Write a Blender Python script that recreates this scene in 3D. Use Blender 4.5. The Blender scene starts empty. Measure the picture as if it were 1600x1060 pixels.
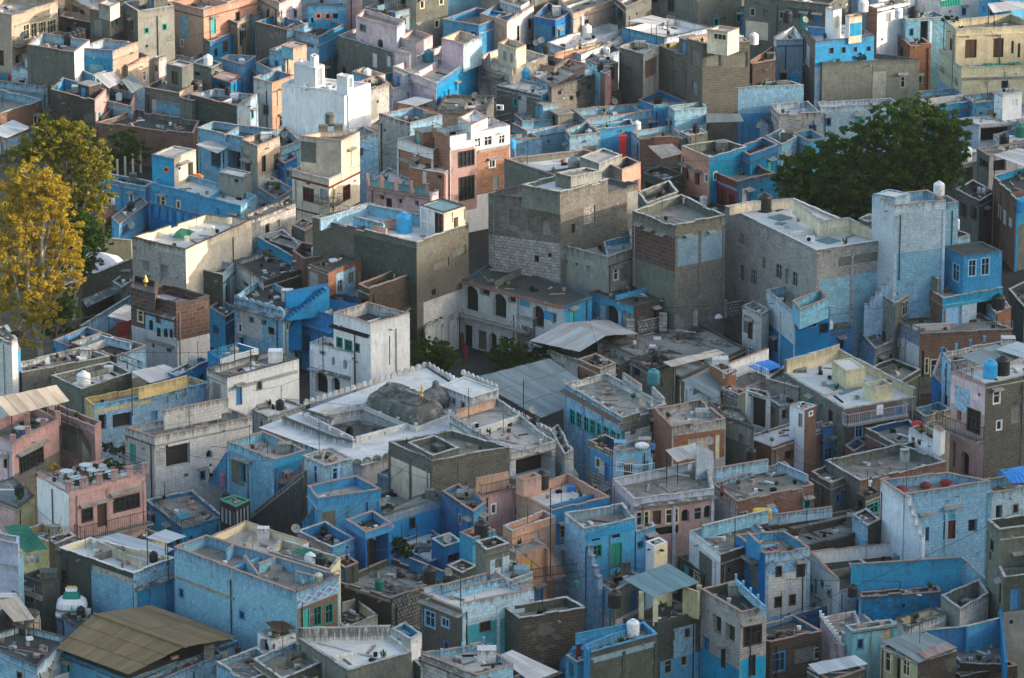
import bpy, math, random
from mathutils import Vector, Matrix
import numpy as np
S = bpy.context.scene
COL = S.collection
# ---------------------------------------------------------------- camera
CZ, PITCH, FPX = 167.0, math.radians(18.0), 8087.0
cam = bpy.data.cameras.new('camera'); cam.lens = FPX/1600*36; cam.sensor_width = 36; cam.clip_start = 1; cam.clip_end = 6000
co = bpy.data.objects.new('camera', cam); COL.objects.link(co)
co.location = (0, 0, CZ); co.rotation_euler = (math.pi/2-PITCH, 0, 0); S.camera = co
# ---------------------------------------------------------------- light
SUN_EL, SUN_AZ = math.radians(13.0), math.radians(-14.0)     # direction towards the sun: azimuth from +X, towards the camera when negative
sd = Vector((math.cos(SUN_EL)*math.cos(SUN_AZ), math.cos(SUN_EL)*math.sin(SUN_AZ), math.sin(SUN_EL)))
sl = bpy.data.lights.new('sun', 'SUN'); sl.energy = 2.0; sl.angle = math.radians(0.6); sl.color = (1.0, 0.81, 0.66)
so = bpy.data.objects.new('sun', sl); COL.objects.link(so); so.rotation_euler = sd.to_track_quat('Z', 'Y').to_euler(); so.location = (200, 0, 300)
W = bpy.data.worlds.new('World'); S.world = W; W.use_nodes = True
wn = W.node_tree.nodes; wl_ = W.node_tree.links
bg = wn['Background']; sky = wn.new('ShaderNodeTexSky'); sky.sky_type = 'NISHITA'; sky.sun_disc = False
sky.sun_elevation = SUN_EL; sky.sun_rotation = math.atan2(sd.x, sd.y)
sky.air_density = 1.0; sky.dust_density = 2.2; sky.ozone_density = 0.5; sky.altitude = 200
wl_.new(sky.outputs[0], bg.inputs[0]); bg.inputs[1].default_value = 0.15
S.view_settings.view_transform = 'Standard'; S.view_settings.look = 'None'; S.view_settings.exposure = 1.75; S.view_settings.gamma = 1
S.view_settings.use_curve_mapping = False
S.render.engine = 'CYCLES'

# ---------------------------------------------------------------- helpers
CAM = Vector((0, 0, CZ)); FW = Vector((0, math.cos(PITCH), -math.sin(PITCH))); UP = Vector((0, math.sin(PITCH), math.cos(PITCH)))
def ray(x, y): return FW + Vector(((x-800)/FPX, 0, 0)) + UP*((530-y)/FPX)
def P(x, y, z):
    d = ray(x, y); t = (z-CZ)/d.z
    return CAM + d*t
def PPM(x, y, z=6): return FPX/((P(x, y, z)-CAM).dot(FW))
RND = random.Random(7)
def tag(o, label=None, cat=None, group=None, kind=None):
    if label: o['label'] = label
    if cat: o['category'] = cat
    if group: o['group'] = group
    if kind: o['kind'] = kind
    return o
def empty(name, loc=(0, 0, 0)):
    o = bpy.data.objects.new(name, None); COL.objects.link(o); o.location = loc; o.empty_display_size = .3
    return o
class MB:
    """collects polygons with uv in metres and material slots, builds ONE mesh object"""
    def __init__(s): s.v = []; s.f = []; s.uv = []; s.m = []; s.mats = []; s.sm = []
    def mi(s, mat):
        if mat not in s.mats: s.mats.append(mat)
        return s.mats.index(mat)
    def poly(s, pts, mat, uv=None, smooth=False):
        b = len(s.v); s.v += [tuple(p) for p in pts]; s.f.append(tuple(range(b, b+len(pts))))
        if uv is None:
            p0 = Vector(pts[0]); n = Vector((0, 0, 0))
            for i in range(len(pts)):
                a = Vector(pts[i])-p0; c = Vector(pts[(i+1) % len(pts)])-p0; n += a.cross(c)
            if n.length < 1e-12: n = Vector((0, 0, 1))
            n.normalize()
            if abs(n.z) > .75: uv = [(p[0], p[1]-3000) for p in pts]
            else:
                t = Vector((-n.y, n.x, 0)).normalized()
                zm = max(p[2] for p in pts); uv = [(Vector(p).dot(t), p[2]-zm-(0 if zm-min(p[2] for p in pts) > .8 else 1)) for p in pts]
        s.uv += uv; s.m.append(s.mi(mat)); s.sm.append(smooth)
    def box(s, c, ax, ay, az, mat):      # centre and three half vectors
        c = Vector(c); ax = Vector(ax); ay = Vector(ay); az = Vector(az)
        q = [c-ax-ay-az, c+ax-ay-az, c+ax+ay-az, c-ax+ay-az, c-ax-ay+az, c+ax-ay+az, c+ax+ay+az, c-ax+ay+az]
        for f in ((3, 2, 1, 0), (4, 5, 6, 7), (0, 1, 5, 4), (1, 2, 6, 5), (2, 3, 7, 6), (3, 0, 4, 7)): s.poly([q[i] for i in f], mat)
    def abox(s, x0, y0, z0, x1, y1, z1, mat): s.box(((x0+x1)/2, (y0+y1)/2, (z0+z1)/2), ((x1-x0)/2, 0, 0), (0, (y1-y0)/2, 0), (0, 0, (z1-z0)/2), mat)
    def bar(s, a, b, r, mat, n=4, up=None):
        a = Vector(a); b = Vector(b); d = (b-a)
        if d.length < 1e-6: return
        d.normalize(); t = d.cross(Vector((0, 0, 1)) if abs(d.z) < .9 else Vector((1, 0, 0))).normalized(); w = d.cross(t)
        ra, rb = (r if isinstance(r, tuple) else (r, r))
        A = [a+(t*math.cos(k*2*math.pi/n+math.pi/4)+w*math.sin(k*2*math.pi/n+math.pi/4))*ra for k in range(n)]
        B = [b+(t*math.cos(k*2*math.pi/n+math.pi/4)+w*math.sin(k*2*math.pi/n+math.pi/4))*rb for k in range(n)]
        for k in range(n):
            s.poly([A[k], A[(k+1) % n], B[(k+1) % n], B[k]], mat, smooth=n > 5)
        s.poly(A[::-1], mat); s.poly(B, mat)
    def plank(s, a, b, w, t, mat):       # beam a->b, width w (horizontal), thickness t (vertical)
        a = Vector(a); b = Vector(b); d = (b-a); h = Vector((-d.y, d.x, 0))
        h = h.normalized()*w/2 if h.length > 1e-6 else Vector((w/2, 0, 0)); n = d.cross(h).normalized()*t/2
        s.box((a+b)/2, d/2, h, n, mat)
    def lathe(s, prof, mat, n=14, c=(0, 0, 0), smooth=True, sq=None):
        c = Vector(c); rings = []
        for r, z in prof:
            ring = []
            for k in range(n):
                a = k*2*math.pi/n; x, y = math.cos(a), math.sin(a)
                if sq:   # superellipse footprint, half sizes sq
                    e = 2/sq[2]; x = math.copysign(abs(x)**e, x)*sq[0]; y = math.copysign(abs(y)**e, y)*sq[1]
                ring.append(c+Vector((x*r, y*r, z)))
            rings.append(ring)
        for i in range(len(rings)-1):
            for k in range(n):
                s.poly([rings[i][k], rings[i][(k+1) % n], rings[i+1][(k+1) % n], rings[i+1][k]], mat, smooth=smooth)
        s.poly(rings[-1], mat)
    def prism(s, pts, z0, z1, mat, top=None):
        n = len(pts)
        for i in range(n):
            a, b = pts[i], pts[(i+1) % n]
            s.poly([(a[0], a[1], z0), (b[0], b[1], z0), (b[0], b[1], z1), (a[0], a[1], z1)], mat)
        s.poly([(p[0], p[1], z1) for p in pts], top or mat); s.poly([(p[0], p[1], z0) for p in pts][::-1], mat)
    def mesh(s, name, org=(0, 0, 0)):
        me = bpy.data.meshes.new(name)
        o = Vector(org); me.from_pydata([(v[0]-o.x, v[1]-o.y, v[2]-o.z) for v in s.v], [], s.f)
        for m in s.mats: me.materials.append(M[m] if isinstance(m, str) else m)
        me.polygons.foreach_set('material_index', s.m); me.polygons.foreach_set('use_smooth', s.sm)
        uvl = me.uv_layers.new(name='UVMap'); uvl.data.foreach_set('uv', [c for u in s.uv for c in u])
        return me
    def build(s, name, parent=None, org=None):
        if org is None: org = parent_org(parent) if parent else (s.v[0] if s.v else (0, 0, 0))
        me = s.mesh(name, org); o = bpy.data.objects.new(name, me); COL.objects.link(o)
        if parent: o.parent = parent
        else: o.location = org
        return o
def parent_org(o):
    v = Vector(o.location)
    while o.parent: o = o.parent; v += o.location
    return v
def copy_tree(o, parent=None):
    c = o.copy(); COL.objects.link(c)
    if parent: c.parent = parent
    for ch in list(o.children): copy_tree(ch, c)
    return c

# ---------------------------------------------------------------- materials
M = {}
def nt(name, rough=.9, spec=.2):
    m = bpy.data.materials.new(name); m.use_nodes = True; t = m.node_tree; b = t.nodes['Principled BSDF']
    b.inputs['Roughness'].default_value = rough; b.inputs['Specular IOR Level'].default_value = spec
    M[name] = m; return m, t, b
def N(t, k, **kw):
    n = t.nodes.new(k)
    for a, v in kw.items():
        if a.startswith('i_'): n.inputs[a[2:].replace('_', ' ')].default_value = v
        else: setattr(n, a, v)
    return n
def mixc(t, fac, a, b, mode='MIX'):
    n = t.nodes.new('ShaderNodeMix'); n.data_type = 'RGBA'; n.blend_type = mode
    for s, v in ((n.inputs[0], fac), (n.inputs[6], a), (n.inputs[7], b)):
        if hasattr(v, 'default_value') or hasattr(v, 'links'): t.links.new(v, s)
        else: s.default_value = v if not isinstance(v, tuple) else (*v[:3], 1)
    return n.outputs[2]
def mrange(t, v, a, b, c=0., d=1.):
    n = t.nodes.new('ShaderNodeMapRange'); t.links.new(v, n.inputs[0])
    for i, x in enumerate((a, b, c, d)): n.inputs[i+1].default_value = x
    return n.outputs[0]
def mth(t, op, a, b=None):
    n = t.nodes.new('ShaderNodeMath'); n.operation = op
    for i, v in enumerate((a, b)):
        if v is None: continue
        if isinstance(v, (int, float)): n.inputs[i].default_value = v
        else: t.links.new(v, n.inputs[i])
    return n.outputs[0]
def coords(t):
    """uv in metres, shifted by a random amount per object"""
    uv = N(t, 'ShaderNodeUVMap'); oi = N(t, 'ShaderNodeObjectInfo')
    sep = N(t, 'ShaderNodeSeparateXYZ'); t.links.new(uv.outputs[0], sep.inputs[0])
    cb = N(t, 'ShaderNodeCombineXYZ'); t.links.new(sep.outputs[0], cb.inputs[0]); t.links.new(sep.outputs[1], cb.inputs[1])
    t.links.new(mth(t, 'MULTIPLY', oi.outputs['Random'], 91.), cb.inputs[2])
    global BASE
    BASE = cb.outputs[0]; sc = N(t, 'ShaderNodeVectorMath', operation='SCALE'); t.links.new(BASE, sc.inputs[0]); t.links.new(mrange(t, mth(t, 'FRACT', mth(t, 'MULTIPLY', oi.outputs['Random'], 7.3)), 0, 1, .65, 1.45), sc.inputs['Scale'])
    return uv.outputs[0], sep, sc.outputs[0], oi.outputs['Random']
def noise(t, vec, sc, det=5, sx=1, sy=1, rough=.6):
    if sx != 1 or sy != 1:
        mp = N(t, 'ShaderNodeMapping'); mp.inputs['Scale'].default_value = (sx, sy, 1); t.links.new(vec, mp.inputs[0]); vec = mp.outputs[0]
    n = N(t, 'ShaderNodeTexNoise'); n.inputs['Scale'].default_value = sc; n.inputs['Detail'].default_value = det; n.inputs['Roughness'].default_value = rough
    t.links.new(vec, n.inputs['Vector']); return n.outputs[0]
def bump(t, b, h, st=.4, d=.03):
    n = N(t, 'ShaderNodeBump'); n.inputs['Strength'].default_value = st; n.inputs['Distance'].default_value = d
    t.links.new(h, n.inputs['Height']); t.links.new(n.outputs[0], b.inputs['Normal'])
def sc3(c, k): return tuple(min(1, x*k) for x in c)
def wear(t, col, sep, vec, grime, gcol=(.03, .034, .03)):
    """black mould in streaks hanging from copings (v=0 is the wall top), blotches and specks"""
    st = noise(t, vec, 1.0, 5, 3.4, .4, .75); bl = noise(t, vec, .7, 8, 1, 1, .7); sp = noise(t, vec, 4.5, 4, 1, 1.3, .7)
    top = mrange(t, sep.outputs[1], -2.4, .1, 0, 1); edge = mrange(t, sep.outputs[1], -.55, 0, 0, .16)
    a = mth(t, 'MULTIPLY', mrange(t, mth(t, 'ADD', st, edge), .5, .68), mth(t, 'MAXIMUM', top, .3))
    b = mth(t, 'MULTIPLY', mrange(t, bl, .54, .70), .65); c = mth(t, 'MULTIPLY', mrange(t, sp, .6, .72), .7)
    f = mth(t, 'MULTIPLY', mth(t, 'MAXIMUM', mth(t, 'MAXIMUM', a, b), c), min(1, grime*1.15))
    return mixc(t, f, col, gcol)
def bricks(t, vec, w, h, ms, sm=.25, c1=(0, 0, 0), c2=(1, 1, 1), mo=(.5, .5, .5)):
    br = N(t, 'ShaderNodeTexBrick'); t.links.new(vec, br.inputs[0]); br.offset = .47
    for k, v in (('Color1', (*c1, 1)), ('Color2', (*c2, 1)), ('Mortar', (*mo, 1)), ('Scale', 1.), ('Mortar Size', ms), ('Brick Width', w), ('Row Height', h), ('Mortar Smooth', sm), ('Bias', 0.)): br.inputs[k].default_value = v
    return br
def wobble(t, vec, k=.12, kz=.05):
    jit = noise(t, vec, 1.3, 3); off = N(t, 'ShaderNodeVectorMath', operation='ADD'); cb = N(t, 'ShaderNodeCombineXYZ')
    t.links.new(mth(t, 'MULTIPLY', jit, k), cb.inputs[0]); t.links.new(mth(t, 'MULTIPLY', jit, kz), cb.inputs[1]); t.links.new(vec, off.inputs[0]); t.links.new(cb.outputs[0], off.inputs[1]); return off.outputs[0]
def plaster(name, c, grime=.6, peel=None, pa=.62, var=.3, course=0.):
    m, t, b = nt(name); uv, sep, vec, rnd = coords(t); wv = wobble(t, BASE, .2, .1)
    n1 = noise(t, vec, .4, 8, 1, 1, .65); n2 = noise(t, vec, 3.2, 7, 1, .7, .7)
    col = mixc(t, mrange(t, n1, .34, .66), sc3(c, 1-var), sc3(c, 1+var*.55))
    big = bricks(t, wv, 1.9, 1.15, .0); col = mixc(t, mth(t, 'MULTIPLY', big.outputs['Color'], .22), col, sc3(c, .62))        # repairs and repaints
    if course:      # rough stone courses telling through the paint
        br = bricks(t, wv, .66, .30, .022, .5); col = mixc(t, mth(t, 'MULTIPLY', br.outputs['Color'], min(.6, course*.75)), col, sc3(c, .70))
        f = mth(t, 'MULTIPLY', br.outputs['Fac'], mrange(t, n1, .3, .65, .15, min(1, course*1.7))); col = mixc(t, f, col, sc3(c, .34))
    col = mixc(t, mrange(t, n2, .42, .66, 0, .15+var*1.5), col, sc3(c, .58)); n4 = noise(t, vec, 1., 5, 5, .7, .7); col = mixc(t, mrange(t, n4, .48, .7, 0, .5), col, sc3(c, .45))
    if peel:
        pn = noise(t, vec, 2.4, 9, 1, 1.3, .8); col = mixc(t, mrange(t, pn, pa-.08, pa+.08, 0, .62), col, peel)
    tint = mrange(t, rnd, 0, 1, .84, 1.12); mm = N(t, 'ShaderNodeVectorMath', operation='SCALE'); t.links.new(col, mm.inputs[0]); t.links.new(tint, mm.inputs['Scale'])
    hs = N(t, 'ShaderNodeHueSaturation'); t.links.new(mm.outputs[0], hs.inputs['Color']); r2 = mth(t, 'FRACT', mth(t, 'MULTIPLY', rnd, 13.7))
    t.links.new(mrange(t, r2, 0, 1, .482, .506), hs.inputs['Hue']); t.links.new(mrange(t, mth(t, 'FRACT', mth(t, 'MULTIPLY', rnd, 29.1)), 0, 1, .9, 1.12), hs.inputs['Saturation'])
    col = wear(t, hs.outputs[0], sep, vec, grime); t.links.new(col, b.inputs['Base Color']); bump(t, b, n2, .6, .04)
    return m
def brick(name, c, c2, mortar, w=.24, hgt=.085, ms=.014, patch=None, pa=.6, grime=.5, white=None):
    m, t, b = nt(name); uv, sep, vec, rnd = coords(t); wv = wobble(t, BASE, .22, .12)
    br = bricks(t, wv, w, hgt, ms, .2, c, c2, mortar); b2 = bricks(t, wv, w, hgt, ms, .2); b2.offset = .47; b2.squash = 1.
    col = br.outputs['Color']; n1 = noise(t, vec, .5, 8, 1, 1, .65); col = mixc(t, mrange(t, n1, .34, .66, 0, .55), col, sc3(c, .5)); hh = mth(t, 'MULTIPLY', br.outputs['Fac'], -1.)
    n3 = noise(t, vec, 3., 6, 1, 1, .7); col = mixc(t, mrange(t, n3, .35, .75, 0, .55), col, sc3(c2, 1.7)); n5 = noise(t, vec, 4.5, 5, .8, 1.4, .7); col = mixc(t, mrange(t, n5, .55, .7, 0, .8), col, sc3(c2, .3))
    if white:
        pn = noise(t, vec, 1.1, 9, 1, 1, .78); col = mixc(t, mrange(t, pn, .48, .58, 0, .8), col, mixc(t, br.outputs['Fac'], white, sc3(white, .5)))
    if patch:
        pn = noise(t, vec, .3, 6, 1, 1.3, .6); pc = mixc(t, mrange(t, n3, .3, .7), sc3(patch, .75), sc3(patch, 1.15)); col = mixc(t, mrange(t, pn, pa, pa+.03), col, pc)
    col = wear(t, col, sep, vec, grime); t.links.new(col, b.inputs['Base Color']); bump(t, b, hh, .9, .04)
    return m
def flat(name, c, var=.3, sc=.6, rough=.9, dirt=.5, dcol=None, sp=.2, metal=0.):
    """roof decks, ground: blotchy"""
    m, t, b = nt(name, rough, sp); uv, sep, vec, rnd = coords(t)
    n1 = noise(t, vec, sc, 8, 1, 1, .7); n2 = noise(t, vec, sc*6, 6, 1, 1, .7); n3 = noise(t, vec, sc*.8, 7, 1, 1, .7)
    col = mixc(t, mrange(t, n1, .34, .66), sc3(c, 1-var), sc3(c, 1+var*.5))
    col = mixc(t, mrange(t, n2, .42, .68, 0, min(.55, .1+var*1.5)), col, sc3(c, .5))
    col = mixc(t, mth(t, 'MULTIPLY', mrange(t, n3, .48, .62), min(1, dirt*1.2)), col, dcol or sc3(c, .35))
    t.links.new(col, b.inputs['Base Color']); b.inputs['Metallic'].default_value = metal; bump(t, b, n2, .4, .03)
    return m
def corr(name, c, c2, pitch=.12, rough=.65):
    m, t, b = nt(name, rough, .3); uv, sep, vec, rnd = coords(t)
    wv = mth(t, 'SINE', mth(t, 'MULTIPLY', sep.outputs[0], 2*math.pi/pitch))
    n1 = noise(t, vec, .5, 6, 2, .4); col = mixc(t, mrange(t, n1, .4, .7), c, c2)
    n2 = noise(t, vec, 4, 4, 1, .2); col = mixc(t, mrange(t, n2, .4, .8, 0, .35), col, sc3(c2, .6))
    oi = mrange(t, rnd, 0, 1, .82, 1.12); mm = N(t, 'ShaderNodeVectorMath', operation='SCALE'); t.links.new(col, mm.inputs[0]); t.links.new(oi, mm.inputs['Scale'])
    t.links.new(mm.outputs[0], b.inputs['Base Color']); bump(t, b, wv, .5, .02)
def plain(name, c, rough=.6, sp=.3, metal=0., var=.15):
    m, t, b = nt(name, rough, sp); tc = N(t, 'ShaderNodeTexCoord'); n = noise(t, tc.outputs['Object'], 3., 5)
    t.links.new(mixc(t, mrange(t, n, .3, .7), sc3(c, 1-var), sc3(c, 1+var)), b.inputs['Base Color']); b.inputs['Metallic'].default_value = metal
    return m
WH = (.70, .71, .70); UW = (.55, .58, .62)
plaster('lblue', (.23, .47, .64), .6, (.42,.56,.64), .58, course=.6)
plaster('pblue', (.41, .58, .69), .65, (.58, .64, .68), .55, course=.5)
plaster('mblue', (.06, .32, .57), .5, (.20, .40, .58), .62, course=.35)
plaster('sblue', (.016, .20, .48), .45, (.05, .26, .54), .62, course=.3)
plaster('dblue', (.02, .12, .30), .8, (.16, .2, .24), .6, course=.3)
plaster('stblue', (.03, .22, .48), 1.0, (.03, .05, .06), .5, course=.35)
plaster('pwblue', (.17, .40, .60), .75, (.50, .56, .60), .52, course=.35)
plaster('tblue', (.22, .34, .42), .5, (.3, .36, .4), .6, course=.3)
plaster('lav', (.46, .51, .62), .5, (.6, .62, .66), .6, course=.2)
plaster('teal', (.07, .36, .42), .6, (.2, .35, .4), .64)
plaster('pteal', (.22, .52, .58), .5, (.35, .5, .52), .66)
plaster('white', (.76, .77, .76), .3, (.64, .66, .66), .7, .06)
plaster('gwhite', (.68, .68, .65), .72, (.36, .37, .36), .6, course=.7)
plaster('swhite', (.52, .52, .49), 1.0, (.16, .15, .13), .54, course=.5)
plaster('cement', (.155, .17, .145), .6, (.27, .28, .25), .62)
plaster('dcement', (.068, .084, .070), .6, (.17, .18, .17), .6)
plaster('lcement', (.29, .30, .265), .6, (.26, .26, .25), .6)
plaster('pink', (.52, .33, .30), .4, (.42, .3, .27), .66, course=.2)
plaster('ppink', (.66, .52, .54), .35, (.55, .45, .46), .68)
plaster('peach', (.62, .38, .26), .35, (.5, .34, .26), .68)
plaster('cream', (.70, .62, .46), .4, (.58, .52, .42), .66)
plaster('yellow', (.62, .50, .22), .5, (.46, .42, .30), .62)
plaster('pyellow', (.62, .57, .36), .35, (.5, .47, .33), .68)
plaster('tan', (.56, .45, .34), .45, (.40, .33, .25), .6, course=.5)
plaster('redbrown', (.22, .06, .05), .4)
plaster('bwhite', (.60, .69, .76), .6, (.60, .63, .66), .5, course=.4)
brick('brick', (.21, .10, .065), (.13, .07, .05), (.25, .21, .19), .46, .20, .028, patch=(.20, .195, .175), pa=.62)
brick('obrick', (.34, .15, .08), (.22, .10, .06), (.14, .09, .07), .46, .2, .03, patch=None, grime=.35)
brick('gbrick', (.125, .115, .09), (.07, .066, .054), (.22, .22, .195), .44, .2, .034, patch=(.13, .14, .12), pa=.6)
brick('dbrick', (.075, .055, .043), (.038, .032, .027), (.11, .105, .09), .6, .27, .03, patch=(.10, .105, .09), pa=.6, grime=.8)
brick('wbrick', (.10, .085, .075), (.30, .29, .27), (.40, .40, .38), .42, .23, .062, white=(.42, .43, .42), grime=.55)
brick('rubble', (.19, .18, .155), (.085, .08, .07), (.23, .23, .205), .42, .2, .035, patch=(.21, .215, .19), pa=.6, grime=.75)
brick('wrubble', (.40, .40, .38), (.22, .205, .19), (.10, .10, .095), .62, .33, .035, white=(.44, .44, .43), grime=.7)
brick('dstone', (.125, .07, .055), (.055, .036, .032), (.18, .15, .135), .95, .42, .04, grime=.6)
brick('rstone', (.42, .22, .135), (.24, .13, .09), (.16, .11, .08), .95, .30, .025, grime=.35)
brick('perf', (.40, .39, .36), (.34, .33, .30), (.012, .014, .012), .42, .34, .10, grime=.7)
brick('bluestone', (.33, .35, .42), (.17, .24, .40), (.22, .27, .33), .72, .36, .035, grime=.5)
flat('rgrey', (.235, .23, .195)); flat('rdark', (.06, .067, .06), dirt=.5); flat('rpale', (.60, .585, .54), .15, dirt=.35, dcol=(.38, .385, .37))
flat('rwhite', (.66, .65, .61), .15, dirt=.6, dcol=(.40, .41, .40)); flat('rbeige', (.42, .39, .34), .2, dirt=.3); flat('rmould', (.27, .27, .24), .35, .45, dirt=.95, dcol=(.03, .032, .03))
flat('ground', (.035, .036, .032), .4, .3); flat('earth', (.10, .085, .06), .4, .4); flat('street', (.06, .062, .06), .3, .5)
flat('grass', (.04, .085, .02), .4, 1.5); flat('terra', (.40, .25, .19), .35, 1.3, dirt=.9, dcol=(.22, .21, .19)); flat('copale', (.45, .45, .42), .3, 1.5, dirt=.8, dcol=(.13, .13, .12))
flat('copdark', (.10, .10, .095), .4, 2.); flat('hillrock', (.22, .15, .10), .3, .02)
flat('slab', (.30, .28, .25), .25, 1.5); flat('stonedark', (.11, .115, .11), .5, 1.2, dirt=.8, dcol=(.36, .36, .35)); flat('domestone', (.10, .105, .095), .5, .9, dirt=.5, dcol=(.26, .26, .25))
corr('cbeige', (.50, .43, .33), (.34, .27, .19)); corr('cwhite', (.50, .50, .48), (.36, .32, .29)); corr('cgrey', (.20, .245, .245), (.15, .18, .175)); corr('cyel', (.20, .14, .065), (.14, .10, .05)); corr('crust', (.24, .11, .08), (.32, .30, .28))
corr('cteal', (.14, .24, .25), (.11, .19, .2)); corr('cpale', (.40, .45, .48), (.30, .33, .35))
plain('tblack', (.012, .013, .014), .45, .4); plain('twhite', (.62, .64, .62), .4); plain('tbluep', (.03, .30, .55), .4); plain('tgreen', (.02, .16, .10), .45); plain('tteal', (.05, .22, .25), .45); plain('tcream', (.5, .48, .38), .6)
plain('dark', (.012, .012, .012), .8, .1); plain('depth_shade', (.03, .03, .03), .95, .1); plain('iron', (.025, .025, .025), .6); plain('steel', (.32, .34, .35), .5, .4); plain('woodbrown', (.06, .035, .02), .7); plain('woodred', (.07, .02, .02), .7)
plain('glass', (.02, .028, .03), .12, .6); plain('glassp', (.30, .36, .36), .2, .6); plain('tealp', (.04, .36, .34), .6); plain('greenp', (.01, .20, .15), .6); plain('bluep', (.04, .19, .38), .6); plain('whitep', (.66, .67, .66), .6); plain('redp', (.45, .03, .03), .6); plain('maroon', (.14, .02, .02), .6); plain('lavp', (.45, .46, .6), .6)
plain('yellowp', (.6, .35, .02), .6); plain('orangep', (.7, .16, .02), .6); plain('skyp', (.22, .42, .62), .6); plain('gold', (.7, .42, .08), .35, .5, .6); plain('clothred', (.17, .02, .025), .9); plain('clothwhite', (.65, .65, .65), .9); plain('clothblue', (.04, .14, .4), .9); plain('clothpink', (.36, .14, .19), .9)
plain('skin', (.17, .09, .055), .6); plain('hair', (.01, .008, .007), .5); plain('net', (.01, .22, .13), .85); plain('tarpgreen', (.012, .13, .085), .6); plain('tarpwhite', (.5, .5, .52), .7); plain('tarpblue', (.03, .22, .6), .55); plain('creamp', (.6, .53, .35), .7); plain('greyp', (.25, .27, .27), .7)
def bark(name, c):
    m, t, b = nt(name, .9); tc = N(t, 'ShaderNodeTexCoord'); n = noise(t, tc.outputs['Object'], 3., 6, 1, 1)
    t.links.new(mixc(t, mrange(t, n, .3, .7), sc3(c, .5), sc3(c, 1.2)), b.inputs['Base Color']); bump(t, b, n, .6, .05)
bark('barkpale', (.38, .34, .26)); bark('bark', (.12, .09, .06))
def leafm(name, cols, tr=.35):
    m, t, b = nt(name, .85, .08); g = N(t, 'ShaderNodeNewGeometry'); r = N(t, 'ShaderNodeValToRGB'); e = r.color_ramp.elements
    e[0].color = (*cols[0], 1); e[1].color = (*cols[-1], 1)
    for i, c in enumerate(cols[1:-1]): x = e.new((i+1)/(len(cols)-1)); x.color = (*c, 1)
    tc = N(t, 'ShaderNodeTexCoord'); n = noise(t, tc.outputs['Object'], .8, 4)
    v = mth(t, 'ADD', mth(t, 'MULTIPLY', g.outputs['Random Per Island'], .55), mrange(t, n, .3, .7, 0, .45)); t.links.new(v, r.inputs[0])
    t.links.new(r.outputs[0], b.inputs['Base Color'])
    tl = N(t, 'ShaderNodeBsdfTranslucent'); t.links.new(r.outputs[0], tl.inputs[0]); mx = N(t, 'ShaderNodeMixShader'); mx.inputs[0].default_value = tr
    t.links.new(b.outputs[0], mx.inputs[1]); t.links.new(tl.outputs[0], mx.inputs[2]); t.links.new(mx.outputs[0], t.nodes['Material Output'].inputs[0])
leafm('leafyellow', [(.14, .14, .025), (.36, .28, .03), (.50, .33, .035), (.28, .25, .03)])
leafm('leafgold', [(.04, .07, .015), (.12, .15, .02), (.32, .25, .03), (.07, .11, .02)])
leafm('leafgreen', [(.014, .040, .010), (.030, .075, .014), (.055, .11, .018), (.12, .11, .025)])
leafm('leafdark', [(.015, .035, .014), (.03, .06, .02), (.04, .08, .025)])
leafm('leafbush', [(.02, .05, .012), (.04, .09, .02), (.05, .12, .03)])
# ---------------------------------------------------------------- house builder
class House: pass
def vz(side, x, y):                     # pixel -> (u along side, z) on a vertical side
    A, B = side; n = Vector((B.y-A.y, A.x-B.x, 0)); d = ray(x, y); t = (A-CAM).dot(n)/d.dot(n)
    p = CAM+d*t; e = Vector((B.x-A.x, B.y-A.y, 0)); L = e.length
    return (p-A).dot(e)/L, p.z
def grid_face(mb, A, B, z0, z1, top, cells, mat, uoff):
    """one outer wall face with recessed openings and painted patches"""
    e = Vector((B.x-A.x, B.y-A.y, 0)); L = e.length; e /= L; n = Vector((e.y, -e.x, 0))
    us = {0., L}; zs = {z0, z1}
    cl = []
    for u0, u1, a, b, kind, m, dep in cells:
        u0 = max(.02, u0); u1 = min(L-.02, u1); a = max(z0+.02, a); b = min(z1-.02, b)
        if u1-u0 < .05 or b-a < .05: continue
        cl.append((u0, u1, a, b, kind, m, dep)); us |= {u0, u1}; zs |= {a, b}
    us = sorted(us); zs = sorted(zs)
    def pt(u, z, d=0.): q = A+e*u-n*d; return (q.x, q.y, z)
    for i in range(len(us)-1):
        for j in range(len(zs)-1):
            if us[i+1]-us[i] < 1e-5 or zs[j+1]-zs[j] < 1e-5: continue
            uc, zc = (us[i]+us[i+1])/2, (zs[j]+zs[j+1])/2; mm = mat; hole = False
            for u0, u1, a, b, kind, m, dep in cl:
                if u0 < uc < u1 and a < zc < b:
                    if kind == 'p': mm = m
                    else: hole = True
            if hole: continue
            a, b, c, d = us[i], us[i+1], zs[j], zs[j+1]
            mb.poly([pt(a, c), pt(b, c), pt(b, d), pt(a, d)], mm, [(a+uoff, c-top), (b+uoff, c-top), (b+uoff, d-top), (a+uoff, d-top)])
    for u0, u1, a, b, kind, m, dep in cl:
        if kind == 'p': continue
        for q in (((u0, a), (u0, b)), ((u1, b), (u1, a)), ((u0, b), (u1, b)), ((u1, a), (u0, a))):
            (p, s), (r, w) = q
            mb.poly([pt(p, s), pt(p, s, dep), pt(r, w, dep), pt(r, w)], mat, [(p, s-top), (p+dep, s-top), (r+dep, w-top), (r, w-top)])
    return cl, pt, e, n
ROUGH = {'gwhite', 'swhite', 'dbrick', 'rubble', 'wrubble', 'brick', 'obrick', 'gbrick', 'dstone', 'stblue', 'pwblue', 'tan', 'pblue', 'perf'}
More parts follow.
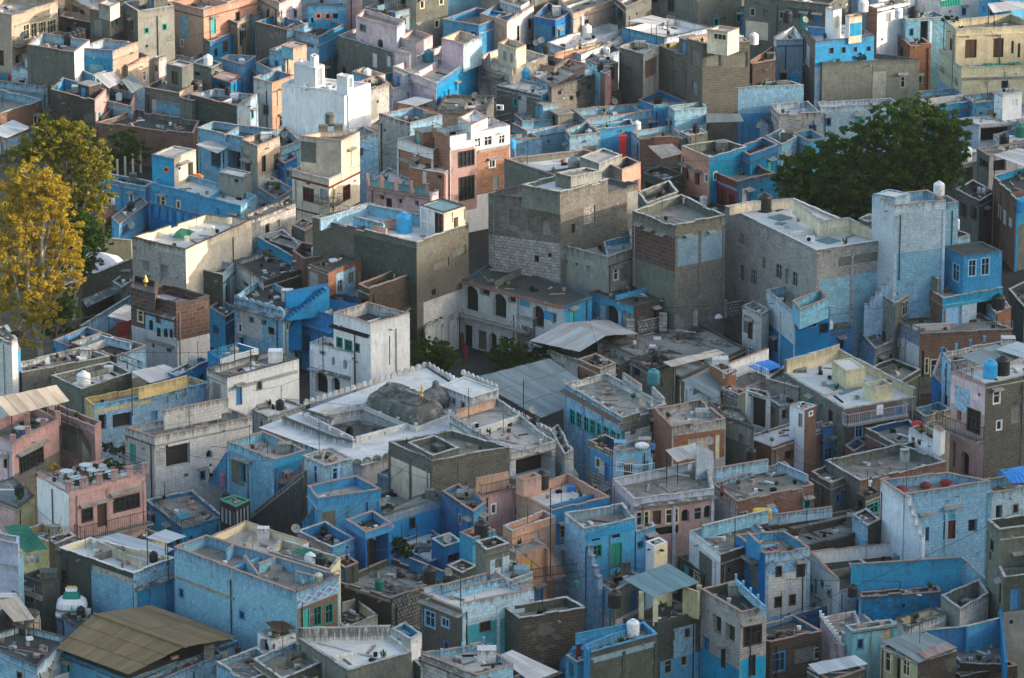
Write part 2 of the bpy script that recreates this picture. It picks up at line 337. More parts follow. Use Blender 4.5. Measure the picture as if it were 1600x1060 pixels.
def seg_run(P0, P1, T0, T1, zb, h, mo, mi, mb, top, uoff, e0, e1, O0=None, O1=None, J0=None, J1=None, cmb=None, cop=None):
    """one mitred parapet length, outer P0->P1, inner T0->T1, laid in short uneven pieces with its coping"""
    if h <= 0: return
    L = (P1-P0).length; n = max(1, min(14, int(L/1.1))); big = mo in ROUGH; hs = []
    for k in range(n):
        j = RND.gauss(0, .022 if not big else .045)
        if big and h > .35 and 0 < k < n-1 and RND.random() < .07: j -= RND.uniform(.12, .3)
        hs.append(max(.05, h+j) if h > .06 else h)
    def l(a, b, t): return a.lerp(b, t)
    for k in range(n):
        t0, t1 = k/n, (k+1)/n; p0, p1, q0, q1 = l(P0, P1, t0), l(P0, P1, t1), l(T0, T1, t0), l(T0, T1, t1); z = zb+hs[k]; u0, u1 = uoff+L*t0, uoff+L*t1
        mb.poly([(p0.x, p0.y, zb), (p1.x, p1.y, zb), (p1.x, p1.y, z), (p0.x, p0.y, z)], mo, [(u0, zb-top), (u1, zb-top), (u1, z-top), (u0, z-top)])
        mb.poly([(q1.x, q1.y, zb), (q0.x, q0.y, zb), (q0.x, q0.y, z), (q1.x, q1.y, z)], mi, [(u0, zb-top), (u1, zb-top), (u1, z-top), (u0, z-top)])
        mb.poly([(p0.x, p0.y, z), (p1.x, p1.y, z), (q1.x, q1.y, z), (q0.x, q0.y, z)], mo)
        za = zb+(hs[k-1] if k else max(0, min(e0, hs[0]))); zc = zb+(hs[k+1] if k < n-1 else max(0, min(e1, hs[-1])))
        if za < z-.004: mb.poly([(q0.x, q0.y, za), (p0.x, p0.y, za), (p0.x, p0.y, z), (q0.x, q0.y, z)], mo)
        if zc < z-.004: mb.poly([(p1.x, p1.y, zc), (q1.x, q1.y, zc), (q1.x, q1.y, z), (p1.x, p1.y, z)], mo)
        if cop:
            g = .006; t0 += g/n if k else 0; t1 -= g/n; a, b, c, d = l(O0, O1, t0), l(O0, O1, t1), l(J0, J1, t1), l(J0, J1, t0); zz = z+.004; ct = .045+RND.uniform(-.006, .012)
            v = [Vector((w.x, w.y, zz)) for w in (a, b, c, d)]; w = [x+Vector((0, 0, ct)) for x in v]
            cmb.poly(w, cop)
            for i in range(4): cmb.poly([v[i], v[(i+1) % 4], w[(i+1) % 4], w[i]], cop)
def inset(C, w):
    n = len(C); out = []
    for i in range(n):
        a, b, c = C[i-1], C[i], C[(i+1) % n]
        e1 = (b-a).to_2d().normalized(); e2 = (c-b).to_2d().normalized()
        n1 = Vector((-e1.y, e1.x)); n2 = Vector((-e2.y, e2.x)); k = n1+n2; dd = 1+n1.dot(n2)
        k = k/max(dd, .35)*w; out.append(Vector((b.x+k.x, b.y+k.y, b.z)))
    return out
HOUSES = {}
PLAIN = {'edge', 'h31', 'h84', 'h94', 'h112', 'h140', 'h141', 'h93', 'h45c', 'h45', 'h59', 'h81', 'h54', 'h147', 'cafe', 'h37', 'h36', 'h102', 'darkroof', 'h123', 'h131', 'shaft', 'cage', 'h91', 'h89', 'h74', 'h115'}
def auto_openings(side, cells, zr, zb, mat, wins, i):
    """small windows, blocked niches, vents and doors on otherwise bare walls, in loose storey rows"""
    A, B = side; L = (B-A).length; r = random.Random(int(abs(A.x)*77+abs(B.y)*53+i)); out = []
    full = [c for c in cells if c[4] != 'p']
    if len(full) > 4 or L < 2: return out
    fr = r.choice(['woodbrown', 'bluep', 'greyp', 'whitep', 'tealp', 'iron', 'creamp']); dens = r.choice([.25, .5, .65])
    for row in range(2):
        zt = zr-(.55 if row == 0 else 3.3)-r.uniform(0, .35)
        if zt-1.3 < zb+.3: break
        u = r.uniform(.5, 1.4)
        while u < L-.9:
            if r.random() < dens:
                k = r.random(); w, hh, kd, m = (.62, .95, 'w', fr) if k < .36 else (.85, 1.25, 'w', fr) if k < .46 else (.34, .34, 'o', None) if k < .66 else (.6, .8, 'n', mat if mat != 'gwhite' else 'cement') if k < .84 else (.8, 1.95, 'd', r.choice(['woodbrown', 'tealp', 'bluep', 'iron']))
                w *= r.uniform(.85, 1.2)
                if all(u+w+.15 < c[0] or u-.15 > c[1] or zt+.1 < c[2] or zt-hh-.1 > c[3] for c in cells if c[4] != 'p'):
                    out.append((u, u+w, zt-hh, zt, kd, m, {'w': .16, 'o': .4, 'n': .1, 'd': .2}[kd]))
                    if kd in 'wd' and r.random() < .45: wins.append((i, u-.1, u+w+.1, zt+.1, zt+.32, 'c', None, None))
            u += r.uniform(1.3, 2.8)
    if r.random() < .34 and L > 3:
        blue = 'blue' in mat or mat == 'teal'; pm = r.choice(['pblue', 'lblue', 'mblue', 'gwhite', 'cement'] if blue else ['cement', 'gwhite', 'lcement', 'pwblue', 'rubble']); a = r.uniform(.1, L*.5)
        if r.random() < .5: out.append((0, L, zb, zr-r.uniform(2.2, 3.4), 'p', pm, 0))
        else: out.append((a, a+r.uniform(1.2, L*.5), zr-r.uniform(2, 3.5), zr-r.uniform(.2, 1), 'p', pm, 0))
    if r.random() < .3: wins.append((i, .02, L-.02, zr-.16, zr-.06, 's', r.choice(['slab', 'copale', 'copdark']), None))
    return out
def H(label, L, F, R, Ht, p=.8, wl='lblue', wr=None, pin=None, roof='rgrey', cop='terra', ops=(), ph=None, B=None, par=None, zb=0., th=.22, cat='house', name='house', key=None, nm='upper_room', clut=0, ov=.03):
    """outline given by the photograph's parapet corners left, front, right and the height of the parapet top in metres"""
    wr = wr or wl; pin = pin or wr
    Lp, Fp, Rp = P(*L, Ht), P(*F, Ht), P(*R, Ht); Bp = P(*B, Ht) if B else Lp+Rp-Fp
    C = [Vector((q.x, q.y, 0)) for q in (Lp, Fp, Rp, Bp)]
    ph = list(ph) if ph else [p]*4; zr = Ht-p; tops = zr+max(ph)
    h = House(); h.C = C; h.zr = zr; h.H = Ht; h.sides = [(C[i], C[(i+1) % 4]) for i in range(4)]
    cen = sum(C, Vector((0, 0, 0)))/4
    if par is None:
        o = empty(name, (cen.x, cen.y, 0)); tag(o, label, cat); h.o = o; h.main = True
    else: h.o = par.o; h.main = False
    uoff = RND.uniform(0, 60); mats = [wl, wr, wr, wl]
    wmb = MB(); wins = []
    for i in range(4):
        cells = []
        for op in ops:
            if op[0] != i: continue
            _, x0, y0, x1, y1, kind = op[:6]; m = op[6] if len(op) > 6 else None
            xc = (x0+x1)/2; u0, _z = vz(h.sides[i], x0, (y0+y1)/2); u1, _z = vz(h.sides[i], x1, (y0+y1)/2)
            if u0 > u1: u0, u1 = u1, u0
            zt = vz(h.sides[i], xc, y0)[1]; zl = vz(h.sides[i], xc, y1)[1]
            if kind in 'cbs': wins.append((i, u0, u1, zl, zt, kind, m, None)); continue
            dep = {'p': 0, 'w': .14, 'd': .16, 'o': .5, 'a': .5, 'n': .12, 'v': 1.6}[kind]
            cells.append((u0, u1, zl, min(zt, zr-.03), kind, m, dep))
        if par is None and i < 2 and key not in PLAIN: cells += auto_openings(h.sides[i], cells, zr, zb, mats[i], wins, i)
        cl, pt, e, n = grid_face(wmb, C[i], C[(i+1) % 4], zb, zr, Ht, cells, mats[i], uoff+i*20)
        for c in cl:
            if c[4] != 'p': wins.append((i, *c))
    pmb = MB(); I = inset(C, th); cmb = MB(); O2 = inset(C, -ov); I2 = inset(C, th+.02)
    for i in range(4):
        j = (i+1) % 4; seg_run(C[i], C[j], I[i], I[j], zr, ph[i], mats[i], pin, pmb, Ht, uoff+i*20, ph[i-1], ph[j], O2[i], O2[j], I2[i], I2[j], cmb, cop)
    rmb = MB(); rmb.poly([(c.x, c.y, zr+.002) for c in (I if min(ph) > .05 else inset(C, .001))], roof)
    if h.main:
        wo = wmb.build('wall', h.o); rmb.build('roof', h.o)
        po = pmb.build('parapet', h.o) if pmb.v else None
        if cmb.v: cmb.build('coping', po or h.o)
        hp = h.o
    else:
        for k in (pmb, cmb, rmb):       # an upper room is one part
            b = len(wmb.v); wmb.v += k.v; wmb.f += [tuple(v+b for v in f) for f in k.f]; wmb.uv += k.uv; wmb.sm += k.sm; wmb.m += [wmb.mi(k.mats[x]) for x in k.m]
        hp = wmb.build(nm, h.o)
    for w in wins: opening(h, hp, *w)
    h.hp = hp
    if key: HOUSES[key] = h
    if h.main: h.mats = (wl, wr); h.key = key; h.label = label; key == 'edge' or LATE.append((h, ops, clut+RND.randint(2, 6))); h.has_upper = False
    else: par.has_upper = True
    return h
def opening(h, hp, i, u0, u1, z0, z1, kind, m, dep):
    A, B = h.sides[i]; e = (B-A).normalized(); n = Vector((e.y, -e.x, 0))
    def q(u, z, d): v = A+e*u-n*d; return Vector((v.x, v.y, z))
    def bx(mb, a, b, c, d, d0, d1, mat):
        mb.box(q((a+b)/2, (c+d)/2, (d0+d1)/2), e*(b-a)/2, n*(d1-d0)/2, (0, 0, (d-c)/2), mat)
    f = .07; w = MB(); sub = h.main
    if kind == 'w':
        m = m or 'whitep'
        bx(w, u0-.05, u0+f, z0-.05, z1+.05, -.03, dep-.02, m); bx(w, u1-f, u1+.05, z0-.05, z1+.05, -.03, dep-.02, m)
        bx(w, u0+f, u1-f, z1-f, z1+.05, -.03, dep-.02, m); bx(w, u0+f, u1-f, z0-.05, z0+f, -.03, dep-.02, m)
        nb = max(1, round((u1-u0)/.55))
        for k in range(1, nb): uu = u0+(u1-u0)*k/nb; bx(w, uu-.025, uu+.025, z0+f, z1-f, .02, dep-.03, m)
        if z1-z0 > 1.0: zz = z0+(z1-z0)*.62; bx(w, u0+f, u1-f, zz-.02, zz+.02, .03, dep-.04, m)
        g = MB() if sub else w
        g.poly([q(u0, z0, dep-.01), q(u1, z0, dep-.01), q(u1, z1, dep-.01), q(u0, z1, dep-.01)], 'glass')
        o = w.build('window', hp)
        if sub: g.build('pane', o)
    elif kind == 'd':
        m = m or 'woodbrown'
        bx(w, u0, u0+.07, z0, z1, .02, dep, m); bx(w, u1-.07, u1, z0, z1, .02, dep, m); bx(w, u0+.07, u1-.07, z1-.08, z1, .02, dep, m)
        w.poly([q(u0, z0, dep-.01), q(u1, z0, dep-.01), q(u1, z1, dep-.01), q(u0, z1, dep-.01)], m)
        uc = (u0+u1)/2
        for (a, b) in ((u0+.1, uc-.02), (uc+.02, u1-.1)):
            if b-a > .1:
                for (c, d) in ((z0+.1, z0+(z1-z0)*.45), (z0+(z1-z0)*.5, z1-.14)): bx(w, a, b, c, d, dep-.05, dep-.015, m)
        w.build('door', hp)
    elif kind == 'n':
        w.poly([q(u0, z0, dep), q(u1, z0, dep), q(u1, z1, dep), q(u0, z1, dep)], m or 'cement'); w.build('blocked_window', hp)
    elif kind in 'oav':
        if kind == 'a':     # pointed cusped arch spandrels in the wall's own plane
            am = m or 'lblue'; uc = (u0+u1)/2; r = (u1-u0)/2; hs = min(r*1.05, (z1-z0)*.5); K = 8
            prev = None
            for s in (-1, 1):
                pts = [q(uc+s*r*math.cos(k*math.pi/2/K), z1-hs+hs*.96*math.sin(k*math.pi/2/K), .01) for k in range(K+1)]
                for k in range(K):
                    a, b = pts[k], pts[k+1]; c = Vector((b.x, b.y, z1)); d = Vector((a.x, a.y, z1)); quad = [a, b, c, d]
                    w.poly(quad if s < 0 else quad[::-1], am)
                    a2, b2 = a-n*.2, b-n*.2; w.poly([a, a2, b2, b] if s < 0 else [b, b2, a2, a], am)
            w.build('arch', hp); w = MB()
        w.poly([q(u0, z0, dep), q(u1, z0, dep), q(u1, z1, dep), q(u0, z1, dep)], 'depth_shade'); w.build('shade_backing', hp)  # near-black sheet paints the shade of an unlit depth behind the opening
        if kind == 'v':
            pass
    elif kind == 'c':       # stone sunshade
        d = .55; t = .06
        a, b = q(u0-.1, z1, 0), q(u1+.1, z1, 0); o = n*d
        w.box((a+b)/2+o/2-Vector((0, 0, .09)), (b-a)/2, o/2-Vector((0, 0, .08)), (0, 0, t/2), m or 'slab')
        for uu in (u0+.1, u1-.1): w.box(q(uu, z1-.2, -.15), e*.03, n*.15, (0, 0, .1), m or 'slab')
        w.build('sunshade', hp)
    elif kind == 's':
        bx(w, u0, u1, z0, z1, -.10, -.001, m or 'slab'); w.build('ledge', hp)
    elif kind == 'b':       # balcony with railing: z0 slab level, z1 rail top
        d = .95; rm = m or 'iron'
        bx(w, u0, u1, z0-.12, z0, -d, -.002, 'slab')
        sb = w.build('balcony', hp); 
        if sub: r = MB()
        else: r = MB()
        pts = [q(u0+.04, 0, -.02), q(u0+.04, 0, -d+.04), q(u1-.04, 0, -d+.04), q(u1-.04, 0, -.02)]
        rail_mb(r, pts, z0, z1-z0, rm); r.build('railing', sb if sub else hp)
def rail_mb(r, pts, z, hh, mat, sp=.22, post=None, rails=None):
    for a, b in zip(pts[:-1], pts[1:]):
        a = Vector((a[0], a[1], z)); b = Vector((b[0], b[1], z)); L = (b-a).length
        for k in (rails or (.12, 1.)): r.bar(a+Vector((0, 0, hh*k)), b+Vector((0, 0, hh*k)), .03, mat)
        n = max(1, int(L/sp))
        for k in range(n+1):
            q = a.lerp(b, k/n); big = k % 6 == 0 or k == n
            r.bar(q, q+Vector((0, 0, hh*(1.05 if big else 1))), .035 if big else .016, mat, 4)
def railing(h, pts, z, hh=.95, mat='iron', par=None, sp=.22, rails=None):
    r = MB(); rail_mb(r, [P(x, y, z) for x, y in pts], z, hh, mat, sp, rails=rails); return r.build('railing', par or h.o)
def crenel(h, pts, z, mat='gwhite', w=.45, hh=.55, posts=False):
    """row of little pointed merlons along a wall top, each an object sharing one mesh"""
    for a, b in zip(pts[:-1], pts[1:]):
        a = P(*a, z); b = P(*b, z); L = (b-a).length; n = max(1, int(L/w)); d = (b-a)/n; t = Vector((-d.y, d.x, 0)).normalized()*.09; r = MB()
        hw = d*.42; prof = [(-1, 0), (1, 0), (1, .45), (.72, .78), (0, 1), (-.72, .78), (-1, .45)]
        f = [hw*x+Vector((0, 0, hh*y)) for x, y in prof]
        r.poly([v-t for v in f], mat); r.poly([v+t for v in f][::-1], mat)
        for i in range(1, 7): j = (i+1) % 7; r.poly([f[i]-t, f[i]+t, f[j]+t, f[j]-t][::-1], mat)
        me = r.mesh('merlon'); og = parent_org(h.o)
        for k in range(n): o = bpy.data.objects.new('merlon', me); COL.objects.link(o); o.parent = h.o; o.location = a+d*(k+.5)-og
PM = {}
def posts(h, pts, z, mat='lblue', step=1.6, hh=.5, w=.11, balu=None):
    key = (mat, hh, w)
    if key not in PM: r = MB(); r.abox(-w, -w, 0, w, w, hh, mat); r.abox(-w*1.3, -w*1.3, hh+.002, w*1.3, w*1.3, hh+.06, mat); PM[key] = r.mesh('parapet_post')
    og = parent_org(h.o)
    for a, b in zip(pts[:-1], pts[1:]):
        a = P(*a, z); b = P(*b, z); L = (b-a).length; n = max(1, int(L/step))
        for k in range(n): o = bpy.data.objects.new('parapet_post', PM[key]); COL.objects.link(o); o.parent = h.o; o.location = a.lerp(b, k/n)-og
def lowwall(h, a, b, z, hh, mat='lblue', th=.2, cop='terra', name='partition', zb=None, h2=None, thing=None):
    """a free wall between two pixels of its TOP edge, top at z"""
    A = P(*a, z); B = P(*b, (h2 if h2 is not None else z)); d = Vector((B.x-A.x, B.y-A.y, 0)); t = Vector((-d.y, d.x, 0)).normalized()*th/2
    m = MB(); z1 = A.z; z2 = B.z; z0 = zb if zb is not None else z-hh; L = d.length
    q = [(A-t), (B-t), (B+t), (A+t)]; zz = [z1, z2, z2, z1]
    for i, j in ((0, 1), (1, 2), (2, 3), (3, 0)):
        l = (q[j]-q[i]).to_2d().length
        m.poly([(q[i].x, q[i].y, z0), (q[j].x, q[j].y, z0), (q[j].x, q[j].y, zz[j]), (q[i].x, q[i].y, zz[i])], mat, [(0, z0-z), (l, z0-z), (l, zz[j]-z), (0, zz[i]-z)])
    m.poly([(v.x, v.y, k) for v, k in zip(q, zz)], cop or mat)
    if cop:
        m.box(((A+B)/2)+Vector((0, 0, .03)), (B-A)/2, t*1.2, (0, 0, .03), cop)
    if thing: o = m.build('wall', None, (A.x, A.y, 0)); return tag(o, thing, 'wall')
    return m.build(name, h.o)
def stepwall(h, a, za, b, zb_, n, mat, th=.22):
    A = P(*a, za); B = P(*b, zb_); d = Vector((B.x-A.x, B.y-A.y, 0)); t = Vector((-d.y, d.x, 0)).normalized()*th/2; m = MB()
    for k in range(n):
        p = Vector((A.x, A.y, 0))+d*(k/n); z = za+(zb_-za)*(k+(.0 if zb_ < za else 1))/n; q = p+d/n
        c = [p-t, q-t, q+t, p+t]
        for i in range(4):
            u, v = c[i], c[(i+1) % 4]; m.poly([(u.x, u.y, 0), (v.x, v.y, 0), (v.x, v.y, z), (u.x, u.y, z)], mat, [(k*.6, -z), (k*.6+.6, -z), (k*.6+.6, 0), (k*.6, 0)])
        m.poly([(v.x, v.y, z) for v in c], 'copale')
    return m.build('stepped_wall', h.o)
def stairs(h, a, za, b, zb_, w=.9, mat='lblue', n=None, solid=True, side=1, dw=None):
    """flight from pixel a (foot, height za) to pixel b (head, height zb_)"""
    A = P(*a, za); B = P(*b, zb_); n = n or max(3, int(abs(zb_-za)/.22)); d = (B-A)/n; hd = Vector((d.x, d.y, 0)); t = Vector((-hd.y, hd.x, 0)).normalized()*w/2*side
    s = MB()
    for k in range(n):
        q = A+d*(k+.5); zt = za+(zb_-za)*(k+1)/n; z0 = za-.02 if solid else zt-.3
        s.box((q.x, q.y, (zt+z0)/2), hd/2*.995, t, (0, 0, (zt-z0)/2), mat)
    return s.build('stairs', h.o)
def auto(h, ops, mats):
    """the odd drain pipe, spout and stub wall every house has"""
    r = random.Random(int(abs(h.C[0].x)*31+abs(h.C[1].y)*17))
    for i in (0, 1):
        A, B = h.sides[i]; L = (B-A).length
        if L < 2.5: continue
        e = (B-A).normalized(); n = Vector((e.y, -e.x, 0))
        if r.random() < .55:
            u = r.choice([r.uniform(.04, .12), r.uniform(.3, .95)])*L; q = A+e*u+n*.08; m = MB(); m.bar((q.x, q.y, max(0, h.zr-7)), (q.x, q.y, h.zr-.1), .055, r.choice(['iron', 'greyp', 'iron', 'lcement']), 6); m.build('drain_pipe', h.o)
        if r.random() < .3 and L > 4:
            for k in range(int(L/3)+1):
                q = A+e*(.16+(L-.32)*k/int(L/3)); m = MB(); m.box((q.x+n.x*.03, q.y+n.y*.03, h.zr/2-.1), e*.15, n*.045, (0, 0, h.zr/2-.1), mats[i]); m.build('pilaster', h.o)
        if r.random() < .5:
            u = r.uniform(.15, .85)*L; q = A+e*u; m = MB(); m.box((q.x+n.x*.2, q.y+n.y*.2, h.zr+.02), e*.07, n*.25, (0, 0, .05), 'slab'); m.build('rain_spout', h.o)
    I = inset(h.C, .3); D = (I[1]-I[0]).length
    if D > 3.5 and (I[2]-I[1]).length > 3.5 and r.random() < .55:
        k = r.uniform(.25, .75); a = I[0].lerp(I[1], k) if r.random() < .5 else I[3].lerp(I[2], k); b = (I[3].lerp(I[2], k)); a = I[0].lerp(I[1], k); b = a.lerp(b, r.uniform(.3, .7)) if r.random() < .5 else b; hh = r.uniform(.25, .75); d = (b-a).normalized(); t = Vector((-d.y, d.x, 0))*.1
        m = MB(); m.box(((a.x+b.x)/2, (a.y+b.y)/2, h.zr+.003+hh/2), (b-a)/2, t, (0, 0, hh/2), r.choice([mats[0], mats[1], 'gwhite', 'cement'])); m.build('partition', h.o)
    if r.random() < .3:
        k = r.uniform(.1, .9); a = I[3].lerp(I[2], k); m = MB(); s = r.uniform(.4, .8); g = r.uniform(.4, 1.2); m.box((a.x*.9+I[0].x*.1, a.y*.9+I[0].y*.1, h.zr+.003+g/2), (s, 0, 0), (0, s*.8, 0), (0, 0, g/2), r.choice(['cement', 'lcement', mats[1], 'gwhite'])); m.build('roof_cistern', h.o)
def autolabel(pre, h):
    t = pre+' '+h.label; return t if len(t.split()) <= 16 else None
def roof_life(h, area, has_upper):
    r = random.Random(int(abs(h.C[2].x)*41+abs(h.C[0].y)*29)); I = inset(h.C, .45); z = h.zr+.004
    def at(a, b): return ((I[0]*(1-a)+I[1]*a)*(1-b)+(I[3]*(1-a)+I[2]*a)*b)+Vector((0, 0, z))
    e = (I[2]-I[3]); ex = e.normalized() if e.length > .1 else Vector((1, 0, 0)); ey = Vector((-ex.y, ex.x, 0))
    if area > 20 and not has_upper and h.key is None and r.random() < .4:
        w, d, g = r.uniform(.9, 1.3), r.uniform(.8, 1.1), r.uniform(1.7, 2.2); c = I[3].lerp(I[2], r.choice([.2, .8]))*.72+(I[0]+I[1])/2*.28; mt = r.choice([h.mats[0], h.mats[1], 'cement', 'gwhite']); m = MB(); c = Vector((c.x, c.y, z+g/2))
        m.box(c, ex*w, ey*d, (0, 0, g/2), mt); m.box(c+Vector((0, 0, g/2+.053)), ex*(w+.12), ey*(d+.12), (0, 0, .05), 'slab'); o = m.build('stair_head', h.o)
        q = MB(); q.box(c-ey*(d+.02)-Vector((0, 0, .15)), ex*.35, ey*.03, (0, 0, g/2-.18), r.choice(['woodbrown', 'dark', 'bluep', 'tealp'])); q.build('door', o)
    if area > 30 and not has_upper and h.key is None and r.random() < .4:      # a raised part of the terrace
        k = r.uniform(.35, .6); g = r.uniform(.5, 1.1); q = [I[3], I[2], I[2].lerp(I[1], k), I[3].lerp(I[0], k)][::-1]; m = MB(); m.prism([(v.x, v.y) for v in q], z, z+g, h.mats[1], 'rgrey'); J = inset([Vector((v.x, v.y, 0)) for v in q], .18)
        for i in range(4):
            a, b, c, d = q[i], q[(i+1) % 4], J[(i+1) % 4], J[i]
            for s_, t_ in ((a, b), (c, d)): m.poly([(s_.x, s_.y, z+g), (t_.x, t_.y, z+g), (t_.x, t_.y, z+g+.3), (s_.x, s_.y, z+g+.3)], h.mats[1])
            m.poly([(v.x, v.y, z+g+.3) for v in (a, b, c, d)], 'copale')
        m.build('raised_terrace', h.o)
    if area > 9 and r.random() < .6 and autolabel('potted plants on the', h):     # potted plants
        for k in range(1):
            p = at(r.choice([.04, .5, .96]) if r.random() < .5 else r.random(), .06+.88*r.random()); m = MB(); m.lathe([(.16, 0), (.21, .3), (.15, .31)], 'terra', 8, p)
            for j in range(16):
                a = r.uniform(0, 6.28); q = p+Vector((0, 0, .25)); t = q+Vector((math.cos(a)*.36, math.sin(a)*.36, r.uniform(.2, .7))); s_ = Vector((-math.sin(a), math.cos(a), 0))*.09; m.poly([q, q.lerp(t, .5)+s_, t, q.lerp(t, .5)-s_], 'leafbush')
            tag(m.build('potted_plant'), autolabel('potted plant on the', h), 'potted plant', 'potted plants on the roofs')
    if area > 14 and r.random() < .3 and autolabel('cloth spread to dry on the', h):      # bedding or cloth spread to dry
        p = at(r.uniform(.25, .75), r.uniform(.25, .75)); a = r.uniform(0, 3); u = Vector((math.cos(a), math.sin(a), 0)); v = Vector((-u.y, u.x, 0)); m = MB(); m.box(p+Vector((0, 0, .03)), u*r.uniform(.5, .95), v*r.uniform(.3, .55), (0, 0, .025), r.choice(['clothred', 'clothwhite', 'clothblue', 'clothpink', 'tarpwhite', 'clothwhite'])); tag(m.build('cloth'), autolabel('cloth spread to dry on the', h), 'cloth')
    if r.random() < .32:
        p = at(.04, .96*r.random()); m = MB(); g = r.uniform(1.6, 3.4); m.bar(p, p+Vector((0, 0, g)), .03, 'iron', 5)
        if r.random() < .6:
            for k in range(4): m.bar(p+Vector((-.4+.06*k, 0, g-.08-k*.16)), p+Vector((.4-.06*k, 0, g-.08-k*.16)), .012, 'iron')
        m.build('aerial', h.o)
    if area > 18 and r.random() < .3:      # pipes run over the roof
        a_, b_ = at(.03, .1), at(.97, .12+.7*r.random()); m = MB(); m.bar(a_+Vector((0, 0, .08)), b_+Vector((0, 0, .08)), .04, 'greyp', 5); m.bar(b_+Vector((0, 0, .08)), b_+Vector((0, 0, .9)), .04, 'greyp', 5); m.build('water_pipe', h.o)
def clutter(h, n):
    r = random.Random(int(h.C[0].x*7+h.C[0].y*13)+n); I = inset(h.C, .6); m = MB()
    for k in range(n):
        a, b = r.uniform(.05, .95), r.uniform(.05, .95)
        q = (I[0]*(1-a)+I[1]*a)*(1-b)+(I[3]*(1-a)+I[2]*a)*b; th = r.uniform(0, 3.14); ex = Vector((math.cos(th), math.sin(th), 0)); ey = Vector((-ex.y, ex.x, 0)); z = h.zr+.004
        t = r.random(); mat = r.choice(['slab', 'woodbrown', 'terra', 'copale', 'dark', 'cement', 'clothwhite', 'crust'])
        if t < .45: m.box(q+Vector((0, 0, z+.05)), ex*r.uniform(.3, 1.1), ey*r.uniform(.08, .14), (0, 0, .045), mat)
        elif t < .75: m.box(q+Vector((0, 0, z+.13)), ex*r.uniform(.15, .4), ey*r.uniform(.12, .3), (0, 0, .125), mat)
        else: m.lathe([(.16, 0), (.2, .3), (.21, .34), (.15, .34)], mat, 8, q+Vector((0, 0, z)))
    if m.v: o = m.build('clutter', h.o); o['kind'] = 'stuff'
LATE = []
def finish_roofs():
    for h, ops, n in LATE:
        C = h.C; area = abs(sum(C[i].x*C[(i+1) % 4].y-C[(i+1) % 4].x*C[i].y for i in range(4)))/2; auto(h, ops, h.mats); clutter(h, n+int(area/14)); roof_life(h, area, h.has_upper)
def upper(h, L, F, R, Ht, p=.3, nm='stair_room', **kw): return H(None, L, F, R, Ht, p, par=h, zb=h.zr+.003, nm=nm, **kw)
# ---------------------------------------------------------------- repeated small things
def ring_tank(mat, r=.55, hh=1.35):
    m = MB(); prof = [(r*.96, 0)]
    for k in range(5): z = hh*.78*k/5; prof += [(r, z+.03), (r, z+hh*.12), (r*.965, z+hh*.135)]
    prof += [(r, hh*.80), (r*.9, hh*.88), (r*.62, hh*.95), (r*.34, hh*.97)]
    m.lathe(prof, mat, 18); l = MB(); l.lathe([(r*.34, hh*.97), (r*.36, hh*1.0), (r*.33, hh*1.05), (r*.1, hh*1.07)], mat, 14)
    return m, l
TANKS = {}
def tank(col, x, y, z, label, s=1.0, group='water tanks on the roofs', stand=0):
    mat = {'black': 'tblack', 'white': 'twhite', 'blue': 'tbluep', 'green': 'tgreen', 'teal': 'tteal', 'cream': 'tcream', 'grey': 'greyp', 'red': 'redp'}[col]
    if col not in TANKS:
        e = empty('water_tank'); m, l = ring_tank(mat); b = m.build('tank_body', e, (0, 0, 0)); l.build('lid', b, (0, 0, 0)); TANKS[col] = e
    else: e = copy_tree(TANKS[col])
    p = P(x, y, z); e.location = p; e.scale = (s, s, s); e.rotation_euler = (0, 0, RND.uniform(0, 6)); tag(e, label, 'water tank', group)
    if col != 'x': 
        e['group'] = group
    return e
DISH = None
def dish(x, y, z, label, ang=None, s=1.):
    global DISH
    if DISH is None:
        e = empty('satellite_dish'); m = MB(); K = 16; rings = []
        for i in range(4):
            rr = .42*i/3+.001; rings.append([Vector((rr*math.cos(k*2*math.pi/K), rr*math.sin(k*2*math.pi/K), rr*rr*.55)) for k in range(K)])
        T = Matrix.Translation((0, 0, .7)) @ Matrix.Rotation(math.radians(55), 4, 'X')
        for i in range(3):
            for k in range(K):
                q = [T @ rings[i][k], T @ rings[i+1][k], T @ rings[i+1][(k+1) % K], T @ rings[i][(k+1) % K]]
                m.poly(q, 'lcement', smooth=True)
        m.build('reflector', e, (0, 0, 0)); b = MB(); b.bar((0, 0, 0), (0, 0, .72), .03, 'iron'); b.bar((0, .1, .6), (0, -.35, 1.0), .015, 'iron'); b.build('mast', e, (0, 0, 0)); DISH = e
    else: e = copy_tree(DISH)
    e.location = P(x, y, z); e.rotation_euler = (0, 0, ang if ang is not None else RND.uniform(0, 6)); e.scale = (s, s, s); tag(e, label, 'satellite dish', 'satellite dishes on the roofs'); return e
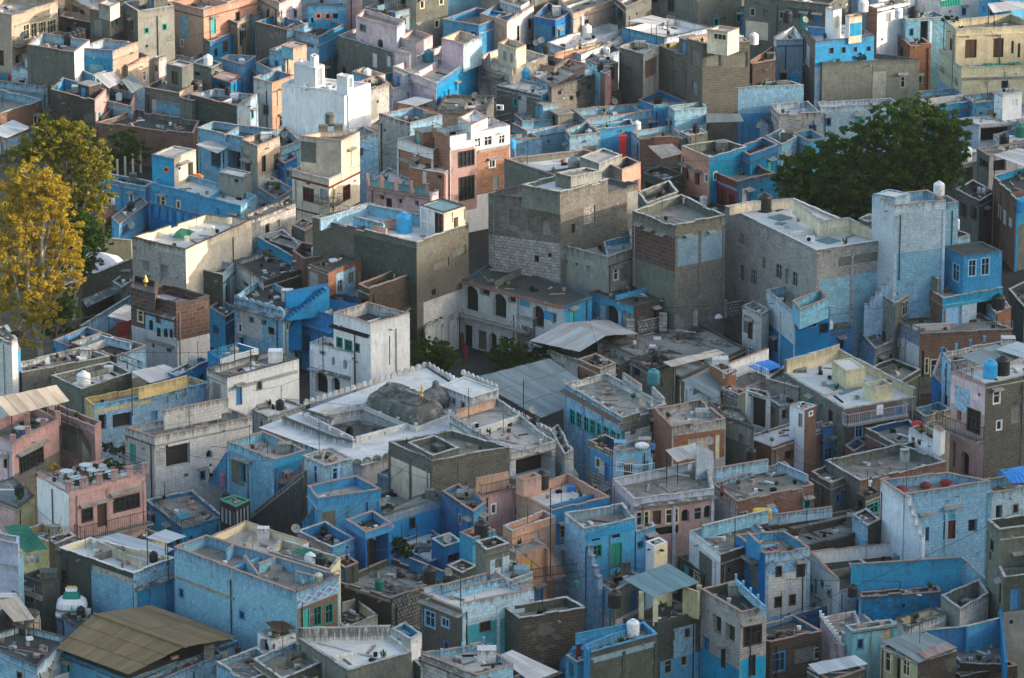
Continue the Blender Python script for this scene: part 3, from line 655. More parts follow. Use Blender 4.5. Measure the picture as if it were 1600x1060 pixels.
def sheet(label, q, zs, mat, n=5, name='canopy_roof', post=None, zp=0, par=None, th=.04, cat='canopy', pm='iron', rows=1):
    """sheet roof: pixel corners a,b,c,d (a-b one edge, d-c the opposite) at heights zs; strips run a->d"""
    Q = [P(*p, z) for p, z in zip(q, zs)]
    o = par.o if par else tag(empty(name, (Q[0].x, Q[0].y, zp)), label, cat)
    Q0 = list(Q)
    for k in range(n*rows):
        rr = k//n; k %= n; Q = [Q0[0].lerp(Q0[3], rr/rows), Q0[1].lerp(Q0[2], rr/rows), Q0[1].lerp(Q0[2], (rr+1)/rows+.01*(rr < rows-1)), Q0[0].lerp(Q0[3], (rr+1)/rows+.01*(rr < rows-1))]
        u0, u1 = k/n-.004, (k+1)/n+.004; up = Vector((0, 0, .02*(k % 2)+RND.uniform(0, .025)+.045*(rows-1-rr)))
        a, b = Q[0].lerp(Q[1], u0)+up, Q[0].lerp(Q[1], u1)+up; d, c = Q[3].lerp(Q[2], u0)+up, Q[3].lerp(Q[2], u1)+up
        nn = (b-a).cross(d-a).normalized(); nn = nn if nn.z > 0 else -nn; dn = nn*th; m = MB(); w = (b-a).length; l = (d-a).length
        m.poly([a, b, c, d], mat, [(0, 0), (w, 0), (w, l), (0, l)]); m.poly([d-dn, c-dn, b-dn, a-dn], mat, [(0, 0), (w, 0), (w, l), (0, l)])
        for s, t in ((a, b), (b, c), (c, d), (d, a)): m.poly([s, s-dn, t-dn, t], mat)
        m.build('roof_sheet', o)
    Q = Q0
    if post:
        for i in post:
            v = Q[i]; w = MB(); cc = sum(Q, Vector((0, 0, 0)))/4; v = v.lerp(cc, .06); w.bar((v.x, v.y, zp), (v.x, v.y, v.z-.05), .06, pm); w.build('post', o)
    return o
def person(x, y, z, label, top='clothblue', bot='dark', yaw=0., sari=False, hgt=1.65):
    p = P(x, y, z); e = empty('person', p); s = hgt/1.7
    V = [(0, 0, .93), (0, 0, 1.15), (0, 0, 1.40), (0, 0, 1.50), (0, .02, 1.62), (.17, 0, 1.38), (.24, .03, 1.10), (.26, -.08, .86), (-.17, 0, 1.38), (-.24, .03, 1.10), (-.22, -.14, .90), (.09, 0, .88), (.11, -.03, .48), (.11, .02, .06), (.12, -.12, .03), (-.09, 0, .88), (-.12, .04, .48), (-.12, .1, .06), (-.13, -.04, .03)]
    E = [(0, 1), (1, 2), (2, 3), (3, 4), (2, 5), (5, 6), (6, 7), (2, 8), (8, 9), (9, 10), (0, 11), (11, 12), (12, 13), (13, 14), (0, 15), (15, 16), (16, 17), (17, 18)]
    Rr = [.13, .12, .13, .055, .10, .06, .045, .035, .06, .045, .035, .09, .06, .045, .04, .09, .06, .045, .04]
    me = bpy.data.meshes.new('body'); me.from_pydata([Vector(v)*s for v in V], E, []); o = bpy.data.objects.new('body', me); COL.objects.link(o); o.parent = e
    sk = o.modifiers.new('skin', 'SKIN'); ly = me.skin_vertices[0].data if me.skin_vertices else None
    if ly is None:
        bm = __import__('bmesh').new(); bm.from_mesh(me); bm.verts.layers.skin.verify(); bm.to_mesh(me); bm.free(); ly = me.skin_vertices[0].data
    for i, r in enumerate(Rr): ly[i].radius = (r*s, r*s); ly[i].use_root = i == 0
    o.modifiers.new('sub', 'SUBSURF').levels = 1; me.materials.append(M['skin'])
    def shell(nm, prof, mat, off=(0, 0, 0), sq=(1, .7, 2)): c = MB(); c.lathe(prof, mat, 12, off, sq=sq); c.build(nm, e, (0, 0, 0))
    if sari:
        shell('skirt', [(.34*s, .02), (.30*s, .3*s), (.22*s, .8*s), (.19*s, 1.0*s)], top); shell('shawl', [(.20*s, .98*s), (.26*s, 1.2*s), (.25*s, 1.4*s), (.14*s, 1.52*s), (.15*s, 1.62*s), (.13*s, 1.74*s), (.03*s, 1.79*s)], top)
    else:
        shell('shirt', [(.19*s, .86*s), (.2*s, 1.1*s), (.24*s, 1.36*s), (.16*s, 1.47*s), (.06*s, 1.5*s)], top); shell('trousers', [(.20*s, .5*s), (.21*s, .87*s)], bot)
        shell('hair', [(.115*s, 1.62*s), (.12*s, 1.7*s), (.07*s, 1.77*s), (.01, 1.78*s)], 'hair', (0, .015, 0), (1, 1, 2))
    e.rotation_euler = (0, 0, yaw); tag(e, label, 'person'); return e
def crown(mb_pts, mat, n, size, seed, name, parent, lobes, fill=.85):
    """leaf clumps: n little two-sided leaves spread through the lobes (x,y,z,rx,ry,rz)"""
    rg = np.random.default_rng(seed); L = np.array(lobes); vol = (L[:, 3]*L[:, 4]*L[:, 5])**.8; idx = rg.choice(len(L), n, p=vol/vol.sum())
    d = rg.normal(size=(n, 3)); d /= np.linalg.norm(d, axis=1)[:, None]
    nc = max(10, n//38); ck = rg.integers(0, len(L), nc) if len(L) < 4 else rg.choice(len(L), nc, p=vol/vol.sum()); cd = rg.normal(size=(nc, 3)); cd[:, 2] += .25; cd /= np.linalg.norm(cd, axis=1)[:, None]
    cr = rg.uniform(.35, 1.28, nc); cc = L[ck, :3]+cd*cr[:, None]*L[ck, 3:6]; cs = rg.uniform(.2, .5, nc)*np.clip(L[ck, 3:6].mean(axis=1)*.55, .3, 1.); ci = rg.choice(nc, n, p=cs**2/(cs**2).sum())   # leaves gather in clumps with gaps between
    c = cc[ci]+d*(rg.uniform(0, 1, (n, 1))**.4)*cs[ci][:, None]*np.array([1.15, 1.15, .7])
    a = rg.normal(size=(n, 3)); a /= np.linalg.norm(a, axis=1)[:, None]; b = rg.normal(size=(n, 3)); b -= (a*b).sum(1)[:, None]*a; b /= np.linalg.norm(b, axis=1)[:, None]
    s = rg.uniform(.6, 1.3, (n, 1))*size; a *= s; b *= s*.55
    v = np.stack([c-a, c-b*.9, c+a, c+b], axis=1).reshape(-1, 3)
    me = bpy.data.meshes.new(name); me.vertices.add(4*n); me.vertices.foreach_set('co', (v-np.array(parent_org(parent))).ravel()); me.loops.add(4*n); me.loops.foreach_set('vertex_index', np.arange(4*n)); me.polygons.add(n)
    me.polygons.foreach_set('loop_start', np.arange(n)*4); me.update(calc_edges=True); me.materials.append(M[mat]); o = bpy.data.objects.new(name, me); COL.objects.link(o); o.parent = parent; return o
def tree(label, base, lobes, trunk, leaf, bk, n, size, seed, group=None, cat='tree', z0=0):
    """base (x,y) pixel at z0; lobes: (px,py,z, rx, ry, rz); trunk: list of branches [(px,py,z)...]"""
    B = P(*base, z0); e = empty('tree', B); tag(e, label, cat, group); Y = B.y
    def at(px, py):  # point in the vertical plane through the trunk
        d = ray(px, py); t = Y/d.y; return CAM+d*t
    ls = []
    for px, py, dy, rx, ry, rz in lobes: q = at(px, py); ls.append((q.x, q.y+dy, q.z, rx, ry, rz))
    m = MB()
    for br in trunk:
        r0, r1 = br[0]; pts = [at(a, b)+Vector((0, c, 0)) for a, b, c in br[1:]]
        for k in range(len(pts)-1):
            f0 = r0+(r1-r0)*k/(len(pts)-1); f1 = r0+(r1-r0)*(k+1)/(len(pts)-1); m.bar(pts[k], pts[k+1], (f0, f1), bk, 8)
    rr = random.Random(seed)
    for l in ls:      # limbs reach every lobe
        c = Vector(l[:3]); s = B+Vector((0, 0, (c.z-B.z)*.55)); mid = s.lerp(c, .5)+Vector((rr.uniform(-.5, .5), rr.uniform(-.5, .5), .3)); m.bar(s, mid, (.12, .08), bk, 6); m.bar(mid, c, (.08, .03), bk, 6)
        for k in range(3): m.bar(c, c+Vector((rr.uniform(-1, 1)*l[3]*.8, rr.uniform(-1, 1)*l[4]*.8, rr.uniform(-.3, 1)*l[5]*.8)), (.04, .015), bk, 4)
    m.build('trunk', e); crown(None, leaf, n, size, seed, 'crown', e, ls); return e
# ---------------------------------------------------------------- the ground and the added shade hill
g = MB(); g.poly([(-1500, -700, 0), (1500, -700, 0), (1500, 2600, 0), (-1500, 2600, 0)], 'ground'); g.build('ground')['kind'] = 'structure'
def shade_hill():
    """unseen stand-in for the fort hill, added and shaped to shade the near town"""
    rg = random.Random(3); m = MB(); rows = []
    # ridge line added on the sun side, set so its top draws the shade's edge
    e1 = Vector((-54, 520, 0)); e2 = Vector((62, 655, 0)); sdir = Vector((sd.x, sd.y, 0)).normalized(); tn = math.tan(SUN_EL)
    K = 36; d = (e2-e1)
    for i in range(-30, K):
        f = -1.5+ (i+30)/(K+30)*4.6; base = e1+d*f; Lr = 460; p = base+sdir*Lr; top = Lr*tn
        if f > 1.6: top *= max(.05, 1-(f-1.6)*1.2)
        top += rg.uniform(-.6, .6); rows.append((p, top))
    prof = [(-150, 0), (-95, .25), (-60, .62), (-22, .95), (0, 1), (40, .98), (120, .6), (220, 0)]
    for (p, a), (q, b) in zip(rows[:-1], rows[1:]):
        for (o0, h0), (o1, h1) in zip(prof[:-1], prof[1:]):
            P0 = p+sdir*o0; P1 = p+sdir*o1; Q0 = q+sdir*o0; Q1 = q+sdir*o1
            m.poly([(P0.x, P0.y, a*h0-.5), (P1.x, P1.y, a*h1-.5), (Q1.x, Q1.y, b*h1-.5), (Q0.x, Q0.y, b*h0-.5)], 'hillrock')
    m.build('shade_hill')['kind'] = 'structure'
shade_hill()
# ================================================================ TOP LEFT
H('tan hotel with glazed white curtained veranda in the top left corner', (-60, 12), (18, 24), (90, 2), 12, 1., 'tan', 'tan', roof='rbeige', cop='terra', key='hotel', ops=[
  (1, 36, 38, 46, 62, 'w', 'creamp'), (1, 48, 36, 58, 59, 'w', 'creamp'), (1, 60, 34, 72, 56, 'w', 'creamp'), (1, 74, 31, 88, 52, 'w', 'creamp'), (1, 20, 46, 95, 60, 'b', 'woodbrown'), (1, 22, 30, 89, 33, 's', 'slab'), (1, 22, 74, 90, 77, 's', 'slab'), (1, 24, 84, 34, 100, 'a', 'tan'), (1, 38, 80, 50, 96, 'a', 'tan'), (1, 56, 76, 68, 92, 'a', 'tan')])
H('brown house with open white pillared gallery right of the tan hotel', (88, -14), (142, 14), (196, -6), 9.5, .4, 'tan', 'cream', roof='rwhite', cop='copale', ops=[(0, 94, 10, 106, 30, 'v'), (0, 112, 12, 132, 32, 'v'), (1, 150, 14, 164, 34, 'v'), (1, 170, 10, 186, 30, 'v')])
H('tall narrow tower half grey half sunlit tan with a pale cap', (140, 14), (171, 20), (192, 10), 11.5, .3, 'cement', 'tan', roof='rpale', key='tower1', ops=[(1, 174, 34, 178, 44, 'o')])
upper(HOUSES['tower1'], (154, 6), (172, 11), (187, 4), 13, .1, 'roof_cap', wl='lcement', wr='cream', roof='rpale')
H('low dark plastered house left of the half grey tower', (92, 26), (142, 36), (152, 28), 8.5, .4, 'dcement', 'tan')
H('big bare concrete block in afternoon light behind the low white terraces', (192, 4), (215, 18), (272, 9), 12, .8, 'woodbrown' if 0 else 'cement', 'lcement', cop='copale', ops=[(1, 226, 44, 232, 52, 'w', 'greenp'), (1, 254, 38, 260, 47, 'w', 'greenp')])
H('sunlit brown brick house at the top edge with upright window bays', (270, 4), (318, 16), (402, -6), 11, .8, 'tan', 'peach', ops=[(1, 330, 10, 338, 20, 'o'), (1, 350, 6, 358, 16, 'o'), (1, 372, 2, 380, 12, 'o')])
H('brown house standing behind the grey block at the top edge', (196, -22), (240, -8), (290, -22), 12, .8, 'lcement', 'tan')
H('white parapeted terrace house below the bare concrete block', (271, 30), (307, 43), (336, 28), 8.5, .8, 'pblue', 'pblue', 'pblue', clut=3)
H('plain grey house with a pale sunlit roof beside the white terrace', (333, 22), (371, 36), (392, 21), 9, .4, 'cement', 'tan', roof='rbeige', cop='copale')
H('small white house at the top with a boxy stair tower', (345, 8), (366, 14), (400, 4), 9.5, .6, 'white', 'white', ops=())
H('light blue house with an empty court behind the grey and pale house', (384, 18), (396, 24), (420, 14), 9, .8, 'lblue')
H('white house with red laundry hanging over its blue terrace wall', (206, 55), (254, 66), (278, 52), 7, .8, 'tbluep' if 0 else 'pblue', 'pblue', roof='rgrey', key='laundry1', ops=[(0, 216, 68, 232, 84, 'd', 'tealp')])
H('blue roof terrace where people sit below the red laundry house', (234, 80), (298, 92), (330, 76), 5.5, .9, 'pblue', 'lblue', key='t9', clut=3)
H('half ruined blue house with a curved white stair edge', (302, 50), (328, 66), (366, 50), 7.5, .5, 'cement', 'sblue', roof='rdark', key='ruin1', clut=8, ops=[(1, 348, 64, 356, 82, 'd', 'woodbrown')])
H('little whitewashed block with a rusty lid beside the tan ruin', (232, 87), (248, 92), (260, 88), 6, .15, 'gwhite', 'gwhite', roof='crust', cop='terra')
H('grey plastered house carrying four black tanks at the upper left', (42, 70), (116, 82), (140, 63), 9.5, 1., 'cement', 'white', 'pblue', key='tanks4')
H('blue fronted house whose right side is bare tan brick in the sun', (121, 75), (176, 80), (216, 66), 9, 1., 'mblue', 'tan', 'pblue', key='bt', ops=[(1, 183, 78, 188, 88, 'n', 'tan')])
H('low ruined tan brick house with stepped walls left of the little white block', (178, 92), (200, 104), (232, 88), 6.8, .8, 'tan', 'tan', roof='rbeige', clut=7)
H('sunken grey roof terrace with blue walls below the tan brick side', (99, 97), (145, 118), (182, 106), 6.5, .9, 'mblue', 'lblue', 'mblue', cop='copale', clut=2)
H('long low pale blue shed at the left below the four tank house', (19, 105), (100, 117), (118, 108), 6.3, .6, 'pblue', 'pblue', 'pblue', roof='rpale')
H('low teal blue terrace by the left edge under the pale shed', (-30, 122), (66, 136), (88, 126), 5, .8, 'pwblue', 'pwblue', 'mblue', roof='rgrey', key='t14', clut=3)
H('brick based terrace with a railed blue parapet at the left edge', (-40, 155), (0, 178), (66, 156), 5, .9, 'brick', 'brick', 'lblue', roof='rgrey', cop='copale', key='t15', B=(-10, 138))
H('stepped brown brick ruin with a small blue room inside', (80, 140), (148, 158), (166, 140), 7, 1.2, 'dbrick', 'pink', 'mblue', ops=[(0, 96, 140, 104, 152, 'n', 'cement'), (0, 118, 150, 134, 158, 'n', 'cement')], clut=3)
H('long brown stone enclosure wall block over the left garden', (76, 166), (158, 184), (176, 172), 4.6, .3, 'dbrick', 'dbrick', roof='rdark', cop='copdark')
H('small sapphire walled court with a low white ledge', (164, 158), (206, 167), (212, 146), 5.5, .8, 'lblue', 'pink', 'lblue', roof='rdark')
H('wide flat dark roof rimmed by a brick red parapet above the garden trees', (152, 192), (302, 209), (312, 190), 4.6, .6, 'brick', 'obrick', 'rubble', roof='rdark', cop='terra', key='darkroof', B=(212, 172), clut=6)
H('grey cement house with a brown door and flat terrace', (226, 137), (280, 146), (316, 126), 6.5, .6, 'cement', 'cream', 'cement', key='gd', roof='rgrey')
upper(HOUSES['gd'], (260, 100), (284, 106), (302, 100), 9, .15, 'roof_room', wl='cement', wr='cement', roof='rpale', ops=[(0, 268, 112, 278, 132, 'd', 'woodbrown')])
H('grey box house carrying one white tank', (300, 98), (330, 107), (347, 99), 8, .25, 'cement', 'cement', roof='rgrey', cop='copale', key='gb20', ops=[(0, 304, 113, 312, 119, 'o')])
H('low blue terrace in front of the brown door house', (228, 153), (282, 165), (300, 150), 5.2, .8, 'lblue', 'lblue', 'lblue', roof='rgrey', clut=3)
H('dark mossy concrete block with a pale rimmed roof pen', (296, 148), (370, 166), (402, 148), 7.2, .8, 'dcement', 'pblue', 'pblue', key='dc22', B=(335, 140), roof='rdark', clut=3, ops=[(0, 284, 160, 296, 184, 'n', 'lcement')])
H('grey weathered block left of the pale rimmed roof pen', (280, 152), (300, 158), (320, 150), 6.8, .4, 'cement', 'cement')
H('blue kiosk house under a ragged tin roof', (331, 122), (360, 130), (378, 120), 6.6, .3, 'sblue', 'sblue', roof='rdark', key='kiosk', ops=[(0, 338, 128, 352, 140, 'o')])
H('bright blue walled double terrace left of the tan blue tower', (343, 92), (381, 102), (400, 88), 8, 1., 'lblue', 'mblue', 'lblue', B=(356, 86), ops=[(0, 352, 112, 358, 120, 'o')])
H('light blue cubic house with a low court in front of the double terrace', (385, 105), (400, 115), (428, 104), 6.5, .8, 'lblue', 'lblue')
# cluster 400-800
H('house with blue crenellated terrace over patchy brown stone wall', (398, 34), (448, 47), (482, 36), 9, 1., 'rubble', 'pwblue', 'mblue', cop='terra', key='h25', clut=3)
H('large blue court house with columned gallery at the top', (444, 44), (498, 58), (538, 38), 8.6, 1., 'pblue', 'mblue', 'mblue', key='h25b', roof='rdark', ops=[(0, 462, 62, 490, 72, 'v')])
H('blue house with square windows and a faded painted parapet', (478, 6), (482, 10), (540, 10), 10.5, .9, 'mblue', 'mblue', 'sblue', cop='copdark', ops=[(1, 483, 28, 490, 36, 'o'), (1, 494, 20, 501, 29, 'w', 'orangep'), (1, 508, 21, 516, 30, 'w', 'orangep'), (1, 520, 21, 528, 30, 'o')])
H('small light blue outhouse in the court of the columned gallery', (468, 66), (482, 70), (499, 64), 5.8, .1, 'lblue', 'lblue', roof='rbeige', ops=[(0, 472, 72, 476, 82, 'd', 'bluep')])
H('long grey cement house with a pink upper storey and two white doors', (528, 56), (614, 82), (674, 58), 8.6, .35, 'cement', 'ppink', 'ppink', cop='copale', key='h26', ops=[(0, 582, 84, 589, 106, 'd', 'whitep'), (0, 604, 88, 610, 105, 'd', 'whitep')])
upper(HOUSES['h26'], (556, 26), (620, 44), (633, 32), 11.4, .5, 'upper_storey', wl='ppink', wr='pblue', pin='ppink', ops=[(0, 562, 38, 572, 50, 'w', 'greyp')])
upper(HOUSES['h26'], (620, 58), (650, 68), (676, 56), 9.8, .5, 'upper_terrace', wl='ppink', wr='ppink', pin='ppink')
H('wide blank blue grey concrete wall house at the top centre', (566, 12), (618, 20), (694, 0), 10.5, .3, 'mblue', 'tblue', roof='rgrey', ops=[(0, 596, 4, 604, 12, 'o')])
H('upper house of brown brick at the top edge behind the columned gallery', (402, -12), (436, 6), (470, -8), 11, .8, 'tan', 'ppink')
H('grey brown house at the top edge with rows of shutters', (566, -22), (650, -10), (700, -20), 12.5, .5, 'lcement', 'cement', ops=[(0, 590, -6, 600, 8, 'o'), (0, 625, -3, 634, 8, 'o')])
H('vivid blue two level terrace house at the top centre', (692, 30), (748, 40), (800, 22), 9.3, .9, 'mblue', 'sblue', 'sblue', roof='rgrey', key='h28', clut=3, ops=[(0, 716, 46, 728, 60, 'o'), (0, 736, 50, 744, 62, 'o')])
H('tan capped terrace with blue inner walls right of the vivid terrace', (750, 22), (792, 34), (834, 8), 9.6, .8, 'peach', 'gwhite', 'mblue', cop='terra')
H('low blue court with a dark doorway left of the blue stairs', (752, 62), (796, 74), (836, 58), 5.5, .8, 'lblue', 'lblue', 'mblue', roof='rdark', ops=[(0, 770, 66, 780, 82, 'o')])
H('pinkish house with a rust patched roof and strong blue right side', (614, 104), (682, 131), (753, 82), 8.6, .8, 'ppink', 'sblue', 'ppink', B=(690, 72), key='h29', roof='rbeige', ops=[(1, 684, 112, 712, 124, 'p', 'pblue'), (0, 617, 88, 625, 100, 'd', 'creamp')], cop='copale')
upper(HOUSES['h29'], (690, 60), (724, 70), (753, 58), 11.2, .9, 'upper_room', wl='ppink', wr='pblue', pin='cream', roof='rbeige')
upper(HOUSES['h29'], (617, 80), (640, 86), (650, 80), 9.6, .1, 'roof_room', wl='ppink', wr='greyp', roof='rbeige')
h = H('big blank white house with two square stair towers', (440, 131), (538, 144), (579, 130), 12, .25, 'white', 'white', 'white', roof='rwhite', cop=None, key='h31', B=(468, 118))
upper(h, (459, 99), (493, 107), (507, 101), 14.2, .1, 'stair_tower', wl='white', wr='white', roof='rwhite', cop=None, ops=[(1, 496, 107, 503, 134, 'n', 'greyp')])
upper(h, (484, 86), (491, 90), (498, 87), 15.3, .1, 'water_box', wl='white', wr='white', roof='rwhite', cop=None)
upper(h, (526, 117), (543, 120), (552, 117), 14., .1, 'stair_tower', wl='white', wr='white', roof='rwhite', cop=None, ops=[(1, 544, 122, 550, 138, 'n', 'greyp')])
H('streaky tan plaster house joined behind the big white one', (560, 128), (578, 140), (608, 130), 11, .8, 'tan', 'swhite', 'tan', cop='terra')
H('narrow light blue tower house with a sunlit tan flank', (421, 78), (446, 84), (479, 71), 9.5, .4, 'lblue', 'tan', 'lblue', roof='rbeige', key='h32', ops=[(0, 444, 92, 452, 100, 'n', 'mblue')])
upper(HOUSES['h32'], (440, 72), (458, 77), (479, 70), 10.5, .1, 'roof_room', wl='lblue', wr='tan', roof='rbeige')
H('white walled house with one shuttered window and an orange lit flank', (396, 122), (425, 130), (461, 118), 8.5, 1., 'gwhite', 'peach', 'lblue', key='h32b', ops=[(0, 411, 164, 420, 180, 'w', 'greyp'), (1, 428, 142, 434, 166, 'n', 'tan'), (1, 438, 140, 444, 164, 'n', 'tan')])
H('blue walled empty terrace left of the white walled house', (400, 98), (424, 110), (446, 100), 8, .9, 'lblue', 'lblue', 'lblue', B=(418, 90))
H('lavender terrace house behind the streaky tan one', (594, 118), (614, 140), (658, 127), 7.5, .9, 'lav', 'lav', 'mblue', B=(624, 110), clut=2)
H('low blue and orange terrace seen over the white house', (550, 112), (584, 122), (602, 116), 8.5, .7, 'lblue', 'cream', 'cream')
H('low salmon pink house under a big white awning', (616, 158), (678, 172), (717, 148), 6, .6, 'peach', 'pink', 'peach', key='h34', roof='rgrey', B=(652, 143), ops=[(0, 640, 162, 654, 172, 'v')])
H('mould stained white house with a blue side and open roof pen', (592, 178), (641, 193), (691, 180), 9.3, .9, 'swhite', 'lblue', 'lblue', key='h35', clut=5, B=(648, 167), ops=[(1, 650, 196, 664, 208, 'o'), (1, 668, 216, 676, 234, 'n', 'mblue')])
H('yellowish low house between the white block and the stained white house', (556, 195), (592, 205), (600, 190), 7, .3, 'cream', 'cream', roof='rbeige')
H('low brown wall block running behind the white terraced villa', (682, 172), (760, 172), (772, 150), 6.8, .3, 'rubble', 'rubble', cop='copdark')
# cream villa
h = H('cream corner villa with red trimmed windows and a small balcony', (456, 266), (514, 281), (562, 257), 8.8, .9, 'cream', 'cream', 'cream', roof='rbeige', cop='copale', key='h36', ops=[
 (0, 474, 294, 490, 315, 'w', 'maroon'), (1, 536, 290, 547, 313, 'w', 'maroon'), (0, 456, 283, 514, 286, 's', 'maroon'), (1, 514, 280, 562, 283, 's', 'maroon'), (0, 456, 331, 514, 333, 's', 'maroon'), (1, 514, 328, 562, 330, 's', 'maroon'), (0, 500, 296, 512, 314, 'd', 'greyp'), (0, 497, 306, 513, 316, 'b'), (1, 516, 296, 524, 314, 'd', 'creamp'), (1, 515, 305, 528, 316, 'b'), (0, 478, 286, 484, 289, 'o'), (1, 552, 281, 556, 285, 'o')])
upper(h, (469, 213), (533, 221), (562, 206), 12.5, .5, 'upper_storey', wl='cream', wr='cream', pin='cream', ops=[(0, 470, 213, 494, 254, 'p', 'cement'), (1, 544, 236, 550, 262, 'd', 'creamp'), (1, 543, 231, 552, 234, 'c')], B=(500, 206))
stairs(h, (522, 268), 7.9, (494, 226), 11.4, .9, 'cream')
h = H('blue walled stained house behind the cream corner villa', (533, 205), (556, 217), (590, 209), 9.2, .8, 'pwblue', 'pwblue', 'lblue', ops=[(1, 560, 232, 568, 244, 'o')])
# modern brick/white villa
h = H('modern sandstone and white villa with railed roof terraces', (676, 203), (703, 214), (797, 196), 11.5, .7, 'rstone', 'white', 'white', roof='rwhite', cop='copale', key='h37', ops=[
 (1, 741, 213, 751, 230, 'w', 'whitep'), (1, 756, 211, 769, 228, 'w', 'whitep'), (1, 779, 211, 789, 225, 'w', 'whitep'), (1, 745, 232, 796, 300, 'p', 'rstone'), (1, 764, 250, 774, 262, 'w'), (1, 763, 246, 777, 249, 'c'), (1, 704, 232, 745, 330, 'p', 'pink'), (1, 716, 236, 741, 260, 'w', 'iron'), (1, 717, 276, 741, 312, 'w', 'iron'), (1, 704, 226, 747, 230, 's', 'white'), (1, 747, 230, 797, 234, 's', 'slab'), (1, 770, 276, 780, 296, 'd', 'greyp')])
upper(h, (716, 184), (736, 196), (762, 184), 12.5, .3, 'roof_room', wl='white', wr='white', roof='rwhite', ops=[(1, 742, 192, 750, 198, 'o')])
railing(h, [(703, 208), (741, 203), (775, 194), (797, 189)], 11.5, .9)
railing(h, [(703, 214), (676, 203)], 11.5, .9)
h = H('lower white parapet terrace wing of the sandstone villa', (621, 217), (677, 235), (703, 225), 9.6, 1., 'white', 'rstone', 'white', roof='rbeige', cop='copale', B=(668, 208), ops=[(0, 622, 241, 677, 300, 'p', 'rstone'), (0, 640, 258, 648, 281, 'd', 'whitep'), (0, 627, 250, 648, 253, 'c')])
h = H('pinkish terrace with teal panelled railings below the sandstone villa', (573, 290), (672, 307), (686, 298), 5.6, .3, 'ppink', 'ppink', 'ppink', roof='rpale', cop='copale', key='h37c', B=(606, 262), ops=[(0, 593, 304, 600, 312, 'o'), (0, 622, 309, 628, 318, 'o'), (0, 648, 314, 654, 322, 'o'), (0, 590, 300, 602, 303, 'c'), (0, 619, 306, 630, 309, 'c')])
for a in ((575, 291), (596, 294), (619, 298), (643, 302), (668, 306)):
    q = P(a[0], a[1], 5.6); m = MB(); m.abox(q.x-.17, q.y-.17, 5.6, q.x+.17, q.y+.17, 7.0, 'pink'); m.build('pillar', h.o)
for a, b in (((578, 292), (594, 294)), ((599, 295), (617, 297)), ((622, 299), (641, 301)), ((646, 303), (666, 305))):
    A, B_ = P(*a, 5.7), P(*b, 5.7); m = MB(); m.box((A+B_)/2+Vector((0, 0, .45)), (B_-A)/2, (0, .02, 0), (0, 0, .42), 'tealp' if 0 else 'pteal'); m.build('railing_panel', h.o)
h = H('small pinkish annex with two little doors below the sandstone villa', (640, 262), (694, 272), (706, 262), 7.6, .1, 'rstone', 'pink', roof='rwhite', cop='copale', ops=[(0, 660, 268, 666, 288, 'd', 'whitep'), (0, 684, 274, 690, 280, 'o')])
# ================================================================ TOP CENTRE AND RIGHT
h = H('deep blue house with a long outside stair at the top', (834, 26), (868, 32), (893, 20), 9, .8, 'sblue', 'sblue', 'sblue', key='h38', B=(856, 4), ops=[(0, 862, 36, 868, 58, 'o')])
stairs(h, (842, 62), 4.5, (852, 20), 8.3, 1.3, 'mblue')
H('low blue base court under the long outside stair', (818, 62), (858, 72), (888, 60), 4.6, .5, 'mblue', 'mblue', 'mblue')
H('long tan wall house catching the sun right of the blue stairs', (872, -2), (896, 22), (1016, -18), 9.3, .6, 'white', 'tan', 'tan', ops=[(1, 908, 20, 918, 44, 'p', 'white'), (1, 935, 8, 942, 18, 'n', 'cement'), (1, 975, 0, 986, 14, 'o')])
H('grey house with dark opening at the right end of the tan wall', (960, -4), (978, 12), (1018, -6), 10, .5, 'dcement', 'cement', ops=[(0, 965, 8, 973, 30, 'o')])
H('sunlit tan and white slab wall left of the canopy', (884, 20), (890, 44), (922, 22), 7.2, .2, 'white', 'cream', B=(916, 4))
H('blue house front with teal doors and two arched openings', (1016, 2), (1163, 12), (1175, -4), 7.8, .5, 'mblue', 'mblue', 'mblue', cop='copdark', key='h39', ops=[(0, 1059, 15, 1067, 33, 'd', 'tealp'), (0, 1087, 13, 1100, 37, 'd', 'tealp'), (0, 1111, 15, 1133, 38, 'a', 'mblue'), (0, 1138, 18, 1159, 40, 'a', 'mblue'), (0, 1080, 9, 1104, 12, 'c'), (0, 1042, 16, 1047, 24, 'n', 'sblue')])
H('wide grey concrete block at the top edge right of the arched blue front', (1163, -6), (1296, 8), (1330, -12), 11, .6, 'cement', 'cement', ops=[(0, 1165, 34, 1200, 62, 'p', 'cream'), (0, 1180, -2, 1188, 8, 'n', 'cement'), (0, 1230, 14, 1275, 30, 'p', 'dcement')])
H('white and pale green low roof terrace in front of the blue stairs', (855, 66), (908, 86), (1002, 48), 6.8, .6, 'pblue', 'white', 'white', roof='rpale', B=(950, 36), key='h42', clut=3, cop='copale')
H('white panelled terrace under the rusty white canopy', (972, 44), (1038, 60), (1112, 43), 8, .7, 'mblue', 'lav', 'white', roof='rpale', cop='copdark', key='h43', ops=[(1, 1042, 62, 1052, 76, 'n', 'white'), (1, 1058, 60, 1068, 74, 'n', 'white'), (1, 1076, 58, 1086, 70, 'n', 'white')])
H('small terrace with tan sunlit rail and blue rooms below', (866, 84), (919, 76), (954, 64), 7, .7, 'peach', 'tan', 'cream', roof='rbeige')
H('blue box house between tan terrace and the brick block', (918, 82), (935, 90), (972, 78), 6.4, .7, 'sblue', 'pblue', 'mblue', clut=2)
H('brown brick house whose sunlit opening shows an orange room', (968, 74), (1005, 84), (1030, 73), 10.5, .5, 'gbrick', 'cream', 'cream', roof='rbeige', cop='copale', key='h45', ops=[(1, 1008, 92, 1027, 120, 'n', 'rstone'), (0, 974, 105, 986, 125, 'n', 'cement')])
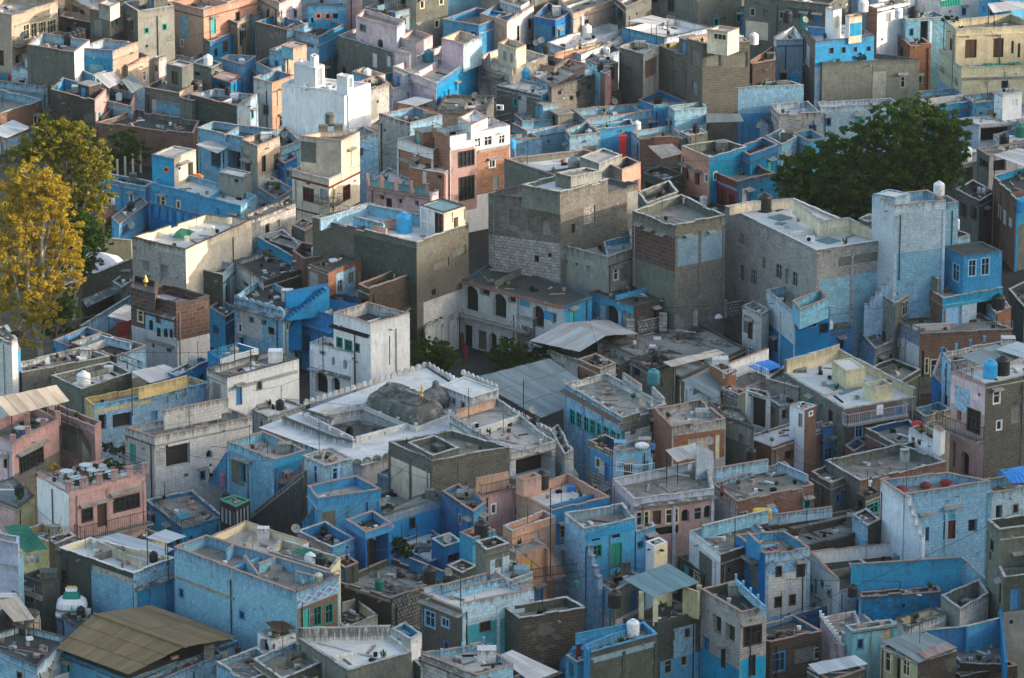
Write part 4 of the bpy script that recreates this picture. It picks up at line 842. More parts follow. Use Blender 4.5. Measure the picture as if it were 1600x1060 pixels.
H('brick house with blocked windows and a yellow lined roof pen', (1028, 71), (1094, 98), (1100, 80), 10.5, .5, 'gbrick', 'gbrick', 'yellow', B=(1062, 66), ops=[(0, 1031, 104, 1038, 124, 'n', 'cement'), (0, 1052, 110, 1058, 132, 'n', 'cement'), (0, 1072, 124, 1080, 140, 'n', 'lcement')])
h = H('tall dark brick block with large cement panels', (1073, 60), (1098, 69), (1172, 65), 13, .8, 'gbrick', 'gbrick', 'tan', roof='rbeige', key='h45c', B=(1142, 46), ops=[(1, 1104, 82, 1126, 104, 'n', 'cement'), (1, 1130, 82, 1168, 106, 'n', 'cement'), (0, 1080, 76, 1094, 104, 'n', 'cement'), (0, 1082, 128, 1090, 148, 'n', 'lcement')])
upper(h, (1105, 47), (1137, 51), (1155, 44), 15, .2, 'roof_room', wl='cream', wr='cream', roof='rbeige', ops=[(0, 1115, 53, 1135, 63, 'w', 'creamp')])
H('dark brick wing with an orange lit rim right of the tall brick block', (1171, 96), (1176, 100), (1212, 94), 10, .9, 'dbrick', 'dbrick', 'obrick', cop='terra', B=(1210, 72))
H('broad light blue house wall below the tall dark brick block', (1096, 136), (1100, 139), (1256, 133), 7.5, .5, 'mblue', 'lblue', 'lblue', B=(1230, 126), roof='rgrey', key='h45e', cop='copale')
h = H('cream house with a long flight of outside steps', (742, 90), (800, 108), (856, 88), 8.3, .7, 'cream', 'cream', 'cream', roof='rbeige', key='h46', cop='copale', ops=[(0, 786, 88, 790, 108, 'd', 'greyp'), (0, 760, 112, 794, 122, 'b')])
upper(h, (778, 68), (806, 78), (822, 70), 10.6, .6, 'upper_room', wl='cream', wr='cream', pin='cream', ops=[(0, 786, 78, 792, 96, 'd', 'greyp'), (0, 797, 82, 802, 98, 'd', 'greyp')])
h2 = H('cream pink stair house with a sloping parapet left of the long steps', (733, 128), (750, 160), (790, 140), 4.2, .6, 'ppink', 'cream', 'cream', roof='rpale')
stairs(h, (752, 152), 4.0, (775, 92), 8.3, 1.1, 'cream')
lowwall(h, (733, 128), (765, 84), 5.0, 2, 'ppink', cop='copale', h2=9.4, zb=3, name='stair_wall')
H('salmon roofed low house right of the cream house', (868, 102), (898, 110), (918, 100), 7.2, .2, 'tan', 'pink', roof='terra')
H('sand coloured lit terrace right of the cream house', (828, 98), (866, 106), (884, 94), 7.6, .6, 'peach', 'cream', 'cream', roof='rbeige')
h = H('pale blue house with a blue tank and blue framed window bay', (776, 134), (846, 150), (876, 138), 6.6, .3, 'cement', 'mblue', 'lblue', roof='rpale', cop='copale', key='h47', ops=[(0, 810, 150, 814, 156, 'o')])
H('pale blue window bay with three wooden panels', (845, 152), (848, 154), (890, 150), 6, .1, 'lblue', 'lblue', roof='rpale', cop='copdark', ops=[(1, 850, 157, 860, 173, 'n', 'pteal'), (1, 863, 157, 873, 173, 'n', 'pteal'), (1, 876, 157, 887, 172, 'n', 'pteal')])
H('reddish terrace with an air conditioner behind the pale blue house', (830, 120), (866, 132), (900, 116), 7.2, .5, 'pwblue', 'pink', 'white', roof='rbeige', key='h47b', clut=3)
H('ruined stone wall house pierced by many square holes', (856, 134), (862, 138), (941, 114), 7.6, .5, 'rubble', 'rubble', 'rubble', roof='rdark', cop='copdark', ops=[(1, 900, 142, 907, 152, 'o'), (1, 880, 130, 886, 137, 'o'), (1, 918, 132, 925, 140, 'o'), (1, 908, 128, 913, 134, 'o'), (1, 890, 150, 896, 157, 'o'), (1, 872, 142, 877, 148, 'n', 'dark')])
H('narrow pink brown tower with a dark tank beside the holed stone wall', (938, 112), (946, 116), (955, 111), 8.6, .3, 'brick', 'pink', cop='copale', key='h48b')
H('dark glazed veranda house with white bars under a red rim', (916, 94), (940, 104), (966, 98), 9, .2, 'pteal', 'brick', 'gwhite', cop='terra', ops=[(0, 920, 98, 926, 106, 'w'), (0, 930, 100, 937, 110, 'w'), (1, 944, 106, 960, 126, 'o')])
H('dark stone lower block right of the holed stone wall', (940, 146), (946, 150), (971, 144), 5.6, .3, 'dbrick', 'dbrick', cop='copdark')
H('small deep blue terrace with a black bin below the orange room house', (998, 156), (1022, 166), (1074, 160), 5.4, .6, 'mblue', 'mblue', 'sblue', roof='rgrey', B=(1032, 142), key='h49')
H('long sky blue wall terrace below the little deep blue one', (893, 171), (914, 187), (1058, 168), 4.8, .8, 'lblue', 'lblue', 'lblue', roof='rgrey', cop='terra', clut=5, B=(1040, 158))
H('cubic light blue house at the end of the long sky blue wall', (1044, 166), (1054, 174), (1104, 168), 5.8, .9, 'lblue', 'lblue', 'lblue', roof='rgrey', cop='copale', B=(1098, 159))
H('low sky blue court with a worn grey floor left of the long blue wall', (803, 178), (816, 190), (892, 186), 4.3, .6, 'lblue', 'lblue', 'lblue', roof='rgrey', cop='terra', B=(866, 172), clut=3)
H('empty light blue terrace with stepped inner walls', (800, 193), (822, 205), (912, 190), 4.0, .8, 'lblue', 'lblue', 'lblue', roof='rbeige', cop='terra')
H('light blue parapet box with dark streaks facing the street', (883, 204), (890, 213), (938, 208), 4.6, .8, 'lblue', 'pwblue', 'lblue', roof='rdark', B=(918, 190))
H('pale blue stepped block by the left end of the empty terrace', (795, 212), (800, 218), (846, 216), 3.8, .5, 'pblue', 'lblue', 'lblue', roof='rbeige', B=(830, 208))
H('mid blue court wall house behind the red pillar', (926, 198), (930, 202), (992, 196), 4.4, .5, 'mblue', 'mblue', 'mblue', roof='rdark', B=(985, 186), key='h52', cop='copale')
H('low blue house ended by a brown brick parapet', (986, 206), (1000, 218), (1066, 213), 3.8, .6, 'pblue', 'brick', 'lblue', roof='rgrey', key='h53', B=(1050, 196), cop='terra')
H('small grey cube house with a pale lid', (1062, 206), (1076, 213), (1106, 207), 5.4, .1, 'dcement', 'cement', roof='rpale', cop='copale')
h = H('orange haveli with hooded windows under a grey roof terrace', (1065, 228), (1109, 247), (1167, 230), 8.4, 1., 'peach', 'mblue', 'cement', roof='rdark', cop='copale', key='h56', B=(1130, 218), ops=[(0, 1064, 226, 1110, 250, 'p', 'cement'), (0, 1068, 262, 1076, 282, 'a', 'peach'), (0, 1085, 268, 1093, 290, 'a', 'peach'), (0, 1065, 256, 1078, 261, 'c', 'stonedark'), (0, 1081, 264, 1096, 269, 'c', 'stonedark'), (0, 1101, 272, 1106, 285, 'w', 'whitep'), (1, 1112, 244, 1160, 262, 'p', 'mblue')])
h = H('blue house with three white framed doors over a dark red front', (1101, 263), (1152, 284), (1212, 270), 6.4, .8, 'redbrown', 'stblue', 'cement', roof='rgrey', cop='terra', key='h57', B=(1160, 250), ops=[(0, 1100, 260, 1153, 285, 'p', 'cement'), (0, 1114, 290, 1122, 320, 'd', 'woodred'), (0, 1126, 297, 1135, 328, 'd', 'woodred'), (0, 1139, 304, 1148, 334, 'd', 'woodred'), (0, 1101, 286, 1152, 289, 's', 'bluep')])
H('bright blue upper rooms behind the white framed doors house', (1148, 232), (1172, 243), (1216, 226), 8, .8, 'mblue', 'sblue', 'sblue', roof='rdark', clut=3)
# right top
h = H('wide bare grey concrete house with a planted roof edge', (1269, 88), (1285, 99), (1437, 93), 9.5, .5, 'cement', 'cement', 'cement', roof='rgrey', cop='copdark', key='h59', B=(1366, 84), ops=[(1, 1362, 112, 1384, 160, 'p', 'lcement'), (1, 1407, 120, 1414, 137, 'w', 'greyp'), (1, 1404, 114, 1417, 117, 'c'), (1, 1362, 92, 1363.5, 160, 'p', 'dcement')])
h = H('blue fronted upper house with four small windows', (1254, 44), (1274, 66), (1366, 56), 12, .6, 'rubble', 'mblue', 'pblue', roof='rpale', cop='copdark', key='h59b', B=(1335, 36), ops=[(1, 1295, 74, 1303, 85, 'w', 'bluep'), (1, 1314, 73, 1322, 84, 'w', 'bluep'), (1, 1333, 73, 1340, 82, 'w', 'bluep'), (1, 1353, 72, 1361, 81, 'w', 'bluep')])
upper(h, (1290, 12), (1302, 17), (1315, 14), 15, .6, 'stair_tower', wl='white', wr='white', roof='rwhite', ops=[(1, 1304, 22, 1310, 45, 'n', 'creamp')])
upper(h, (1321, 24), (1327, 28), (1347, 25), 14.6, .7, 'roof_room', wl='white', wr='cream', pin='cream', ops=[(1, 1328, 36, 1346, 56, 'p', 'mblue')])
lowwall(h, (1262, 42), (1304, 46), 12.4, .9, 'mblue', cop='copale')
H('tall teal grey plastered wall house at the upper right', (1209, 58), (1213, 63), (1255, 62), 11, .6, 'gwhite', 'tblue', 'white', roof='rbeige', cop='copale', B=(1240, 42), key='h59c', ops=[(1, 1218, 98, 1226, 108, 'n', 'tblue')])
h = H('white house with barred flight of steps at the top right', (1354, 9), (1371, 14), (1422, 4), 10.5, .3, 'rstone', 'white', 'white', roof='rwhite', cop='copale', key='h61', ops=[(1, 1384, 20, 1392, 34, 'n', 'greyp')])
stairs(h, (1411, 62), 5.5, (1390, 16), 9.6, 1.4, 'white', solid=False)
H('light blue house with an open doorway at the upper right', (1410, 26), (1415, 31), (1480, 27), 9, .3, 'lblue', 'lblue', 'lblue', roof='rpale', cop='copale', key='h62', B=(1460, 18), ops=[(1, 1438, 33, 1450, 66, 'o'), (1, 1453, 30, 1456, 68, 'p', 'white')])
H('brick stair well block below the light blue open door house', (1403, 58), (1422, 71), (1455, 69), 6.4, .3, 'brick', 'obrick', 'brick', roof='rdark')
h = H('pale yellow villa with two dark doors and a green netted terrace', (1478, 33), (1494, 46), (1625, 40), 12, .8, 'pyellow', 'pyellow', 'pyellow', roof='rgrey', cop='copale', key='h63', B=(1580, 22), ops=[(1, 1508, 62, 1526, 91, 'd', 'woodbrown'), (1, 1552, 60, 1568, 90, 'd', 'woodbrown'), (1, 1580, 64, 1584, 84, 'd', 'woodbrown'), (1, 1590, 68, 1594, 90, 'd', 'woodbrown'), (0, 1484, 60, 1488, 80, 'd', 'woodbrown'), (1, 1498, 57, 1514, 60, 'n', 'slab'), (1, 1540, 55, 1560, 58, 'n', 'slab'), (1, 1494, 52, 1610, 54, 's', 'pyellow')])
h = H('yellow lower storey terrace with barred windows under the villa', (1467, 76), (1503, 106), (1640, 102), 8, .9, 'pyellow', 'pyellow', 'pyellow', roof='rbeige', cop='copale', key='h63b', B=(1600, 74), ops=[(0, 1468, 112, 1498, 126, 'w', 'creamp'), (1, 1503, 120, 1620, 124, 's', 'slab')])
H('dark empty court with a sky blue rim left of the bare grey house', (1150, 146), (1200, 195), (1250, 168), 3.8, .5, 'pblue', 'lblue', 'mblue', roof='rdark', cop='copdark', B=(1205, 138))
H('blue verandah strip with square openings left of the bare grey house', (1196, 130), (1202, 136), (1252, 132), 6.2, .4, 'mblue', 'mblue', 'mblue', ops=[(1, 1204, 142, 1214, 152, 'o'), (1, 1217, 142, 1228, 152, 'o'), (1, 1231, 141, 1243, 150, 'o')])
H('stained white house with stepped parapets behind the big dark tree', (1204, 164), (1217, 179), (1282, 176), 5.6, .8, 'gwhite', 'swhite', 'pblue', roof='rpale', cop='copale', key='h65', B=(1262, 158))
H('long pale lilac parapet house behind the big dark tree', (1276, 160), (1282, 168), (1406, 162), 5.8, .7, 'lav', 'pblue', 'pblue', roof='rpale', cop='copale', B=(1390, 154), key='h65b')
H('low blue double court left of the big dark tree', (1238, 208), (1264, 221), (1290, 216), 4.6, .7, 'lblue', 'mblue', 'mblue', roof='rdark', cop='terra', B=(1268, 203))
H('blue walled house left of the low blue double court', (1196, 213), (1222, 226), (1246, 214), 4.6, .8, 'pblue', 'lblue', 'lblue', roof='rgrey', cop='copale')
H('faded blue terrace with merlons behind the right of the big tree', (1430, 144), (1448, 168), (1524, 158), 4.8, .6, 'gwhite', 'mblue', 'lblue', roof='rgrey', cop='copale', key='h67', B=(1492, 138))
H('white square stair tower at the upper right below the yellow villa', (1554, 141), (1567, 148), (1597, 144), 8, .15, 'white', 'white', roof='rpale', cop='copale', key='h67b')
H('blue terrace between the merloned one and the white stair tower', (1505, 150), (1520, 162), (1565, 156), 5, .6, 'mblue', 'mblue', 'lblue', roof='rgrey')
H('white house with a wide dark garage like opening', (1496, 186), (1530, 196), (1640, 188), 5, .2, 'lav', 'white', roof='rpale', cop='copale', key='h68', B=(1590, 176), ops=[(1, 1532, 193, 1581, 224, 'v')])
H('blue low wall house at the right edge above the garage opening', (1578, 165), (1590, 172), (1640, 166), 5, .6, 'mblue', 'lblue', 'lblue')
h = H('grey cement block under a white tank beside the dark lane', (1494, 250), (1504, 258), (1526, 252), 7, .1, 'cement', 'cement', roof='rgrey', cop='copale', key='h69', ops=[(1, 1506, 262, 1520, 292, 'o')])
H('grey shed house with dark windows beneath the rusty white canopy', (1526, 232), (1546, 244), (1625, 234), 5.5, .4, 'cement', 'gwhite', roof='rgrey', key='h69b', ops=[(0, 1530, 250, 1544, 264, 'o'), (1, 1552, 250, 1572, 268, 'o')])
H('white low house with lattice windows at the far right edge', (1552, 210), (1572, 226), (1640, 212), 4.2, .5, 'gwhite', 'lblue', roof='rpale')
H('grey balconied house in the dark lane at the right', (1494, 296), (1530, 315), (1556, 300), 6.2, .5, 'cement', 'dcement', roof='rdark', cop='copale', clut=5, ops=[(0, 1500, 318, 1510, 340, 'v'), (0, 1516, 324, 1526, 344, 'o')])
H('brick and blue house with small white windows at the right edge', (1552, 276), (1588, 312), (1650, 296), 8.2, .7, 'brick', 'mblue', 'mblue', roof='rdark', cop='copale', key='h70', B=(1606, 258), ops=[(0, 1560, 321, 1564, 341, 'w'), (0, 1568, 330, 1572, 350, 'w'), (0, 1577, 342, 1581, 354, 'w')])
# ================================================================ MIDDLE LEFT
h = H('blue house with an arcaded front and a small tan upper room', (237, 286), (376, 322), (402, 306), 5.6, .7, 'mblue', 'lblue', 'lblue', roof='rpale', cop=None, key='h71', B=(262, 262), clut=4)
upper(h, (237, 242), (272, 248), (306, 234), 8.2, .12, 'roof_room', wl='mblue', wr='cream', roof='rbeige', cop='copale', ops=[(0, 256, 262, 263, 269, 'w', 'orangep'), (1, 278, 260, 283, 267, 'w'), (1, 294, 254, 302, 282, 'o'), (1, 276, 253, 292, 256, 'c')])
upper(h, (342, 270), (380, 278), (393, 270), 7.4, .08, 'roof_box', wl='lcement', wr='lcement', roof='rpale', cop='copale', ops=[(0, 366, 280, 372, 286, 'o')])
h = H('deep blue arcade wing with a tiled verandah roof', (233, 316), (378, 352), (402, 340), 3.4, .05, 'sblue', 'sblue', roof='slab', cop='slab', ops=[(0, 236+i*12.3, 320+i*3.05, 245+i*12.3, 342+i*3.05, 'a', 'sblue') for i in range(12)])
h = H('blue double court house with whitewashed parapets and dark verandah', (309, 200), (384, 217), (436, 203), 7.4, .8, 'lblue', 'lblue', 'lblue', roof='rdark', cop='copale', key='h71b', B=(333, 190), ops=[(0, 330, 234, 350, 262, 'v'), (0, 356, 236, 376, 268, 'v')])
lowwall(h, (372, 199), (350, 212), 7.4, .8, 'lblue', cop='terra'); clutter(h, 4)
H('narrow grey and tan stair block on the arcaded blue house', (377, 219), (402, 229), (437, 215), 8.6, .6, 'lcement', 'tan', 'tan', roof='rgrey', ops=[(0, 383, 252, 391, 270, 'o'), (0, 381, 249, 393, 251, 'c'), (1, 428, 240, 437, 266, 'n', 'dcement')])
H('low blue court right of the arcaded blue house', (402, 292), (432, 312), (460, 296), 5.2, .7, 'lblue', 'lblue', 'lblue', roof='rgrey', clut=4, B=(424, 276))
H('light blue low houses behind the tan stair block', (418, 212), (440, 232), (470, 220), 7.2, .8, 'white', 'lblue', 'lblue', roof='rdark', B=(446, 198))
H('blue house roof left of the cream corner villa', (430, 246), (444, 256), (464, 246), 6.2, .5, 'sblue', 'sblue', 'mblue', roof='rgrey')
H('low garden house with a long blue back wall', (150, 278), (228, 293), (240, 284), 3.4, .3, 'mblue', 'mblue', roof='rdark', cop='copale', B=(165, 270))
H('small brick garden shed with a grey flat roof', (154, 322), (163, 332), (180, 323), 3.2, .1, 'obrick', 'brick', roof='rgrey', cop='copdark')
H('low grey roofed row house with teal windows in the garden', (174, 340), (186, 352), (232, 318), 2.6, .2, 'mblue', 'mblue', roof='rgrey', cop='terra', ops=[(1, 188, 352, 203, 366, 'w', 'bluep')])
h = H('mould streaked white house with a sunlit ashlar flank and green tarp', (206, 371), (290, 390), (393, 344), 10.5, .8, 'swhite', 'cream', 'cream', roof='rpale', cop='copdark', key='h74', B=(322, 335), ops=[(0, 222, 408, 233, 424, 'n', 'lcement'), (0, 250, 414, 262, 434, 'n', 'lcement'), (0, 226, 430, 236, 446, 'n', 'lcement')])
posts(h, [(292, 378), (392, 335)], 10.5, 'cream', 3.2, .5, .2)
H('stained cream rear wing continuing the sunlit ashlar wall', (382, 336), (392, 346), (462, 317), 9.8, .3, 'swhite', 'swhite', roof='rgrey', cop='copdark')
H('small light blue terrace with a dark gable below the sunlit ashlar wall', (291, 416), (348, 430), (367, 412), 7.4, .8, 'dcement', 'pblue', 'pblue', roof='rgrey', cop='copale', B=(322, 404))
h = H('carved sandstone haveli with dark stone flank and blue jharokha front', (204, 455), (275, 475), (327, 463), 9.2, 1., 'dstone', 'dstone', 'dstone', roof='rpale', cop='copdark', key='h76', ops=[(0, 228, 498, 272, 575, 'p', 'pwblue'), (0, 233, 500, 239, 516, 'a', 'pwblue'), (0, 245, 512, 251, 526, 'a', 'pwblue'), (0, 256, 513, 262, 527, 'a', 'pwblue'), (0, 265, 514, 270, 528, 'a', 'pwblue'), (0, 226, 488, 274, 494, 'c', 'stonedark'), (0, 228, 534, 273, 540, 's', 'slab'), (0, 228, 545, 272, 580, 'p', 'dblue')])
upper(h, (204, 449), (242, 460), (246, 440), 10, .6, 'corner_terrace', wl='dstone', wr='dstone', pin='dstone', cop='copdark', roof='rgrey')
h = H('light blue house with a scalloped parapet and little windows', (366, 464), (442, 486), (474, 466), 7.2, .6, 'pwblue', 'pwblue', 'lblue', roof='rdark', cop=None, key='h78', B=(410, 432), ops=[(0, 390, 496, 396, 504, 'w', 'bluep'), (0, 408, 500, 416, 508, 'o'), (0, 372, 506, 378, 520, 'w'), (0, 420, 512, 428, 522, 'w', 'woodbrown'), (0, 366, 486, 442, 492, 'c', 'stonedark')])
crenel(h, [(366, 464), (442, 486)], 7.2, 'pblue', .9, .35)
H('low bluish rooms between the carved haveli and scalloped blue house', (327, 480), (352, 496), (372, 484), 4.2, .6, 'mblue', 'stblue', 'mblue', roof='rdark', clut=4, ops=[(0, 333, 510, 342, 524, 'o')])
H('dark flat roofed house with white stained parapet below the ashlar wall', (366, 408), (412, 440), (480, 418), 7.6, .5, 'gwhite', 'dbrick', 'gwhite', roof='rdark', cop='copdark', key='h79a', clut=5, ops=[(0, 376, 440, 388, 450, 'o')])
H('dark mossy roof behind the bright blue sloping walls', (400, 398), (476, 424), (512, 402), 7.2, .3, 'dbrick', 'dbrick', roof='rdark', cop='copdark', clut=3)
h = H('reddish brick house with tiny windows and a black flat roof', (481, 414), (513, 426), (575, 400), 9.8, .12, 'brick', 'obrick', roof='rdark', cop='copdark', key='h79', B=(546, 394), ops=[(1, 527, 437, 535, 456, 'w', 'greyp'), (1, 544, 426, 552, 442, 'n', 'cement'), (1, 560, 424, 568, 444, 'n', 'tan')])
H('brick parapet roof pen left of the black roofed brick house', (457, 392), (474, 404), (548, 394), 9, .9, 'brick', 'brick', 'brick', roof='rdark', B=(470, 378))
H('bright blue terrace beneath the stained cream wing', (402, 370), (458, 402), (474, 386), 8.2, .9, 'mblue', 'mblue', 'lav', roof='rgrey', cop='copale', B=(442, 358), clut=4)
H('grey brown plaster lump house beside the bright blue terrace', (456, 352), (476, 362), (492, 350), 8.6, .2, 'cement', 'cement', roof='rgrey')
# big central block
h = H('large central brick and cement block with a glazed roof room', (488, 340), (651, 378), (732, 350), 13, .7, 'gbrick', 'gbrick', 'white', roof='rwhite', cop='copale', key='h81', B=(575, 318), ops=[(0, 554, 350, 651, 520, 'p', 'dcement'), (1, 662, 460, 735, 560, 'p', 'gwhite'), (1, 678, 405, 702, 420, 'n', 'cement'), (1, 708, 385, 728, 400, 'n', 'cement'), (1, 674, 452, 681, 462, 'o')])
G = (656, 318)
u = upper(h, (656, 321), (694, 333), (728, 322), 15, .06, 'glass_room', wl='white', wr='cream', roof='cteal', cop='iron', ops=[(0, 658, 327, 668, 345, 'n', 'rwhite'), (0, 669, 330, 678, 348, 'n', 'rwhite'), (0, 658, 347, 668, 364, 'n', 'rwhite'), (0, 669, 349, 678, 366, 'n', 'rwhite'), (0, 680, 334, 692, 368, 'w', 'maroon'), (1, 696, 334, 708, 350, 'n', 'cream'), (1, 709, 340, 716, 358, 'o'), (1, 717, 328, 727, 345, 'n', 'cream')])
for a, b in (((500, 343), (576, 320)), ((576, 320), (655, 336)), ((552, 338), (600, 350))): lowwall(h, a, b, 13.6, 1.2, 'lav' if 0 else 'lblue', cop='copale')
lowwall(h, (582, 352), (638, 336), 13.3, 1., 'peach', cop='terra'); lowwall(h, (582, 352), (604, 358), 13.3, 1., 'peach', cop='terra')
railing(h, [(500, 340), (530, 332), (545, 336)], 13, .9)
H('dark mossy brick wall house stepping down from the central block', (560, 444), (577, 452), (654, 424), 9.2, .5, 'dbrick', 'dbrick', 'dbrick', roof='rdark', cop='terra', B=(640, 412))
H('sunken blue floored yard beside the central block', (575, 428), (600, 444), (636, 430), 7, .5, 'sblue', 'sblue', 'sblue', roof='rdark')
h = H('lower dark stone storehouse under the mossy brick wall', (560, 500), (590, 516), (662, 462), 6, .2, 'dbrick', 'dbrick', roof='rdark', cop='copdark', ops=[(1, 636, 480, 646, 500, 'w', 'greyp')])
# blue sloping stair house
h = H('vivid blue house with stepped sloping walls and an iron table', (470, 478), (521, 494), (566, 470), 6.8, .7, 'sblue', 'sblue', 'sblue', roof='rgrey', cop=None, key='h83', B=(514, 448), clut=4, ops=[(0, 462, 522, 484, 550, 'v'), (0, 462, 508, 520, 512, 'c', 'bluep')])
lowwall(h, (446, 456), (512, 443), 9.2, 1.8, 'sblue', cop=None, name='sloping_wall'); lowwall(h, (446, 456), (560, 476), 8.0, 2, 'sblue', cop=None, h2=7.4, name='sloping_wall')
stairs(h, (424, 545), 2.6, (470, 488), 6.4, 1.6, 'sblue'); stairs(h, (446, 500), 6.2, (512, 450), 9, .9, 'sblue')
h = H('clean white tower house with an open roof well', (521, 489), (579, 506), (640, 490), 11, 1.1, 'white', 'white', 'gwhite', roof='rdark', cop='terra', key='h84', B=(575, 472), ops=[(0, 520, 515, 577, 520, 'c', 'dark'), (0, 526, 528, 535, 543, 'w', 'greenp'), (0, 539, 532, 550, 548, 'w', 'greenp'), (0, 554, 537, 562, 550, 'w', 'greenp'), (1, 580, 585, 638, 588, 's', 'white')])
h = H('white lower wing with arched windows and dark arcade', (484, 536), (549, 552), (572, 542), 7.6, .5, 'white', 'white', 'white', roof='rgrey', cop='copale', key='h84b', ops=[(0, 500, 541, 508, 554, 'w', 'greyp'), (0, 518, 558, 523, 571, 'a', 'white'), (0, 536, 563, 542, 577, 'a', 'white'), (0, 492, 582, 512, 615, 'a', 'white'), (0, 518, 590, 531, 612, 'a', 'white'), (0, 486, 581, 548, 586, 'c', 'stonedark')])
# central stone blocks
h = H('tall rubble stone house with cement patched blocked windows', (763, 303), (876, 318), (997, 288), 15.4, .6, 'rubble', 'rubble', 'cement', roof='rgrey', cop='copdark', key='h89', B=(900, 268), ops=[(0, 764, 374, 880, 470, 'p', 'wrubble'), (0, 797, 328, 812, 352, 'n', 'cement'), (0, 826, 338, 838, 362, 'n', 'cement'), (0, 847, 345, 860, 368, 'n', 'lcement'), (1, 893, 350, 899, 364, 'o'), (1, 912, 322, 930, 350, 'n', 'wrubble'), (0, 835, 400, 842, 410, 'o'), (0, 856, 396, 862, 402, 'o'), (1, 980, 290, 998, 360, 'p', 'lcement')])
upper(h, (815, 289), (875, 301), (950, 280), 17.2, .5, 'upper_storey', wl='cement', wr='rubble', pin='cement', roof='rwhite', cop='copale')
upper(h, (868, 270), (892, 276), (940, 268), 18.2, .2, 'roof_room', wl='cement', wr='lcement', roof='rgrey', cop='copale')
h = H('beige roofed house with tanks behind the tall rubble house', (788, 248), (872, 276), (1001, 254), 12, .7, 'cement', 'peach', 'cement', roof='rpale', cop='terra', key='h89b', B=(912, 234), ops=[(1, 960, 282, 974, 310, 'n', 'tan')])
upper(h, (906, 246), (936, 256), (972, 242), 13.6, .2, 'roof_room', wl='lcement', wr='lcement', roof='rbeige', cop='copale')
upper(h, (950, 256), (972, 266), (1001, 255), 13, .8, 'roof_pen', wl='lcement', wr='peach', pin='cement', roof='rdark', cop='terra')
h = H('blue lined terrace on a plain cement base against the rubble house', (876, 383), (950, 402), (988, 389), 10.6, .9, 'lcement', 'lcement', 'mblue', roof='rbeige', cop='copale', key='h90', B=(986, 352), clut=2, ops=[])
for i, (a, b) in enumerate((((876, 383), (950, 402)), ((950, 402), (988, 389)))):
    A, B_ = P(*a, 10.55), P(*b, 10.55); e = (B_-A).normalized(); n = Vector((e.y, -e.x, 0)); m = MB(); m.box((A+B_)/2+n*.03-Vector((0, 0, .75)), (B_-A)/2, n*.025, (0, 0, .74), 'stblue'); m.build('painted_band', h.o)
lowwall(h, (944, 378), (982, 368), 10.4, .8, 'mblue', cop='copale'); lowwall(h, (944, 378), (950, 400), 10.4, .8, 'mblue', cop='copale')
h = H('square stone tower house with a walled flat roof', (988, 330), (1055, 353), (1133, 337), 15, .9, 'rubble', 'rubble', 'cement', roof='rgrey', cop='copale', key='h91', B=(1064, 304), ops=[(0, 986, 335, 1056, 361, 'p', 'cement'), (0, 987, 361, 1055, 413, 'p', 'dstone'), (0, 986, 413, 1056, 560, 'p', 'cement'), (1, 1056, 340, 1133, 364, 'p', 'cement'), (1, 1056, 366, 1133, 410, 'p', 'tblue'), (1, 1056, 440, 1133, 460, 'p', 'cement'), (0, 995, 349, 1003, 352, 'c'), (0, 1012, 357, 1020, 360, 'c'), (0, 1030, 364, 1040, 367, 'c'), (1, 1070, 366, 1080, 369, 'c'), (1, 1106, 360, 1115, 363, 'c')])
posts(h, [(1068, 318), (1130, 332)], 15, 'lcement', 2.2, .5, .08)
H('low dark walls between the rubble house and the stone tower', (996, 300), (1010, 318), (1060, 300), 13, .8, 'cement', 'cement', 'cement', roof='rdark', cop='copale')
H('dark shed rows behind the stone tower', (1004, 270), (1040, 284), (1068, 272), 5.5, .5, 'dcement', 'dcement', roof='rdark', cop='copdark', key='h91b', ops=[(0, 1008, 286, 1020, 302, 'v')])
H('brown sloping roofed row below the orange haveli', (1060, 318), (1120, 340), (1140, 326), 3.2, .2, 'dbrick', 'dbrick', roof='rdark', cop='copdark')
h = H('long white brick house with pale roof and cream parapet', (1133, 322), (1276, 391), (1388, 374), 14, .25, 'wbrick', 'wbrick', 'cream', roof='rpale', cop='rwhite', key='h93', B=(1240, 310), ops=[
 (0, 1155, 366, 1163, 382, 'n', 'lcement'), (0, 1155, 414, 1163, 438, 'n', 'cement'), (0, 1172, 420, 1183, 445, 'w', 'greyp'), (0, 1212, 412, 1222, 436, 'w', 'greyp'), (0, 1226, 420, 1232, 444, 'n', 'cement'), (0, 1238, 424, 1247, 448, 'w', 'greyp'), (0, 1190, 402, 1196, 420, 'n', 'cement'), (1, 1276, 430, 1388, 560, 'p', 'lblue'), (1, 1310, 398, 1372, 412, 'p', 'cement')])
lowwall(h, (1240, 311), (1282, 346), 15.6, 1.6, 'cream', cop='copale'); lowwall(h, (1282, 346), (1326, 341), 15.6, 1.6, 'cream', cop='copale'); lowwall(h, (1326, 341), (1388, 372), 15.4, 1.5, 'cream', cop='copale', h2=14.4, zb=13.8)
lowwall(h, (1175, 315), (1240, 311), 15, 1, 'cream', cop='copale'); lowwall(h, (1175, 315), (1140, 322), 15, 1, 'cream', cop='copale')
for a in ((1215, 342), (1290, 378)):
    q = [P(a[0]+dx, a[1]+dy, 13.77) for dx, dy in ((-16, -2), (4, 4), (24, -1), (4, -7))]; m = MB(); m.prism([(v.x, v.y) for v in q], 13.77, 13.83, 'cteal'); m.build('skylight', h.o)
h = H('tall sky blue tower house right of the white brick one', (1363, 305), (1398, 322), (1478, 313), 18.5, .9, 'bwhite', 'pblue', 'lblue', roof='rpale', cop='terra', key='h94', B=(1450, 298), ops=[(1, 1398, 392, 1478, 560, 'p', 'lblue')])
upper(h, (1364, 303), (1398, 309), (1422, 302), 18.9, .1, 'stair_head', wl='pblue', wr='pblue', roof='rpale', cop=None)
